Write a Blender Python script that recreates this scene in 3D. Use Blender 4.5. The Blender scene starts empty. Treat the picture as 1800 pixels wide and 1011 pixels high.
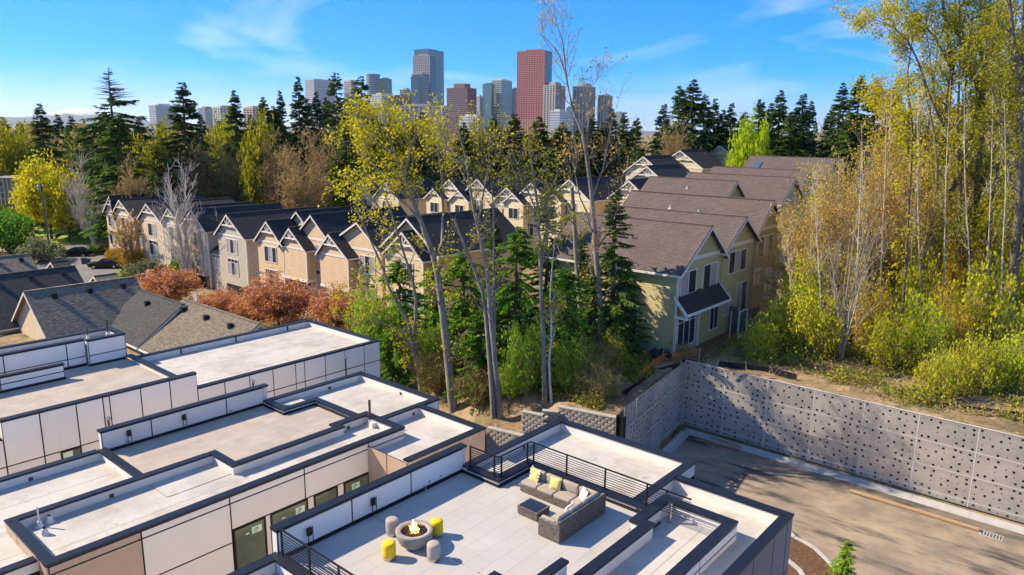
import bpy, math, random
import numpy as np
from mathutils import Matrix, Vector
random.seed(7); np.random.seed(7)
SC = bpy.context.scene
COL = SC.collection
# ---------------------------------------------------------------- camera
F, PITCH, ROLL, AZ, CY, HC = 1279.13, 0.210948, 0.012338, 0.705059, 505.5, 12.5
_cp, _sp, _cr, _sr = math.cos(PITCH), math.sin(PITCH), math.cos(ROLL), math.sin(ROLL)
_r = np.array([1, 0, 0.]); _f = np.array([0, _cp, -_sp]); _u = np.array([0, _sp, _cp])
C_R = _cr*_r + _sr*_u; C_U = -_sr*_r + _cr*_u; C_F = _f
cam = bpy.data.cameras.new('camera'); camo = bpy.data.objects.new('camera', cam); COL.objects.link(camo)
cam.sensor_width = 36; cam.lens = F/1800*36; cam.clip_start = .5; cam.clip_end = 60000
M = Matrix.Identity(4)
for i in range(3):
    M[i][0] = C_R[i]; M[i][1] = C_U[i]; M[i][2] = -C_F[i]
M[2][3] = HC
camo.matrix_world = M
SC.camera = camo
# ---------------------------------------------------------------- world, sun, exposure
SUN_AZ = math.radians(-80)      # clockwise from the view direction (+Y): sun stands to the left
SUN_EL = math.radians(37.5)
w = bpy.data.worlds.new('World'); SC.world = w; w.use_nodes = True
nt = w.node_tree; nt.nodes.clear()
def N(nt, t, **kw):
    n = nt.nodes.new(t)
    for k, v in kw.items(): setattr(n, k, v)
    return n
sky = N(nt, 'ShaderNodeTexSky', sky_type='NISHITA'); sky.sun_disc = False
sky.sun_elevation = SUN_EL; sky.sun_rotation = SUN_AZ; sky.altitude = 2000; sky.air_density = .58; sky.dust_density = 0; sky.ozone_density = 5
hs = N(nt, 'ShaderNodeHueSaturation'); hs.inputs['Saturation'].default_value = 1.75; hs.inputs['Value'].default_value = 1.04
gm_ = N(nt, 'ShaderNodeGamma'); gm_.inputs[1].default_value = .70
tint = N(nt, 'ShaderNodeMixRGB', blend_type='MULTIPLY'); tint.inputs[0].default_value = 1; tint.inputs[2].default_value = (1.0, .74, .80, 1)
tc = N(nt, 'ShaderNodeTexCoord')
sep = N(nt, 'ShaderNodeSeparateXYZ'); nt.links.new(tc.outputs['Generated'], sep.inputs[0])
# cirrus: noise on a flat cloud layer above the place (direction projected to a plane)
mz = N(nt, 'ShaderNodeMath', operation='MAXIMUM'); mz.inputs[1].default_value = .03; nt.links.new(sep.outputs['Z'], mz.inputs[0])
dx = N(nt, 'ShaderNodeMath', operation='DIVIDE'); dy = N(nt, 'ShaderNodeMath', operation='DIVIDE')
nt.links.new(sep.outputs['X'], dx.inputs[0]); nt.links.new(mz.outputs[0], dx.inputs[1])
nt.links.new(sep.outputs['Y'], dy.inputs[0]); nt.links.new(mz.outputs[0], dy.inputs[1])
cmb = N(nt, 'ShaderNodeCombineXYZ'); nt.links.new(dx.outputs[0], cmb.inputs[0]); nt.links.new(dy.outputs[0], cmb.inputs[1])
mp = N(nt, 'ShaderNodeMapping'); mp.inputs['Rotation'].default_value = (0, .12, 0); mp.inputs['Scale'].default_value = (-1.5, 1.5, 7); mp.inputs['Location'].default_value = (6.1, .4, .9)
nt.links.new(tc.outputs['Generated'], mp.inputs[0])
nz = N(nt, 'ShaderNodeTexNoise'); nz.inputs['Scale'].default_value = 1.3; nz.inputs['Detail'].default_value = 8; nz.inputs['Roughness'].default_value = .55; nz.inputs['Distortion'].default_value = 1.2
nt.links.new(mp.outputs[0], nz.inputs[0])
rp = N(nt, 'ShaderNodeValToRGB'); rp.color_ramp.elements[0].position = .47; rp.color_ramp.elements[1].position = .80
rp.color_ramp.elements[0].color = (0, 0, 0, 1); rp.color_ramp.elements[1].color = (.5, .5, .5, 1)
nt.links.new(nz.outputs['Fac'], rp.inputs[0])
mx = N(nt, 'ShaderNodeMixRGB'); mx.inputs[2].default_value = (3.1, 3.0, 3.1, 1)
nt.links.new(sky.outputs[0], gm_.inputs[0]); nt.links.new(gm_.outputs[0], hs.inputs['Color']); nt.links.new(hs.outputs[0], tint.inputs[1]); nt.links.new(tint.outputs[0], mx.inputs[1]); 
fade = N(nt, 'ShaderNodeMapRange'); fade.inputs[1].default_value = .0; fade.inputs[2].default_value = .06; nt.links.new(sep.outputs['Z'], fade.inputs[0])
cf = N(nt, 'ShaderNodeMath', operation='MULTIPLY'); nt.links.new(rp.outputs[0], cf.inputs[0]); nt.links.new(fade.outputs[0], cf.inputs[1]); nt.links.new(cf.outputs[0], mx.inputs[0])
bg = N(nt, 'ShaderNodeBackground'); bg.inputs['Strength'].default_value = .15
out = N(nt, 'ShaderNodeOutputWorld'); nt.links.new(mx.outputs[0], bg.inputs[0]); nt.links.new(bg.outputs[0], out.inputs[0])
sl = bpy.data.lights.new('sun', 'SUN'); sl.energy = 2.45; sl.angle = math.radians(.5); sl.color = (1, .85, .62)
so = bpy.data.objects.new('sun', sl); COL.objects.link(so)
sd = Vector((math.sin(SUN_AZ)*math.cos(SUN_EL), math.cos(SUN_AZ)*math.cos(SUN_EL), math.sin(SUN_EL)))
so.rotation_euler = sd.to_track_quat('Z', 'Y').to_euler(); so.location = (-200, 50, 200)
SC.view_settings.view_transform = 'Standard'; SC.view_settings.look = 'None'; SC.view_settings.exposure = 1.76; SC.view_settings.gamma = 1
SC.render.engine = 'CYCLES'
SC.cycles.use_denoising = True
SC.cycles.max_bounces = 6; SC.cycles.diffuse_bounces = 3; SC.cycles.glossy_bounces = 2; SC.cycles.transmission_bounces = 2; SC.cycles.transparent_max_bounces = 6
SC.cycles.use_adaptive_sampling = True; SC.cycles.adaptive_threshold = .02
SC.cycles.caustics_reflective = False; SC.cycles.caustics_refractive = False
# ---------------------------------------------------------------- place coordinates
# the whole neighbourhood is laid out on two street directions: u (away, to the right) and w (away, to the left)
U2 = np.array([math.sin(AZ), math.cos(AZ)]); W2 = np.array([-math.cos(AZ), math.sin(AZ)])
ROT = math.pi/2 - AZ
def xy_of(u, w): return u*U2 + w*W2
def uw_of(x, y): return (x*U2[0]+y*U2[1], x*W2[0]+y*W2[1])
def ray(px, py): return C_R*((px-900)/F) - C_U*((py-CY)/F) + C_F
def at_z(px, py, z):
    d = ray(px, py); t = (z-HC)/d[2]; return d[0]*t, d[1]*t
def at_y(px, py, Y):
    d = ray(px, py); t = Y/d[1]; return np.array([d[0]*t, Y, HC+d[2]*t])
def on_u(px, py, u):            # point of a sight line on the upright plane u = const -> (w, z)
    d = ray(px, py); t = u/(d[0]*U2[0]+d[1]*U2[1]); return (d[0]*W2[0]+d[1]*W2[1])*t, HC+d[2]*t
def on_w(px, py, w):
    d = ray(px, py); t = w/(d[0]*W2[0]+d[1]*W2[1]); return (d[0]*U2[0]+d[1]*U2[1])*t, HC+d[2]*t
def sm(a, b, x):
    t = min(1, max(0, (x-a)/(b-a))); return t*t*(3-2*t)
# ---------------------------------------------------------------- materials
MATS = {}
def mat(name, col, rough=.8, var=.15, scale=3., metal=0., bump=0., bscale=40., col2=None, spec=.3, coord='Object', detail=4, trans=0., stretch=None):
    m = bpy.data.materials.new(name); m.use_nodes = True; t = m.node_tree; MATS[name] = m
    b = t.nodes['Principled BSDF']; b.inputs['Roughness'].default_value = rough; b.inputs['Metallic'].default_value = metal
    b.inputs['Specular IOR Level'].default_value = spec
    tc = N(t, 'ShaderNodeTexCoord'); src = tc.outputs[coord]
    if stretch:
        mp = N(t, 'ShaderNodeMapping'); mp.inputs['Scale'].default_value = stretch; t.links.new(src, mp.inputs[0]); src = mp.outputs[0]
    nz = N(t, 'ShaderNodeTexNoise'); nz.inputs['Scale'].default_value = scale; nz.inputs['Detail'].default_value = detail; nz.inputs['Roughness'].default_value = .6
    t.links.new(src, nz.inputs[0])
    rp = N(t, 'ShaderNodeValToRGB'); rp.color_ramp.elements[0].position = .3; rp.color_ramp.elements[1].position = .7
    c = np.array(col); c2 = np.array(col2) if col2 else c*(1+var)
    c1 = c if col2 else c*(1-var)
    rp.color_ramp.elements[0].color = (*c1, 1); rp.color_ramp.elements[1].color = (*np.minimum(c2, 1), 1)
    t.links.new(nz.outputs['Fac'], rp.inputs[0]); t.links.new(rp.outputs[0], b.inputs['Base Color'])
    if bump:
        n2 = N(t, 'ShaderNodeTexNoise'); n2.inputs['Scale'].default_value = bscale; n2.inputs['Detail'].default_value = 3; t.links.new(src, n2.inputs[0])
        bp = N(t, 'ShaderNodeBump'); bp.inputs['Strength'].default_value = bump; bp.inputs['Distance'].default_value = .02
        t.links.new(n2.outputs['Fac'], bp.inputs['Height']); t.links.new(bp.outputs[0], b.inputs['Normal'])
    return m
def emis(name, col, s):
    m = bpy.data.materials.new(name); m.use_nodes = True; t = m.node_tree; b = t.nodes['Principled BSDF']
    b.inputs['Base Color'].default_value = (*col, 1); b.inputs['Emission Color'].default_value = (*col, 1); b.inputs['Emission Strength'].default_value = s
    MATS[name] = m; return m
def over(m, col, scale, lo, hi, amount=1., detail=5, stretch=None, seed=0):
    """stains / wear: lay a second colour over a material through a noise mask"""
    t = m.node_tree; b = t.nodes['Principled BSDF']; l = b.inputs['Base Color'].links[0]; src = l.from_socket
    tc = N(t, 'ShaderNodeTexCoord'); mp = N(t, 'ShaderNodeMapping'); mp.inputs['Location'].default_value = (seed, seed*.7, 0)
    if stretch: mp.inputs['Scale'].default_value = stretch
    t.links.new(tc.outputs['Object'], mp.inputs[0])
    nz = N(t, 'ShaderNodeTexNoise'); nz.inputs['Scale'].default_value = scale; nz.inputs['Detail'].default_value = detail; nz.inputs['Roughness'].default_value = .65
    t.links.new(mp.outputs[0], nz.inputs[0])
    rp = N(t, 'ShaderNodeMapRange'); rp.inputs[1].default_value = lo; rp.inputs[2].default_value = hi; rp.inputs[4].default_value = amount
    t.links.new(nz.outputs['Fac'], rp.inputs[0])
    mx = N(t, 'ShaderNodeMixRGB'); mx.inputs[2].default_value = (*col, 1)
    t.links.new(rp.outputs[0], mx.inputs[0]); t.links.new(src, mx.inputs[1]); t.links.new(mx.outputs[0], b.inputs['Base Color'])
    return m
def leafmat(name, cols, trans=.45, rough=.6):
    """foliage: every leaf island takes its own colour; part of the light passes through"""
    m = bpy.data.materials.new(name); m.use_nodes = True; t = m.node_tree; t.nodes.clear(); MATS[name] = m
    g = N(t, 'ShaderNodeNewGeometry'); rp = N(t, 'ShaderNodeValToRGB'); cr = rp.color_ramp
    n = len(cols)
    while len(cr.elements) < n: cr.elements.new(.5)
    for i, c in enumerate(cols): cr.elements[i].position = i/(n-1); cr.elements[i].color = (*c, 1)
    t.links.new(g.outputs['Random Per Island'], rp.inputs[0])
    d = N(t, 'ShaderNodeBsdfDiffuse'); tr = N(t, 'ShaderNodeBsdfTranslucent'); mx = N(t, 'ShaderNodeMixShader'); mx.inputs[0].default_value = trans
    t.links.new(rp.outputs[0], d.inputs[0]); t.links.new(rp.outputs[0], tr.inputs[0])
    t.links.new(d.outputs[0], mx.inputs[1]); t.links.new(tr.outputs[0], mx.inputs[2])
    o = N(t, 'ShaderNodeOutputMaterial'); t.links.new(mx.outputs[0], o.inputs[0])
    return m
def sidingmat(name, col, pitch=.17, var=.08):
    """lap siding: fine relief of board courses along Z"""
    m = mat(name, col, .75, var, 1.2); t = m.node_tree; b = t.nodes['Principled BSDF']
    tc = N(t, 'ShaderNodeTexCoord'); s = N(t, 'ShaderNodeSeparateXYZ'); t.links.new(tc.outputs['Object'], s.inputs[0])
    d = N(t, 'ShaderNodeMath', operation='DIVIDE'); d.inputs[1].default_value = pitch; t.links.new(s.outputs['Z'], d.inputs[0])
    f = N(t, 'ShaderNodeMath', operation='FRACT'); t.links.new(d.outputs[0], f.inputs[0])
    p = N(t, 'ShaderNodeMath', operation='SUBTRACT'); p.inputs[0].default_value = 1; t.links.new(f.outputs[0], p.inputs[1])
    bp = N(t, 'ShaderNodeBump'); bp.inputs['Strength'].default_value = .9; bp.inputs['Distance'].default_value = .035
    t.links.new(p.outputs[0], bp.inputs['Height']); t.links.new(bp.outputs[0], b.inputs['Normal'])
    # dark butt joint under each board
    g = N(t, 'ShaderNodeMath', operation='LESS_THAN'); g.inputs[1].default_value = .12; t.links.new(f.outputs[0], g.inputs[0])
    src = b.inputs['Base Color'].links[0].from_socket; mx = N(t, 'ShaderNodeMixRGB', blend_type='MULTIPLY'); mx.inputs[2].default_value = (.55, .53, .5, 1)
    t.links.new(g.outputs[0], mx.inputs[0]); t.links.new(src, mx.inputs[1]); t.links.new(mx.outputs[0], b.inputs['Base Color'])
    return m
def shinglemat(name, ca, cb, along='x', tab=.33, row=.14, pitch=1.):
    """asphalt shingles: staggered tabs with their own tone and a fine step"""
    m = mat(name, ca, .9, .1, 2.); t = m.node_tree; b = t.nodes['Principled BSDF']
    tc = N(t, 'ShaderNodeTexCoord'); s = N(t, 'ShaderNodeSeparateXYZ'); t.links.new(tc.outputs['Object'], s.inputs[0])
    cm = N(t, 'ShaderNodeCombineXYZ')
    ax = 'X' if along == 'x' else 'Y'
    t.links.new(s.outputs[ax], cm.inputs[0]); t.links.new(s.outputs['Z'], cm.inputs[1])
    br = N(t, 'ShaderNodeTexBrick'); br.inputs['Scale'].default_value = 1; br.inputs['Brick Width'].default_value = tab; br.inputs['Row Height'].default_value = row*pitch
    br.inputs['Mortar Size'].default_value = .012; br.inputs['Bias'].default_value = 0
    br.inputs['Color1'].default_value = (*ca, 1); br.inputs['Color2'].default_value = (*cb, 1); br.inputs['Mortar'].default_value = (*(np.array(ca)*.45), 1)
    t.links.new(cm.outputs[0], br.inputs[0])
    nz = N(t, 'ShaderNodeTexNoise'); nz.inputs['Scale'].default_value = .6; nz.inputs['Detail'].default_value = 6; t.links.new(tc.outputs['Object'], nz.inputs[0])
    mr = N(t, 'ShaderNodeMapRange'); mr.inputs[3].default_value = .78; mr.inputs[4].default_value = 1.2; t.links.new(nz.outputs['Fac'], mr.inputs[0])
    mx = N(t, 'ShaderNodeMixRGB', blend_type='MULTIPLY'); mx.inputs[0].default_value = 1
    t.links.new(br.outputs['Color'], mx.inputs[1]); t.links.new(mr.outputs[0], mx.inputs[2]); t.links.new(mx.outputs[0], b.inputs['Base Color'])
    bp = N(t, 'ShaderNodeBump'); bp.inputs['Strength'].default_value = .6; bp.inputs['Distance'].default_value = .02
    t.links.new(br.outputs['Fac'], bp.inputs['Height']); bp.invert = True; t.links.new(bp.outputs[0], b.inputs['Normal'])
    return m
mat('membrane', (.55, .51, .465), .7, .05, 1.5, bump=.1, bscale=6); over(MATS['membrane'], (.33, .235, .15), .8, .53, .72, .6, 10, seed=3); over(MATS['membrane'], (.30, .27, .245), .45, .47, .68, .5, 11, seed=9); over(MATS['membrane'], (.17, .145, .125), 2.2, .62, .70, .6, 10, seed=21)
mat('coping', (.010, .014, .026), .45, .25, 5., metal=.0, spec=.32, bump=.04, bscale=12)
mat('trim_black', (.012, .012, .014), .45, .2, 5)
mat('panel_white', (.82, .775, .73), .6, .025, 1.3)
mat('panel_taupe', (.74, .67, .61), .6, .025, 1.3)
mat('panel_cream', (.79, .70, .63), .6, .03, 1.3)
mat('panel_brown', (.46, .33, .245), .6, .05, 1.3)
mat('panel_dark', (.20, .20, .215), .5, .05, 1.3)
mat('parapet_white', (.72, .675, .63), .7, .05, 2.)
mat('joint', (.02, .018, .017), .9, .1, 3)
mat('tile', (.50, .465, .435), .6, .10, 1.1, bump=.08, bscale=25); over(MATS['tile'], (.41, .385, .365), .55, .45, .7, .6, 7)
mat('tile_warm', (.46, .39, .325), .65, .12, 1.1, bump=.08, bscale=25); over(MATS['tile_warm'], (.34, .295, .255), .7, .45, .7, .7, 7)
mat('grout', (.24, .23, .22), .9, .1)
mat('glass', (.125, .14, .095), .06, .3, .8, spec=.7)
mat('glass_blue', (.03, .04, .055), .08, .4, .5, spec=.7)
mat('curtain', (.36, .345, .33), .3, .15, 2.5, spec=.6, stretch=(8, 8, .4))
mat('steel', (.55, .54, .52), .3, .15, 4, metal=1.)
mat('pipe_white', (.7, .68, .65), .5, .05)
mat('pipe_brown', (.09, .06, .05), .6, .2)
mat('white_trim', (.70, .66, .60), .6, .05, 2)
mat('membrane_seam', (.46, .43, .40), .8, .1, 3)
mat('sticker', (.62, .72, .58), .5, .03)
mat('sticker_green', (.03, .25, .05), .5, .1)
mat('box_grey', (.4, .39, .38), .5, .1)
# ---------------------------------------------------------------- mesh builder
class MB:
    def __init__(s): s.v = []; s.f = []; s.m = []
    def add(s, vs, fs, m=0):
        n = len(s.v); s.v += [tuple(p) for p in vs]
        for f in fs: s.f.append([i+n for i in f]); s.m.append(m)
        return s
    def box(s, x0, x1, y0, y1, z0, z1, m=0, top=None):
        if x0 > x1: x0, x1 = x1, x0
        if y0 > y1: y0, y1 = y1, y0
        s.add([(x0,y0,z0),(x1,y0,z0),(x1,y1,z0),(x0,y1,z0),(x0,y0,z1),(x1,y0,z1),(x1,y1,z1),(x0,y1,z1)],
              [(0,3,2,1),(0,1,5,4),(1,2,6,5),(2,3,7,6),(3,0,4,7)], m)
        n = len(s.v); s.f.append([n-4, n-3, n-2, n-1]); s.m.append(m if top is None else top)
        return s
    def prism(s, pts, z0, z1, m=0, top=None):        # pts counter-clockwise
        n = len(pts); k = len(s.v)
        s.v += [(p[0], p[1], z0) for p in pts] + [(p[0], p[1], z1) for p in pts]
        s.f.append([k+i for i in range(n)][::-1]); s.m.append(m); s.f.append([k+n+i for i in range(n)]); s.m.append(m if top is None else top)
        for i in range(n): s.f.append([k+i, k+(i+1) % n, k+n+(i+1) % n, k+n+i]); s.m.append(m)
        return s
    def extrude(s, pts, vec, m=0):                    # planar 3-D outline pushed along vec
        n = len(pts); k = len(s.v); v = np.array(vec)
        s.v += [tuple(p) for p in pts] + [tuple(np.array(p)+v) for p in pts]
        s.f.append([k+i for i in range(n)][::-1]); s.m.append(m); s.f.append([k+n+i for i in range(n)]); s.m.append(m)
        for i in range(n): s.f.append([k+i, k+(i+1) % n, k+n+(i+1) % n, k+n+i]); s.m.append(m)
        return s
    def beam(s, a, b, hw, hh=None, m=0, up=(0, 0, 1)):
        a = np.array(a, float); b = np.array(b, float); hh = hh or hw; d = b-a; d /= np.linalg.norm(d)
        r = np.cross(d, up); 
        if np.linalg.norm(r) < 1e-4: r = np.cross(d, (1, 0, 0))
        r /= np.linalg.norm(r); q = np.cross(r, d)
        vs = [p + r*sx*hw + q*sy*hh for p in (a, b) for sx, sy in ((-1,-1),(1,-1),(1,1),(-1,1))]
        return s.add(vs, [(0,1,2,3)[::-1],(4,5,6,7),(0,1,5,4),(1,2,6,5),(2,3,7,6),(3,0,4,7)], m)
    def lathe(s, prof, c=(0, 0), n=16, m=0, cap=True, z0=0):
        k = len(s.v)
        for r, z in prof:
            for i in range(n): a = 2*math.pi*i/n; s.v.append((c[0]+r*math.cos(a), c[1]+r*math.sin(a), z0+z))
        for j in range(len(prof)-1):
            for i in range(n): s.f.append([k+j*n+i, k+j*n+(i+1) % n, k+(j+1)*n+(i+1) % n, k+(j+1)*n+i]); s.m.append(m)
        if cap:
            s.f.append([k+i for i in range(n)][::-1]); s.m.append(m); s.f.append([k+(len(prof)-1)*n+i for i in range(n)]); s.m.append(m)
        return s
    def tube(s, pts, r, n=6, m=0):
        rs = r if hasattr(r, '__len__') else [r]*len(pts); k = len(s.v); P = [np.array(p, float) for p in pts]
        for i, p in enumerate(P):
            d = P[min(i+1, len(P)-1)]-P[max(i-1, 0)]; d /= np.linalg.norm(d)
            a = np.cross(d, (0, 0, 1)) if abs(d[2]) < .9 else np.cross(d, (1, 0, 0)); a /= np.linalg.norm(a); b = np.cross(d, a)
            for j in range(n): t = 2*math.pi*j/n; s.v.append(tuple(p+rs[i]*(math.cos(t)*a+math.sin(t)*b)))
        for i in range(len(P)-1):
            for j in range(n): s.f.append([k+i*n+j, k+i*n+(j+1) % n, k+(i+1)*n+(j+1) % n, k+(i+1)*n+j]); s.m.append(m)
        s.f.append([k+i for i in range(n)][::-1]); s.m.append(m); s.f.append([k+(len(P)-1)*n+i for i in range(n)]); s.m.append(m)
        return s
    def mesh(s, name, mats, o=(0, 0, 0), smooth=False):
        me = bpy.data.meshes.new(name); o = np.array(o, float)
        me.from_pydata((np.array(s.v)-o).tolist(), [], s.f)
        for m in (mats if isinstance(mats, (list, tuple)) else [mats]): me.materials.append(MATS[m] if isinstance(m, str) else m)
        if isinstance(mats, (list, tuple)) and len(mats) > 1: me.polygons.foreach_set('material_index', s.m)
        if smooth: me.polygons.foreach_set('use_smooth', [True]*len(me.polygons))
        me.update(); return me
def tag(o, label=None, cat=None, group=None, kind=None):
    if label: o['label'] = label
    if cat: o['category'] = cat
    if group: o['group'] = group
    if kind: o['kind'] = kind
    return o
def link(name, me, parent=None):
    o = bpy.data.objects.new(name, me); COL.objects.link(o)
    if parent is not None: o.parent = parent
    return o
class Thing:
    """an Empty at the thing's base that parents its parts; o is given in (u, w, z) or, with frame='xy', in (x, y, z)"""
    def __init__(s, name, label, cat, o, rz=0., group=None, frame='uw'):
        s.e = bpy.data.objects.new(name, None); COL.objects.link(s.e); s.e.empty_display_size = .3
        s.o = np.array(o, float); tag(s.e, label, cat, group)
        if frame == 'uw':
            p = xy_of(o[0], o[1]); s.e.location = (p[0], p[1], o[2]); s.e.rotation_euler = (0, 0, ROT+rz)
        else: s.e.location = tuple(o); s.e.rotation_euler = (0, 0, rz)
    def part(s, name, mb, mats, par=None, label=None, smooth=False, kind=None):
        ob = link(name, mb.mesh(name, mats, s.o, smooth) if isinstance(mb, MB) else mb, par or s.e)
        if label: ob['label'] = label
        if kind: ob['kind'] = kind
        return ob
def single(name, label, cat, mb, mats, o=(0, 0, 0), frame='xy', group=None, kind=None, smooth=False, rz=0.):
    ob = link(name, mb.mesh(name, mats, o, smooth) if isinstance(mb, MB) else mb)
    if frame == 'uw': p = xy_of(o[0], o[1]); ob.location = (p[0], p[1], o[2]); ob.rotation_euler = (0, 0, ROT+rz)
    else: ob.location = tuple(o); ob.rotation_euler = (0, 0, rz)
    return tag(ob, label, cat, group, kind)
def copy_tree(root, loc, rz=None, sc=None, label=None):
    c = root.copy(); COL.objects.link(c); c.location = loc
    if rz is not None: c.rotation_euler = (0, 0, rz)
    if sc is not None: c.scale = sc if hasattr(sc, '__len__') else (sc, sc, sc)
    if label: c['label'] = label
    for ch in root.children:
        k = ch.copy(); COL.objects.link(k); k.parent = c
        for g in ch.children:
            h = g.copy(); COL.objects.link(h); h.parent = k
    return c
# ================================================================ the three flat-roofed new buildings
ZG = -8.7                                   # level of the drive
def objvar(m, amt=.12):
    t = m.node_tree; b = t.nodes['Principled BSDF']; src = b.inputs['Base Color'].links[0].from_socket
    oi = N(t, 'ShaderNodeObjectInfo'); mr = N(t, 'ShaderNodeMapRange'); mr.inputs[3].default_value = 1-amt; mr.inputs[4].default_value = 1+amt
    t.links.new(oi.outputs['Random'], mr.inputs[0]); mx = N(t, 'ShaderNodeMixRGB', blend_type='MULTIPLY'); mx.inputs[0].default_value = 1
    t.links.new(src, mx.inputs[1]); t.links.new(mr.outputs[0], mx.inputs[2]); t.links.new(mx.outputs[0], b.inputs['Base Color'])
for k, a in (('tile', .022), ('tile_warm', .025), ('panel_white', .03), ('panel_taupe', .03), ('panel_cream', .03), ('panel_dark', .06), ('coping', .12)): objvar(MATS[k], a)
def cells(a0, a1, js):
    e = [a0]+sorted(j for j in js if a0 < j < a1)+[a1]; return list(zip(e[:-1], e[1:]))
def panels(T, ori, c, a0, a1, z0, z1, aj, zj, m, g=.03):
    """cladding panels, one object each, standing 25 mm proud of the dark wall behind"""
    bk = MB()
    if ori == 'w-': bk.box(a0, a1, c-.012, c-.003, z0, z1)
    elif ori == 'w+': bk.box(a0, a1, c+.003, c+.012, z0, z1)
    elif ori == 'u-': bk.box(c-.012, c-.003, a0, a1, z0, z1)
    else: bk.box(c+.003, c+.012, a0, a1, z0, z1)
    T.part('joint_backing', bk, 'joint')
    for s0, s1 in cells(a0, a1, aj):
        for q0, q1 in cells(z0, z1, zj):
            mb = MB()
            if ori == 'w-': mb.box(s0+g, s1-g, c-.036, c-.013, q0+g, q1-g)
            elif ori == 'w+': mb.box(s0+g, s1-g, c+.013, c+.036, q0+g, q1-g)
            elif ori == 'u-': mb.box(c-.036, c-.013, s0+g, s1-g, q0+g, q1-g)
            else: mb.box(c+.013, c+.036, s0+g, s1-g, q0+g, q1-g)
            T.part('panel', mb, m)
def window_w(T, c, u0, u1, z0, z1, sticker=None, glass='glass', mull=0, fr=.07):
    """black framed window in a wall facing -w"""
    f = MB(); f.box(u0, u0+fr, c-.075, c, z0, z1).box(u1-fr, u1, c-.075, c, z0, z1).box(u0+fr, u1-fr, c-.073, c, z1-fr, z1).box(u0+fr, u1-fr, c-.073, c, z0, z0+fr)
    fo = T.part('window', f, 'trim_black')
    T.part('pane', MB().box(u0+fr, u1-fr, c-.05, c-.03, z0+fr, z1-fr), glass, fo)
    if sticker is not None:
        s = sticker; st = T.part('sticker', MB().box(s, s+.42, c-.055, c-.0505, z1-.5, z1-.22), 'sticker', fo)
        k = MB()
        for j in range(3): k.beam((s+.06+j*.06, c-.058, z1-.47), (s+.12+j*.05, c-.058, z1-.27), .014, .003)
        k.tube([(s+.2+.055*math.cos(a), c-.058, z1-.33+.04*math.sin(a)) for a in np.linspace(-1.8, 2.2, 8)], .013, 4)
        T.part('lettering', k, 'sticker_green', fo)
        T.part('paper_tag', MB().box(u0+.5, u0+.64, c-.056, c-.051, z1-.42, z1-.37), 'panel_white', fo)
def wall_light(T, u, w, z):
    o = T.part('wall_light', MB().box(u-.07, u+.07, w-.10, w, z, z+.24), 'trim_black')
    f = MB()
    for du in (-.09, .07): f.box(u+du, u+du+.02, w-.13, w-.11, z-.24, z+.30)
    f.box(u-.07, u+.07, w-.128, w-.112, z-.24, z-.22).box(u-.07, u+.07, w-.128, w-.112, z+.28, z+.30)
    T.part('lamp_frame', f, 'trim_black', o)
def structure(T, masses, parapets, copings, zg=ZG):
    mb = MB()
    for i, (a, b, c, d, z) in enumerate(masses): e = .002*i; mb.box(a+e, b-e, c+e, d-e, zg, z, 1, 0)
    T.part('wall_core', mb, ['membrane', 'joint'])
    for i, (a, b, c, d, z0, z1) in enumerate(parapets):
        e = .0017*(i % 9); T.part('parapet', MB().box(a+e, b-e, c+e, d-e, z0, z1-e), 'parapet_white')
    for i, (a, b, c, d, z) in enumerate(copings):
        e = .0013*(i % 13); mb = MB(); o = -.016+e; h = .08
        # lengths of pressed metal with visible butt seams
        L = b-a if b-a > d-c else d-c; n = max(1, round(L/3.05)); ax = b-a > d-c
        for j in range(n):
            s0, s1 = j/n, (j+1)/n; g = .004 if j else 0
            if ax: mb = MB().box(a-o+(b-a+2*o)*s0+g, a-o+(b-a+2*o)*s1, c-o, d+o, z-h, z+e)
            else: mb = MB().box(a-o, b+o, c-o+(d-c+2*o)*s0+g, c-o+(d-c+2*o)*s1, z-h, z+e)
            T.part('coping', mb, 'coping')
def tiles(T, regions, z, m, du=1.2, dw=.6, o=(0, 0)):
    for (a, b, c, d) in regions:
        i0 = math.floor((a-o[0])/du); 
        for i in range(i0, math.ceil((b-o[0])/du)):
            for j in range(math.floor((c-o[1])/dw), math.ceil((d-o[1])/dw)):
                sh = (j % 2)*du/2
                x0, x1, y0, y1 = max(a, o[0]+i*du+sh), min(b, o[0]+(i+1)*du+sh), max(c, o[1]+j*dw), min(d, o[1]+(j+1)*dw)
                if i == i0 and sh and x0 > a+.05:
                    T.part('deck_tile', MB().box(a+.003, x0-.003, y0+.003, y1-.003, z-.03, z), m)
                if x1-x0 > .03 and y1-y0 > .03: T.part('deck_tile', MB().box(x0+.003, x1-.003, y0+.003, y1-.003, z-.03, z), m)
def base_strip(T, segs, z):
    for i, (a, b, c, d) in enumerate(segs): T.part('base_flashing', MB().box(a, b, c, d, z-.02, z+.10+.001*i), 'trim_black')
def roof_pipe(T, u, w, z, h, r=.05, m='pipe_brown', cone=True):
    p = T.part('vent_pipe', MB().lathe([(r, 0), (r, h), (r*.8, h), (r*.8, h-.05)], (u, w), 10, z0=z), m)
    if cone: T.part('flashing', MB().lathe([(.16, 0), (.13, .03), (r+.03, .22), (r+.005, .24)], (u, w), 12, z0=z), 'pipe_white', p)
def scupper(T, ori, a, c, z):
    if ori == 'w-': o = T.part('scupper', MB().box(a-.08, a+.08, c-.012, c, z, z+.15), 'pipe_brown')
    else: o = T.part('scupper', MB().box(c-.012, c, a-.08, a+.08, z, z+.15), 'pipe_brown')

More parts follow.
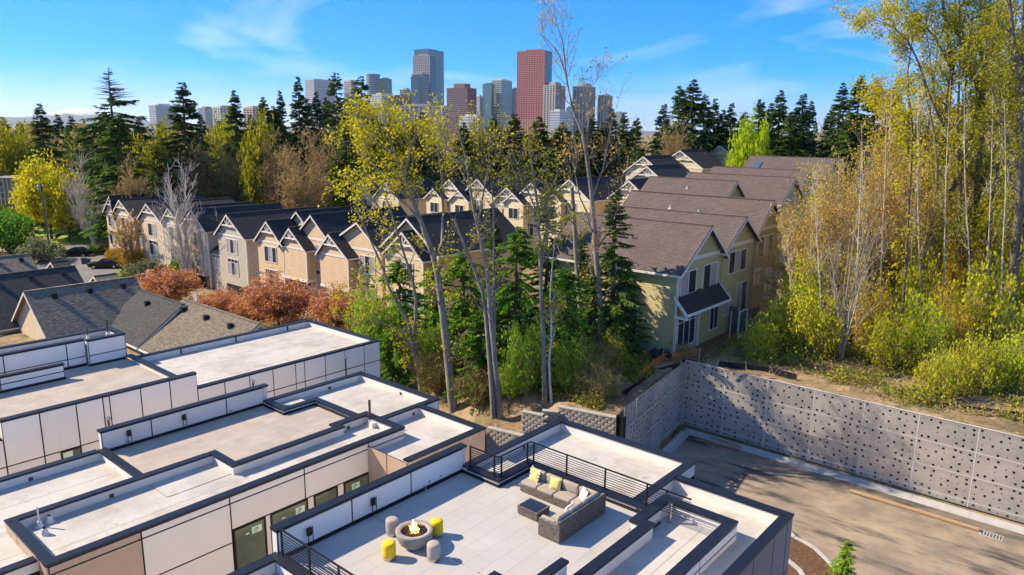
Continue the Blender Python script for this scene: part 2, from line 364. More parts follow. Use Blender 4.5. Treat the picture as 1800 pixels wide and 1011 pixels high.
# ---------------------------------------------------------------- building with the furnished deck
B3 = Thing('terrace_building', 'new flat-roofed building with furnished roof deck and black cable railing in the foreground', 'building', (15, 13, ZG))
PZ = .19
structure(B3,
  [(18.2, 24.2, 15.9, 17.75, -.22), (19.98, 24.2, 11.4, 15.95, -.221), (17.5, 22.8, 7.12, 11.45, -.25), (4, 20.9, 8.22, 10.5, -.14), (4, 13.75, 10.4, 12.2, -.141), (10.4, 20.0, 10.4, 17.8, -.032), (2, 10.1, 12, 17.78, -.2)],
  [(18.1, 24.25, 17.55, 17.8, -.3, PZ), (24.0, 24.25, 11.33, 17.8, -.3, PZ), (19.9, 24.25, 11.33, 11.58, -.3, PZ), (22.55, 22.82, 7.1, 11.35, -.3, PZ), (17.5, 22.82, 7.1, 7.36, -.3, PZ),
   (18.07, 18.35, 15.9, 17.6, -.3, PZ), (18.07, 20.1, 15.9, 16.16, -.3, PZ), (19.87, 20.13, 11.3, 16.1, -.3, PZ),
   (20.66, 20.92, 8.22, 10.8, -.3, .3), (4, 20.92, 8.22, 8.48, -.3, .3), (18.74, 20.92, 10.5, 10.8, -.3, .3), (18.74, 19.0, 10.15, 10.8, -.3, .3), (13.6, 18.8, 10.15, 10.41, -.3, .3), (13.46, 13.75, 10.15, 12.22, -.3, .3), (4, 13.7, 11.95, 12.22, -.3, .3),
   (10.3, 18.25, 17.73, 17.98, -.3, .94), (10.1, 10.37, 12.3, 17.8, -.3, PZ), (2, 10.1, 17.52, 17.78, -.3, PZ), (13.85, 14.97, 10.6, 10.8, -.1, .74)],
  [(18.1, 24.3, 17.47, 17.83, .26), (23.94, 24.3, 11.28, 17.47, .26), (20.2, 23.94, 11.28, 11.64, .26), (22.5, 22.86, 7.05, 11.26, .26), (17.5, 22.5, 7.05, 7.41, .26),
   (18.03, 18.4, 15.86, 17.47, .26), (18.4, 20.2, 15.86, 16.22, .26), (19.83, 20.2, 10.87, 15.86, .26),
   (20.6, 20.97, 8.17, 10.87, .37), (4, 20.6, 8.17, 8.53, .37), (18.7, 20.6, 10.47, 10.87, .37), (18.7, 19.06, 10.1, 10.47, .37), (13.8, 18.7, 10.1, 10.46, .37), (13.42, 13.8, 10.1, 12.27, .37), (4, 13.42, 11.9, 12.27, .37),
   (10.26, 18.3, 17.66, 18.03, 1.02), (10.05, 10.42, 12.3, 17.85, .26), (2, 10.05, 17.47, 17.85, .26), (13.81, 15.02, 10.55, 10.84, .8)])
tiles(B3, [(10.44, 13.8, 12.28, 17.71), (13.8, 18.04, 10.46, 17.71), (18.04, 18.7, 10.46, 15.85), (18.7, 19.82, 10.88, 15.85)], 0, 'tile', o=(18.04, 17.71))
panels(B3, 'w-', 17.73, 10.33, 18.08, .11, .93, [13.0, 15.52], [], 'panel_white')
base_strip(B3, [(10.42, 18.05, 17.68, 17.725), (18.02, 18.065, 15.85, 17.68), (18.065, 19.82, 15.855, 15.895), (19.82, 19.865, 10.9, 15.85)], 0)
for u, z in ((11.36, .5), (13.81, .5)): wall_light(B3, u, 17.70, z-.1)
for u in (16.37, 16.93): B3.part('round_vent', MB().extrude([(u+.05*math.cos(a), 17.70, .26+.05*math.sin(a)) for a in np.linspace(0, 5.8, 12)], (0, -.03, 0)), 'box_grey')
B3.part('hose_tap', MB().tube([(16.1, 17.7, .2), (16.1, 17.6, .2), (16.1, 17.58, .08)], .025, 6), 'steel')
panels(B3, 'w-', 8.22, 4, 20.92, -8.6, .27, [8.9, 12.1, 15.3, 18.3], [-.05, -1.75, -3.4, -5.2, -6.9], 'panel_white')
panels(B3, 'w-', 7.12, 17.5, 22.82, -8.6, .17, [13.6, 16.4, 18.0, 19.6, 21.2, 22.35], [-1.75, -3.4, -5.2, -6.9], 'panel_dark')
panels(B3, 'u+', 22.82, 7.1, 11.35, -8.6, .17, [9.2], [-1.75, -4, -6.5], 'panel_dark')
panels(B3, 'u+', 24.22, 11.33, 17.8, -8.6, .17, [13.5, 15.6], [-1.75, -4, -6.5], 'panel_white')
panels(B3, 'w+', 17.8, 18.3, 24.2, -8.6, .17, [20.3, 22.2], [-1.75, -4, -6.5], 'panel_white')
panels(B3, 'w+', 17.79, 2, 10.05, -8.6, .16, [5, 8], [-1.75, -4, -6.5], 'panel_white')  # unseen side: white cladding added to bounce sun onto the middle building
panels(B3, 'w+', 17.98, 10.33, 18.25, -8.6, .92, [13, 15.6], [-.1, -1.75, -4, -6.5], 'panel_white')  # outer face of the deck wall, unseen, added as a bounce surface too
roof_pipe(B3, 20.25, 10.22, -.14, .72, .06, 'steel', False)
scupper(B3, 'w-', 21.5, 17.555, -.2); scupper(B3, 'w-', 22.1, 11.34, -.22)
# railing: posts, top rail, bars
def railing(T, pts, posts, ztop=1.07, zc=.262, bars=8):
    for (a, b) in zip(pts[:-1], pts[1:]):
        r = T.part('top_rail', MB().beam((*a, ztop), (*b, ztop), .025, .02), 'trim_black')
        for k in range(bars):
            z = zc+.07+k*(ztop-zc-.1)/bars; T.part('railing_bar', MB().beam((*a, z), (*b, z), .009), 'trim_black')
    for p in posts:
        q = T.part('railing_post', MB().box(p[0]-.025, p[0]+.025, p[1]-.025, p[1]+.025, zc, ztop-.02), 'trim_black')
        T.part('base_plate', MB().box(p[0]-.06, p[0]+.06, p[1]-.06, p[1]+.06, zc, zc+.015), 'trim_black', q)
railing(B3, [(18.2, 17.45), (18.2, 16.02), (20.02, 16.02), (20.02, 9.4)], [(18.2, 17.42), (18.2, 16.22), (18.36, 16.02), (19.84, 16.02), (20.02, 15.86), (20.02, 14.32), (20.02, 12.66), (20.02, 11.0)])
railing(B3, [(10.36, 17.6), (10.36, 12.4)], [(10.36, 17.55), (10.36, 16.16), (10.36, 14.8), (10.36, 13.4)])
# ---------------------------------------------------------------- middle building
B2 = Thing('terrace_building', 'new flat-roofed building in the middle with empty grey roof deck and brown corner', 'building', (14, 28, ZG))
PZ = -1.06
structure(B2,
  [(18.5, 24.6, 30.3, 32.2, -1.42), (20.3, 24.6, 25.85, 30.35, -1.421), (18.68, 23.45, 21.53, 25.9, -1.45), (6.17, 20.8, 24.13, 26.5, -1.3), (6.17, 13.8, 26.4, 28.2, -1.301), (10.9, 20.3, 26.4, 32.2, -1.282), (1, 10.65, 24.9, 32.2, -1.4)],
  [(18.45, 24.63, 31.98, 32.24, -1.5, PZ), (24.37, 24.63, 25.83, 32.24, -1.5, PZ), (20.3, 24.63, 25.83, 26.09, -1.5, PZ), (23.2, 23.47, 21.51, 25.85, -1.5, PZ), (18.68, 23.47, 21.51, 21.77, -1.5, PZ),
   (18.42, 18.7, 30.3, 32.1, -1.5, PZ), (18.42, 20.5, 30.3, 30.55, -1.5, PZ), (20.23, 20.5, 26.9, 30.5, -1.5, PZ),
   (20.54, 20.8, 24.15, 26.92, -1.5, -.95), (6.15, 20.8, 24.15, 24.41, -1.5, -.95), (18.72, 20.8, 26.6, 26.9, -1.5, -.95), (18.72, 19, 26.25, 26.9, -1.5, -.95), (13.6, 18.8, 26.25, 26.5, -1.5, -.95), (13.52, 13.79, 26.25, 28.2, -1.5, -.95), (6.15, 13.7, 27.93, 28.2, -1.5, -.95), (6.15, 6.41, 24.15, 28.2, -1.5, -.95),
   (10.78, 18.7, 32.19, 32.45, -1.5, -.31), (10.61, 10.88, 28.2, 32.2, -1.5, PZ), (1, 10.62, 31.95, 32.2, -1.5, PZ), (1, 6.2, 24.92, 25.17, -1.5, PZ)],
  [(18.42, 24.68, 31.92, 32.28, -.99), (24.32, 24.68, 25.78, 31.92, -.99), (20.85, 24.32, 25.78, 26.14, -.99), (23.16, 23.52, 21.46, 25.77, -.99), (18.68, 23.16, 21.46, 21.82, -.99),
   (18.37, 18.74, 30.25, 31.92, -.99), (18.74, 20.55, 30.25, 30.61, -.99), (20.18, 20.55, 26.97, 30.25, -.99),
   (20.49, 20.85, 24.1, 26.96, -.88), (6.1, 20.49, 24.1, 24.46, -.88), (18.67, 20.49, 26.56, 26.96, -.88), (18.67, 19.03, 26.2, 26.56, -.88), (13.83, 18.67, 26.2, 26.55, -.88), (13.47, 13.83, 26.2, 28.24, -.88), (6.1, 13.47, 27.88, 28.24, -.88), (6.1, 6.46, 24.46, 27.88, -.88),
   (10.74, 18.75, 32.12, 32.5, -.23), (10.56, 10.93, 28.25, 32.12, -.99), (1, 10.56, 31.9, 32.25, -.99), (1, 6.1, 24.87, 25.22, -.99)])
tiles(B2, [(10.95, 13.83, 28.26, 32.17), (13.83, 18.36, 26.57, 32.17), (18.36, 20.17, 26.97, 30.24)], -1.25, 'tile_warm', o=(18.36, 32.17))
panels(B2, 'w-', 32.19, 10.8, 18.45, -1.14, -.32, [12.89, 16.47], [], 'panel_taupe')
base_strip(B2, [(10.93, 18.38, 32.14, 32.185), (18.36, 18.415, 30.24, 32.14), (18.415, 20.17, 30.245, 30.295), (20.17, 20.225, 26.97, 30.24)], -1.25)
for u in (11.89, 14.34): wall_light(B2, u, 32.16, -.78)
B2.part('junction_box', MB().box(11.72, 11.84, 32.1, 32.162, -1.1, -.99), 'box_grey'); B2.part('round_vent', MB().box(16.6, 16.68, 32.1, 32.162, -1.05, -.98), 'box_grey')
C = 24.13
panels(B2, 'w-', C, 6.17, 8.98, -8.6, -.97, [], [-1.25, -2.84, -4.6, -6.5], 'panel_brown')
panels(B2, 'w-', C, 8.98, 12.19, -8.6, -.97, [], [-1.25, -2.84, -4.6, -6.5], 'panel_taupe')
panels(B2, 'w-', C, 12.19, 18.7, -2.33, -.97, [15.42], [-1.25], 'panel_taupe'); panels(B2, 'w-', C, 12.19, 18.7, -8.6, -5.2, [15.42], [-6.9], 'panel_taupe')
panels(B2, 'w-', C, 18.7, 20.8, -8.6, -.97, [], [-1.25, -2.89, -4.6, -6.5], 'panel_taupe')
for a, b in ((13.58, 13.79), (15.5, 15.8), (16.98, 17.3)): panels(B2, 'w-', C, a-.02, b+.02, -5.2, -2.33, [], [], 'panel_taupe')
for a, b, s in ((12.22, 13.58, 12.98), (13.79, 15.5, 14.92), (15.8, 16.98, None), (17.3, 18.68, 17.72)): window_w(B2, C, a, b, -5.15, -2.34, s)
panels(B2, 'u-', 6.17, 24.15, 28.2, -8.6, -.97, [24.85, 27.0], [-1.4, -4.4, -6.6], 'panel_brown')
wl = B2.part('window', MB().box(6.07, 6.16, 24.95, 26.9, -4.3, -2.1), 'trim_black'); B2.part('pane', MB().box(6.05, 6.075, 25.03, 26.82, -4.2, -2.2), 'glass', wl)
panels(B2, 'w-', 21.53, 18.68, 23.47, -8.6, -1.08, [14.4, 16.6, 18.8, 20.6, 22.5], [-3, -5, -7], 'panel_brown')
panels(B2, 'u+', 23.47, 21.5, 25.85, -8.6, -1.08, [23.6], [-3, -5, -7], 'panel_brown'); panels(B2, 'u+', 24.63, 25.83, 32.24, -8.6, -1.08, [28, 30], [-3, -5, -7], 'panel_white')
panels(B2, 'w-', 25.83, 23.6, 24.6, -8.6, -1.08, [], [-3, -5, -7], 'panel_white')
panels(B2, 'w+', 32.21, 1, 10.55, -8.6, -1.08, [5, 8], [-3, -5, -7], 'panel_white')  # unseen side: white cladding added to bounce sun onto the far left building
panels(B2, 'u-', 18.67, 21.5, 24.1, -8.6, -1.08, [22.8], [-3, -5, -7], 'panel_brown')
panels(B2, 'w+', 32.45, 10.8, 18.7, -8.6, -.33, [13, 15.6], [-1.3, -3, -5, -7], 'panel_white')  # unseen outer face of the deck wall, likewise added for its bounced light
panels(B2, 'w+', 32.24, 18.72, 24.6, -8.6, -1.08, [21, 23], [-3, -5, -7], 'panel_white')
_p = at_z(650.5, 746, -1.3); _p = uw_of(*_p); roof_pipe(B2, _p[0], _p[1], -1.3, 1.22, .06)
for px, py, h, m in ((88, 918, .28, 'pipe_brown'), (79, 940, .3, 'trim_black')):
    q = uw_of(*at_z(px, py, -1.3)); roof_pipe(B2, q[0], q[1], -1.3, h, .05, m)
q = uw_of(*at_z(70, 926, -1.3)); roof_pipe(B2, q[0], q[1], -1.3, .75, .03, 'pipe_white')
scupper(B2, 'w-', 9.5, 27.925, -1.28); scupper(B2, 'w-', 8.0, 31.945, -1.38); scupper(B2, 'w-', 19.5, 26.595, -1.28); scupper(B2, 'w-', 22.3, 31.97, -1.38); scupper(B2, 'w-', 22.9, 25.825, -1.4); scupper(B2, 'u-', 28.5, 24.365, -1.4)
# ---------------------------------------------------------------- far left building
B1 = Thing('terrace_building', 'new flat-roofed building at far left with long plain white roof', 'building', (18, 41, ZG))
PZ = -1.07
structure(B1,
  [(17.1, 29.43, 36.5, 44.42, -1.42), (2, 17.1, 36.5, 45.61, -1.282), (15.02, 17.08, 45.22, 47.28, .0), (6, 15.04, 45.62, 47.27, .0)],
  [(17.1, 29.45, 36.47, 36.73, -1.5, PZ), (17.05, 29.45, 44.18, 44.44, -1.5, PZ), (29.19, 29.45, 36.47, 44.44, -1.5, PZ), (17.05, 17.3, 36.75, 44.44, -1.5, PZ),
   (8.3, 17.13, 36.47, 36.73, -1.5, -.25), (2, 8.3, 36.47, 36.73, -1.5, PZ), (9, 13.22, 43.83, 44.05, -1.3, -.44),
   (6, 17.09, 47.05, 47.29, -1.4, .25), (15.0, 17.09, 45.2, 45.44, -1.4, .25), (6, 15.02, 45.6, 45.84, -1.4, .25), (16.85, 17.09, 45.2, 47.29, -1.4, .25)],
  [(17.13, 29.5, 36.42, 36.78, -1.0), (17.35, 29.5, 44.13, 44.49, -1.0), (29.14, 29.5, 36.78, 44.13, -1.0), (16.99, 17.35, 36.78, 45.1, -1.0),
   (8.26, 17.16, 36.42, 36.78, -.17), (2, 8.26, 36.42, 36.78, -1.0), (9, 13.27, 43.78, 44.1, -.36),
   (6, 17.14, 47.0, 47.34, .33), (14.96, 17.14, 45.15, 45.48, .33), (6, 14.96, 45.55, 45.88, .33), (16.8, 17.14, 45.48, 47.0, .33)])
tiles(B1, [(6, 16.98, 36.8, 43.77), (13.3, 16.98, 43.77, 45.14)], -1.25, 'tile_warm', o=(16.98, 36.8))
base_strip(B1, [(14.95, 17.0, 45.14, 45.19), (6, 14.95, 45.54, 45.59), (9, 13.25, 43.775, 43.82), (13.225, 13.27, 43.82, 44.05)], -1.25)
C = 36.47
panels(B1, 'w-', C, 2, 8.3, -8.6, -1.08, [6.8], [-2.36, -5], 'panel_cream')
panels(B1, 'w-', C, 8.3, 17.13, -8.6, -.26, [9.79, 11.31, 12.48, 12.78, 14.25, 15.7], [-2.36, -5], 'panel_cream')
panels(B1, 'w-', C, 17.13, 29.45, -8.6, -1.08, [18.65, 20.13, 21.6, 23.09, 23.7, 25.18, 26.67, 28.16], [-2.36, -5], 'panel_cream')
panels(B1, 'u+', 29.45, 36.5, 44.4, -8.6, -1.08, [39, 41.5], [-2.36, -5], 'panel_white')
panels(B1, 'w-', 45.2, 15.02, 17.07, -1.14, .24, [], [-.62], 'panel_white'); panels(B1, 'w-', 45.6, 6, 14.98, -1.14, .24, [10.9, 14.0], [-.7], 'panel_white'); panels(B1, 'w-', 43.83, 6, 13.22, -1.14, -.45, [10.2], [-.8], 'panel_white')
panels(B1, 'u+', 17.09, 45.2, 47.29, -6, .24, [], [-.62, -2.4], 'panel_white')
wb = B1.part('window', MB().box(10.43, 11.3, C-.09, C-.03, -3.4, -2.36), 'trim_black'); B1.part('sticker', MB().box(10.52, 10.92, C-.1, C-.095, -2.75, -2.45), 'sticker', wb); B1.part('pane', MB().box(10.48, 11.25, C-.095, C-.0905, -3.35, -2.42), 'glass', wb)
for u, h in ((16.85, .95), (15.73, .8)): roof_pipe(B1, u-.2, 46.6, .0, h, .04 if u < 16 else .055, 'pipe_brown')
for u, z in ((12.62, -1.4), (20.3, -1.5), (26.67, -1.6)):
    cam_ = B1.part('security_camera', MB().box(u-.05, u+.05, C-.22, C-.03, z, z+.1), 'white_trim'); B1.part('lens', MB().box(u-.03, u+.03, C-.235, C-.221, z+.02, z+.08), 'trim_black', cam_)
    B1.part('conduit', MB().box(u-.035, u+.035, C-.08, C-.03, z-1.4 if u > 26 else z-.35, z), 'trim_black')
for u in (10.55, 11.6): B1.part('wall_plate', MB().box(u-.09, u+.09, C-.05, C-.028, -1.75, -1.57), 'panel_cream')
for u in (19.9, 23.6, 27.5): B1.part('downpipe_stub', MB().box(u-.03, u+.03, 44.1, 44.17, -1.4, -1.1), 'pipe_brown')
def seams(T, a, b, c, d, z, step=2.0, ax='w'):
    if ax == 'w':
        y = c+step*.6
        while y < d-.2: T.part('membrane_seam', MB().box(a, b, y, y+.03, z, z+.004), 'membrane_seam'); y += step
    else:
        x = a+step*.6
        while x < b-.2: T.part('membrane_seam', MB().box(x, x+.03, c, d, z, z+.004), 'membrane_seam'); x += step
seams(B3, 20.25, 23.9, 11.7, 17.4, -.219, 1.9, 'u'); seams(B3, 18.0, 22.5, 7.5, 11.2, -.249, 1.9, 'u'); seams(B3, 14, 20.6, 8.6, 10.0, -.139, 1.9, 'u'); seams(B3, 14, 20.6, 8.6, 10.0, -.138, 1.0, 'w')
seams(B2, 20.7, 24.3, 26.2, 31.9, -1.419, 1.9, 'u'); seams(B2, 6.5, 13.4, 24.5, 27.8, -1.299, 1.9, 'w'); seams(B2, 6.5, 20.4, 24.5, 26.1, -1.298, 3.1, 'u'); seams(B2, 1, 10.5, 25.3, 31.8, -1.399, 1.9, 'w'); seams(B2, 18.8, 23.1, 21.9, 25.7, -1.449, 1.9, 'u')
seams(B1, 17.4, 29.1, 36.9, 44.1, -1.419, 2.4, 'w')
# ================================================================ things on the furnished deck
def rbox_mb(mb, x0, x1, y0, y1, z0, z1, r=.05, m=0, k=3):
    c = np.array([(x0+x1)/2, (y0+y1)/2, (z0+z1)/2]); h = np.array([abs(x1-x0)/2, abs(y1-y0)/2, abs(z1-z0)/2]); r = min(r, *(h*.98))
    lon = []; lat = []
    for q in range(4):
        for i in range(k+1): lon.append((q*90+90*i/k, (1, -1, -1, 1)[q], (1, 1, -1, -1)[q]))
    for q in range(2):
        for i in range(k+1): lat.append((-90+90*q+90*i/k, -1 if q == 0 else 1))
    n0 = len(mb.v); nl = len(lon)
    for la, sz in lat:
        for lo, sx, sy in lon:
            d = np.array([math.cos(math.radians(la))*math.cos(math.radians(lo)), math.cos(math.radians(la))*math.sin(math.radians(lo)), math.sin(math.radians(la))])
            mb.v.append(tuple(c+np.array([sx, sy, sz])*(h-r)+d*r))
    for j in range(len(lat)-1):
        for i in range(nl): mb.f.append([n0+j*nl+i, n0+j*nl+(i+1) % nl, n0+(j+1)*nl+(i+1) % nl, n0+(j+1)*nl+i]); mb.m.append(m)
    mb.f.append([n0+i for i in range(nl)][::-1]); mb.m.append(m); mb.f.append([n0+(len(lat)-1)*nl+i for i in range(nl)]); mb.m.append(m)
    return mb
mw = mat('wicker', (.20, .175, .155), .7, .2, 6); t = mw.node_tree; b = t.nodes['Principled BSDF']
tcn = N(t, 'ShaderNodeTexCoord'); sp = N(t, 'ShaderNodeSeparateXYZ'); t.links.new(tcn.outputs['Object'], sp.inputs[0])
ad = N(t, 'ShaderNodeMath', operation='ADD'); t.links.new(sp.outputs['X'], ad.inputs[0]); t.links.new(sp.outputs['Y'], ad.inputs[1])
cm = N(t, 'ShaderNodeCombineXYZ'); t.links.new(ad.outputs[0], cm.inputs[0]); t.links.new(sp.outputs['Z'], cm.inputs[1])
br = N(t, 'ShaderNodeTexBrick'); br.inputs['Scale'].default_value = 1; br.inputs['Brick Width'].default_value = .075; br.inputs['Row Height'].default_value = .028; br.inputs['Mortar Size'].default_value = .006
br.inputs['Color1'].default_value = (.33, .275, .23, 1); br.inputs['Color2'].default_value = (.13, .105, .088, 1); br.inputs['Mortar'].default_value = (.04, .035, .03, 1)
t.links.new(cm.outputs[0], br.inputs[0]); t.links.new(br.outputs[0], b.inputs['Base Color'])
bpn = N(t, 'ShaderNodeBump'); bpn.invert = True; bpn.inputs['Strength'].default_value = .8; bpn.inputs['Distance'].default_value = .01; t.links.new(br.outputs['Fac'], bpn.inputs['Height']); t.links.new(bpn.outputs[0], b.inputs['Normal'])
mat('cushion', (.37, .315, .265), .9, .06, 3, bump=.15, bscale=200); mat('yellow_fabric', (.82, .55, .02), .8, .06, 6, bump=.1, bscale=150); mat('pale_yellow', (.80, .62, .20), .85, .07, 14, stretch=(1, 1, 6)); mat('white_fabric', (.72, .70, .66), .85, .05, 8)
mat('stool_grey', (.40, .345, .31), .85, .06, 6, bump=.1, bscale=150); mat('concrete', (.30, .28, .26), .75, .1, 5, bump=.08, bscale=40); mat('glass_top', (.012, .018, .03), .12, .3, 2, spec=.6)
mat('lava', (.035, .03, .03), .35, .5, 30, spec=.5)
S = Thing('sectional_sofa', 'grey wicker corner sofa with taupe cushions on the roof deck', 'sofa', (18, 13.4, 0))
ms = [(18.36, 19.12, 14.42, 15.14), (18.36, 19.12, 13.70, 14.42), (18.36, 19.12, 12.98, 13.70), (18.36, 19.12, 12.02, 12.98), (17.5, 18.36, 12.02, 12.86), (16.52, 17.5, 12.02, 12.86)]
for i, (a, b_, c, d) in enumerate(ms):
    S.part('wicker_base', MB().box(a+.006, b_-.006, c+.006, d-.006, .04, .27), 'wicker')
    f = MB()
    for x in (a+.06, b_-.06):
        for y in (c+.06, d-.06): f.box(x-.02, x+.02, y-.02, y+.02, 0, .04)
    S.part('foot', f, 'trim_black')
    ia, ib, ic, id_ = a, b_-.10, c, d
    if i >= 3: ic = c+.12
    if i >= 4: ib = b_
    if i == 5: ia = a+.14
    S.part('seat_cushion', rbox_mb(MB(), ia+.01, ib-.01, ic+.01, id_-.01, .27, .40, .05), 'cushion', smooth=True)
    if i < 4: S.part('wicker_back', MB().box(19.04, 19.115, c+.004, d-.004, .27, .62), 'wicker'); S.part('back_cushion', rbox_mb(MB(), 18.86, 19.03, c+(.2 if i == 3 else .02), d-.02, .39, .74, .06), 'cushion', smooth=True)
for a, b_ in ((18.2, 19.04), (17.36, 18.2), (16.52, 17.36)): S.part('wicker_back', MB().box(a+.003, b_-.003, 12.025, 12.11, .27, .74), 'wicker')
for a, b_ in ((18.0, 18.84), (17.3, 18.0), (16.6, 17.3)): S.part('back_cushion', rbox_mb(MB(), a+.02, b_-.02, 12.12, 12.27, .40, .84, .06), 'cushion', smooth=True)
S.part('arm', MB().box(16.525, 16.62, 12.11, 12.85, .27, .60), 'wicker'); S.part('arm_cushion', rbox_mb(MB(), 16.63, 16.76, 12.28, 12.84, .4, .66, .05), 'cushion', smooth=True)
K = Thing('coffee_table', 'low square wicker coffee table with black glass top beside the sofa', 'table', (17.44, 13.78, 0))
K.part('wicker_base', MB().box(17.1, 17.78, 13.37, 14.19, .04, .30), 'wicker'); K.part('glass_top', MB().box(17.13, 17.75, 13.40, 14.16, .30, .315), 'glass_top'); K.part('rim', MB().box(17.09, 17.13, 13.36, 14.2, .27, .32).box(17.75, 17.79, 13.36, 14.2, .27, .32).box(17.13, 17.75, 13.36, 13.4, .27, .32).box(17.13, 17.75, 14.16, 14.2, .27, .32), 'wicker')
for x in (17.16, 17.72):
    for y in (13.43, 14.13): K.part('foot', MB().box(x-.02, x+.02, y-.02, y+.02, 0, .04), 'trim_black')
def pillow_mb(s, th, n=9):
    mb = MB()
    for sg in (1, -1):
        k = len(mb.v)
        for i in range(n):
            for j in range(n):
                x, y = -1+2*i/(n-1), -1+2*j/(n-1); e = (1-abs(x)**3)*(1-abs(y)**3); pin = 1-.08*(1-abs(abs(x)-abs(y)))*0
                ix = 1-.07*(1-y*y)*0; mb.v.append((x*s/2*(1-.06*(1-x*x*0)*(1-abs(y)**2)), y*s/2*(1-.06*(1-abs(x)**2)), sg*th*e**.6/2))
        for i in range(n-1):
            for j in range(n-1):
                q = [k+i*n+j, k+(i+1)*n+j, k+(i+1)*n+j+1, k+i*n+j+1]; mb.f.append(q if sg > 0 else q[::-1]); mb.m.append(0)
    return mb
def pillow(label, m, u, w, z, lean, yaw, s=.42, pom=False):
    p = xy_of(u, w); o = bpy.data.objects.new('throw_pillow', pillow_mb(s, .15).mesh('throw_pillow', m, smooth=True)); COL.objects.link(o); tag(o, label, 'pillow', 'throw pillows on the sofa')
    o.location = (p[0], p[1], z); o.rotation_euler = (0, 0, 0)
    # stands on one edge, leaning back by 'lean'; local y = up, local z = facing direction
    face = Vector((math.cos(yaw)*math.cos(lean), math.sin(yaw)*math.cos(lean), math.sin(lean))); up = Vector((-math.cos(yaw)*math.sin(lean), -math.sin(yaw)*math.sin(lean), math.cos(lean)))
    r = up.cross(face); mm = Matrix((r, up, face)).transposed().to_4x4(); mm.translation = o.location
    o.matrix_world = mm
    if pom:
        k = MB()
        for i in range(5):
            for sx in (-1, 1): 
                for a in (0,): k.lathe([(.008, -.035), (.03, -.02), (.036, 0), (.03, .02), (.008, .035)], (sx*(s/2+.01), -s/2+i*s/4), 8)
        link('pompoms', k.mesh('pompoms', 'white_fabric', smooth=True), o)
yw = ROT+math.pi
pillow('pale yellow pillow with white pompoms at the open end of the sofa', 'pale_yellow', 18.75, 14.78, .60, .35, yw-.25, .44, True)
pillow('striped yellow pillow leaning in the middle of the sofa', 'pale_yellow', 18.73, 13.85, .59, .4, yw+.25, .42)
pillow('white pillow propped in the corner of the sofa', 'white_fabric', 18.66, 12.62, .62, .35, yw-.6, .44)
pillow('cream and yellow pillow on the near seat of the sofa', 'white_fabric', 17.62, 12.46, .60, .4, ROT+math.pi/2, .42)
FP = Thing('fire_pit', 'round grey concrete fire bowl burning on the roof deck', 'fire pit', (13.55, 15.35, 0))
FP.part('bowl', MB().lathe([(.27, 0), (.33, .02), (.46, .15), (.54, .32), (.57, .47), (.575, .52), (.56, .535), (.43, .535), (.42, .52), (.41, .46)], (13.55, 15.35), 48, cap=False).lathe([(.27, .001), (.02, .001)], (13.55, 15.35), 48), 'concrete', smooth=True)
FP.part('burner_tray', MB().lathe([(.415, .44), (.415, .455)], (13.55, 15.35), 32), 'trim_black')
k = MB(); rr = random.Random(3)
for i in range(340):
    a = rr.random()*6.283; q = .39*math.sqrt(rr.random()); s_ = rr.uniform(.016, .03); c = (13.55+q*math.cos(a), 15.35+q*math.sin(a), .46+rr.random()*.045)
    vs = [(c[0]+s_*rr.uniform(.6, 1.2)*dx_, c[1]+s_*rr.uniform(.6, 1.2)*dy_, c[2]+s_*rr.uniform(.6, 1.2)*dz_) for dx_, dy_, dz_ in ((1,0,0),(-1,0,0),(0,1,0),(0,-1,0),(0,0,1),(0,0,-1))]
    k.add(vs, [(0,2,4),(2,1,4),(1,3,4),(3,0,4),(2,0,5),(1,2,5),(3,1,5),(0,3,5)], 0 if rr.random() < .9 else 1)
FP.part('lava_rock', k, ['lava', 'concrete'], kind='stuff')
emis('flame', (1., .38, .04), 5.); emis('flame_core', (1., .72, .18), 8.)
for i in range(22):
    a = rr.random()*6.283; q = rr.uniform(0, .17); h = rr.uniform(.08, .40)*(1-q*3.2); x, y = 13.55+q*math.cos(a), 15.35+q*math.sin(a); lx, ly = rr.uniform(-.09, .09), rr.uniform(-.09, .09)
    FP.part('flame', MB().tube([(x, y, .48), (x+lx*.3, y+ly*.1, .48+h*.25), (x+lx*.1, y+ly*.6, .48+h*.55), (x+lx*.9, y+ly*.8, .48+h*.8), (x+lx, y+ly, .48+h)], [.010, .020, .014, .007, .001], 5), 'flame' if i % 3 else 'flame_core', smooth=True)
for (u, w_, m, lab) in ((12.57, 15.38, 'yellow_fabric', 'yellow round stool nearest the black railing by the fire bowl'), (13.42, 14.35, 'stool_grey', 'grey round stool standing in full sun by the fire bowl'), (14.39, 15.24, 'yellow_fabric', 'yellow round stool behind the fire bowl towards the sofa'), (13.51, 16.34, 'stool_grey', 'grey round stool in the wall shadow behind the fire bowl')):
    st = Thing('stool', lab, 'stool', (u, w_, 0), group='stools round the fire bowl')
    st.part('seat', MB().lathe([(.175, .08), (.198, .10), (.205, .2), (.205, .46), (.195, .515), (.16, .545), (.08, .553), (.005, .555)], (u, w_), 28, cap=False), m, smooth=True)
    st.part('base_ring', MB().lathe([(.17, 0), (.178, .005), (.178, .08), (.17, .085)], (u, w_), 28), 'steel', smooth=False)
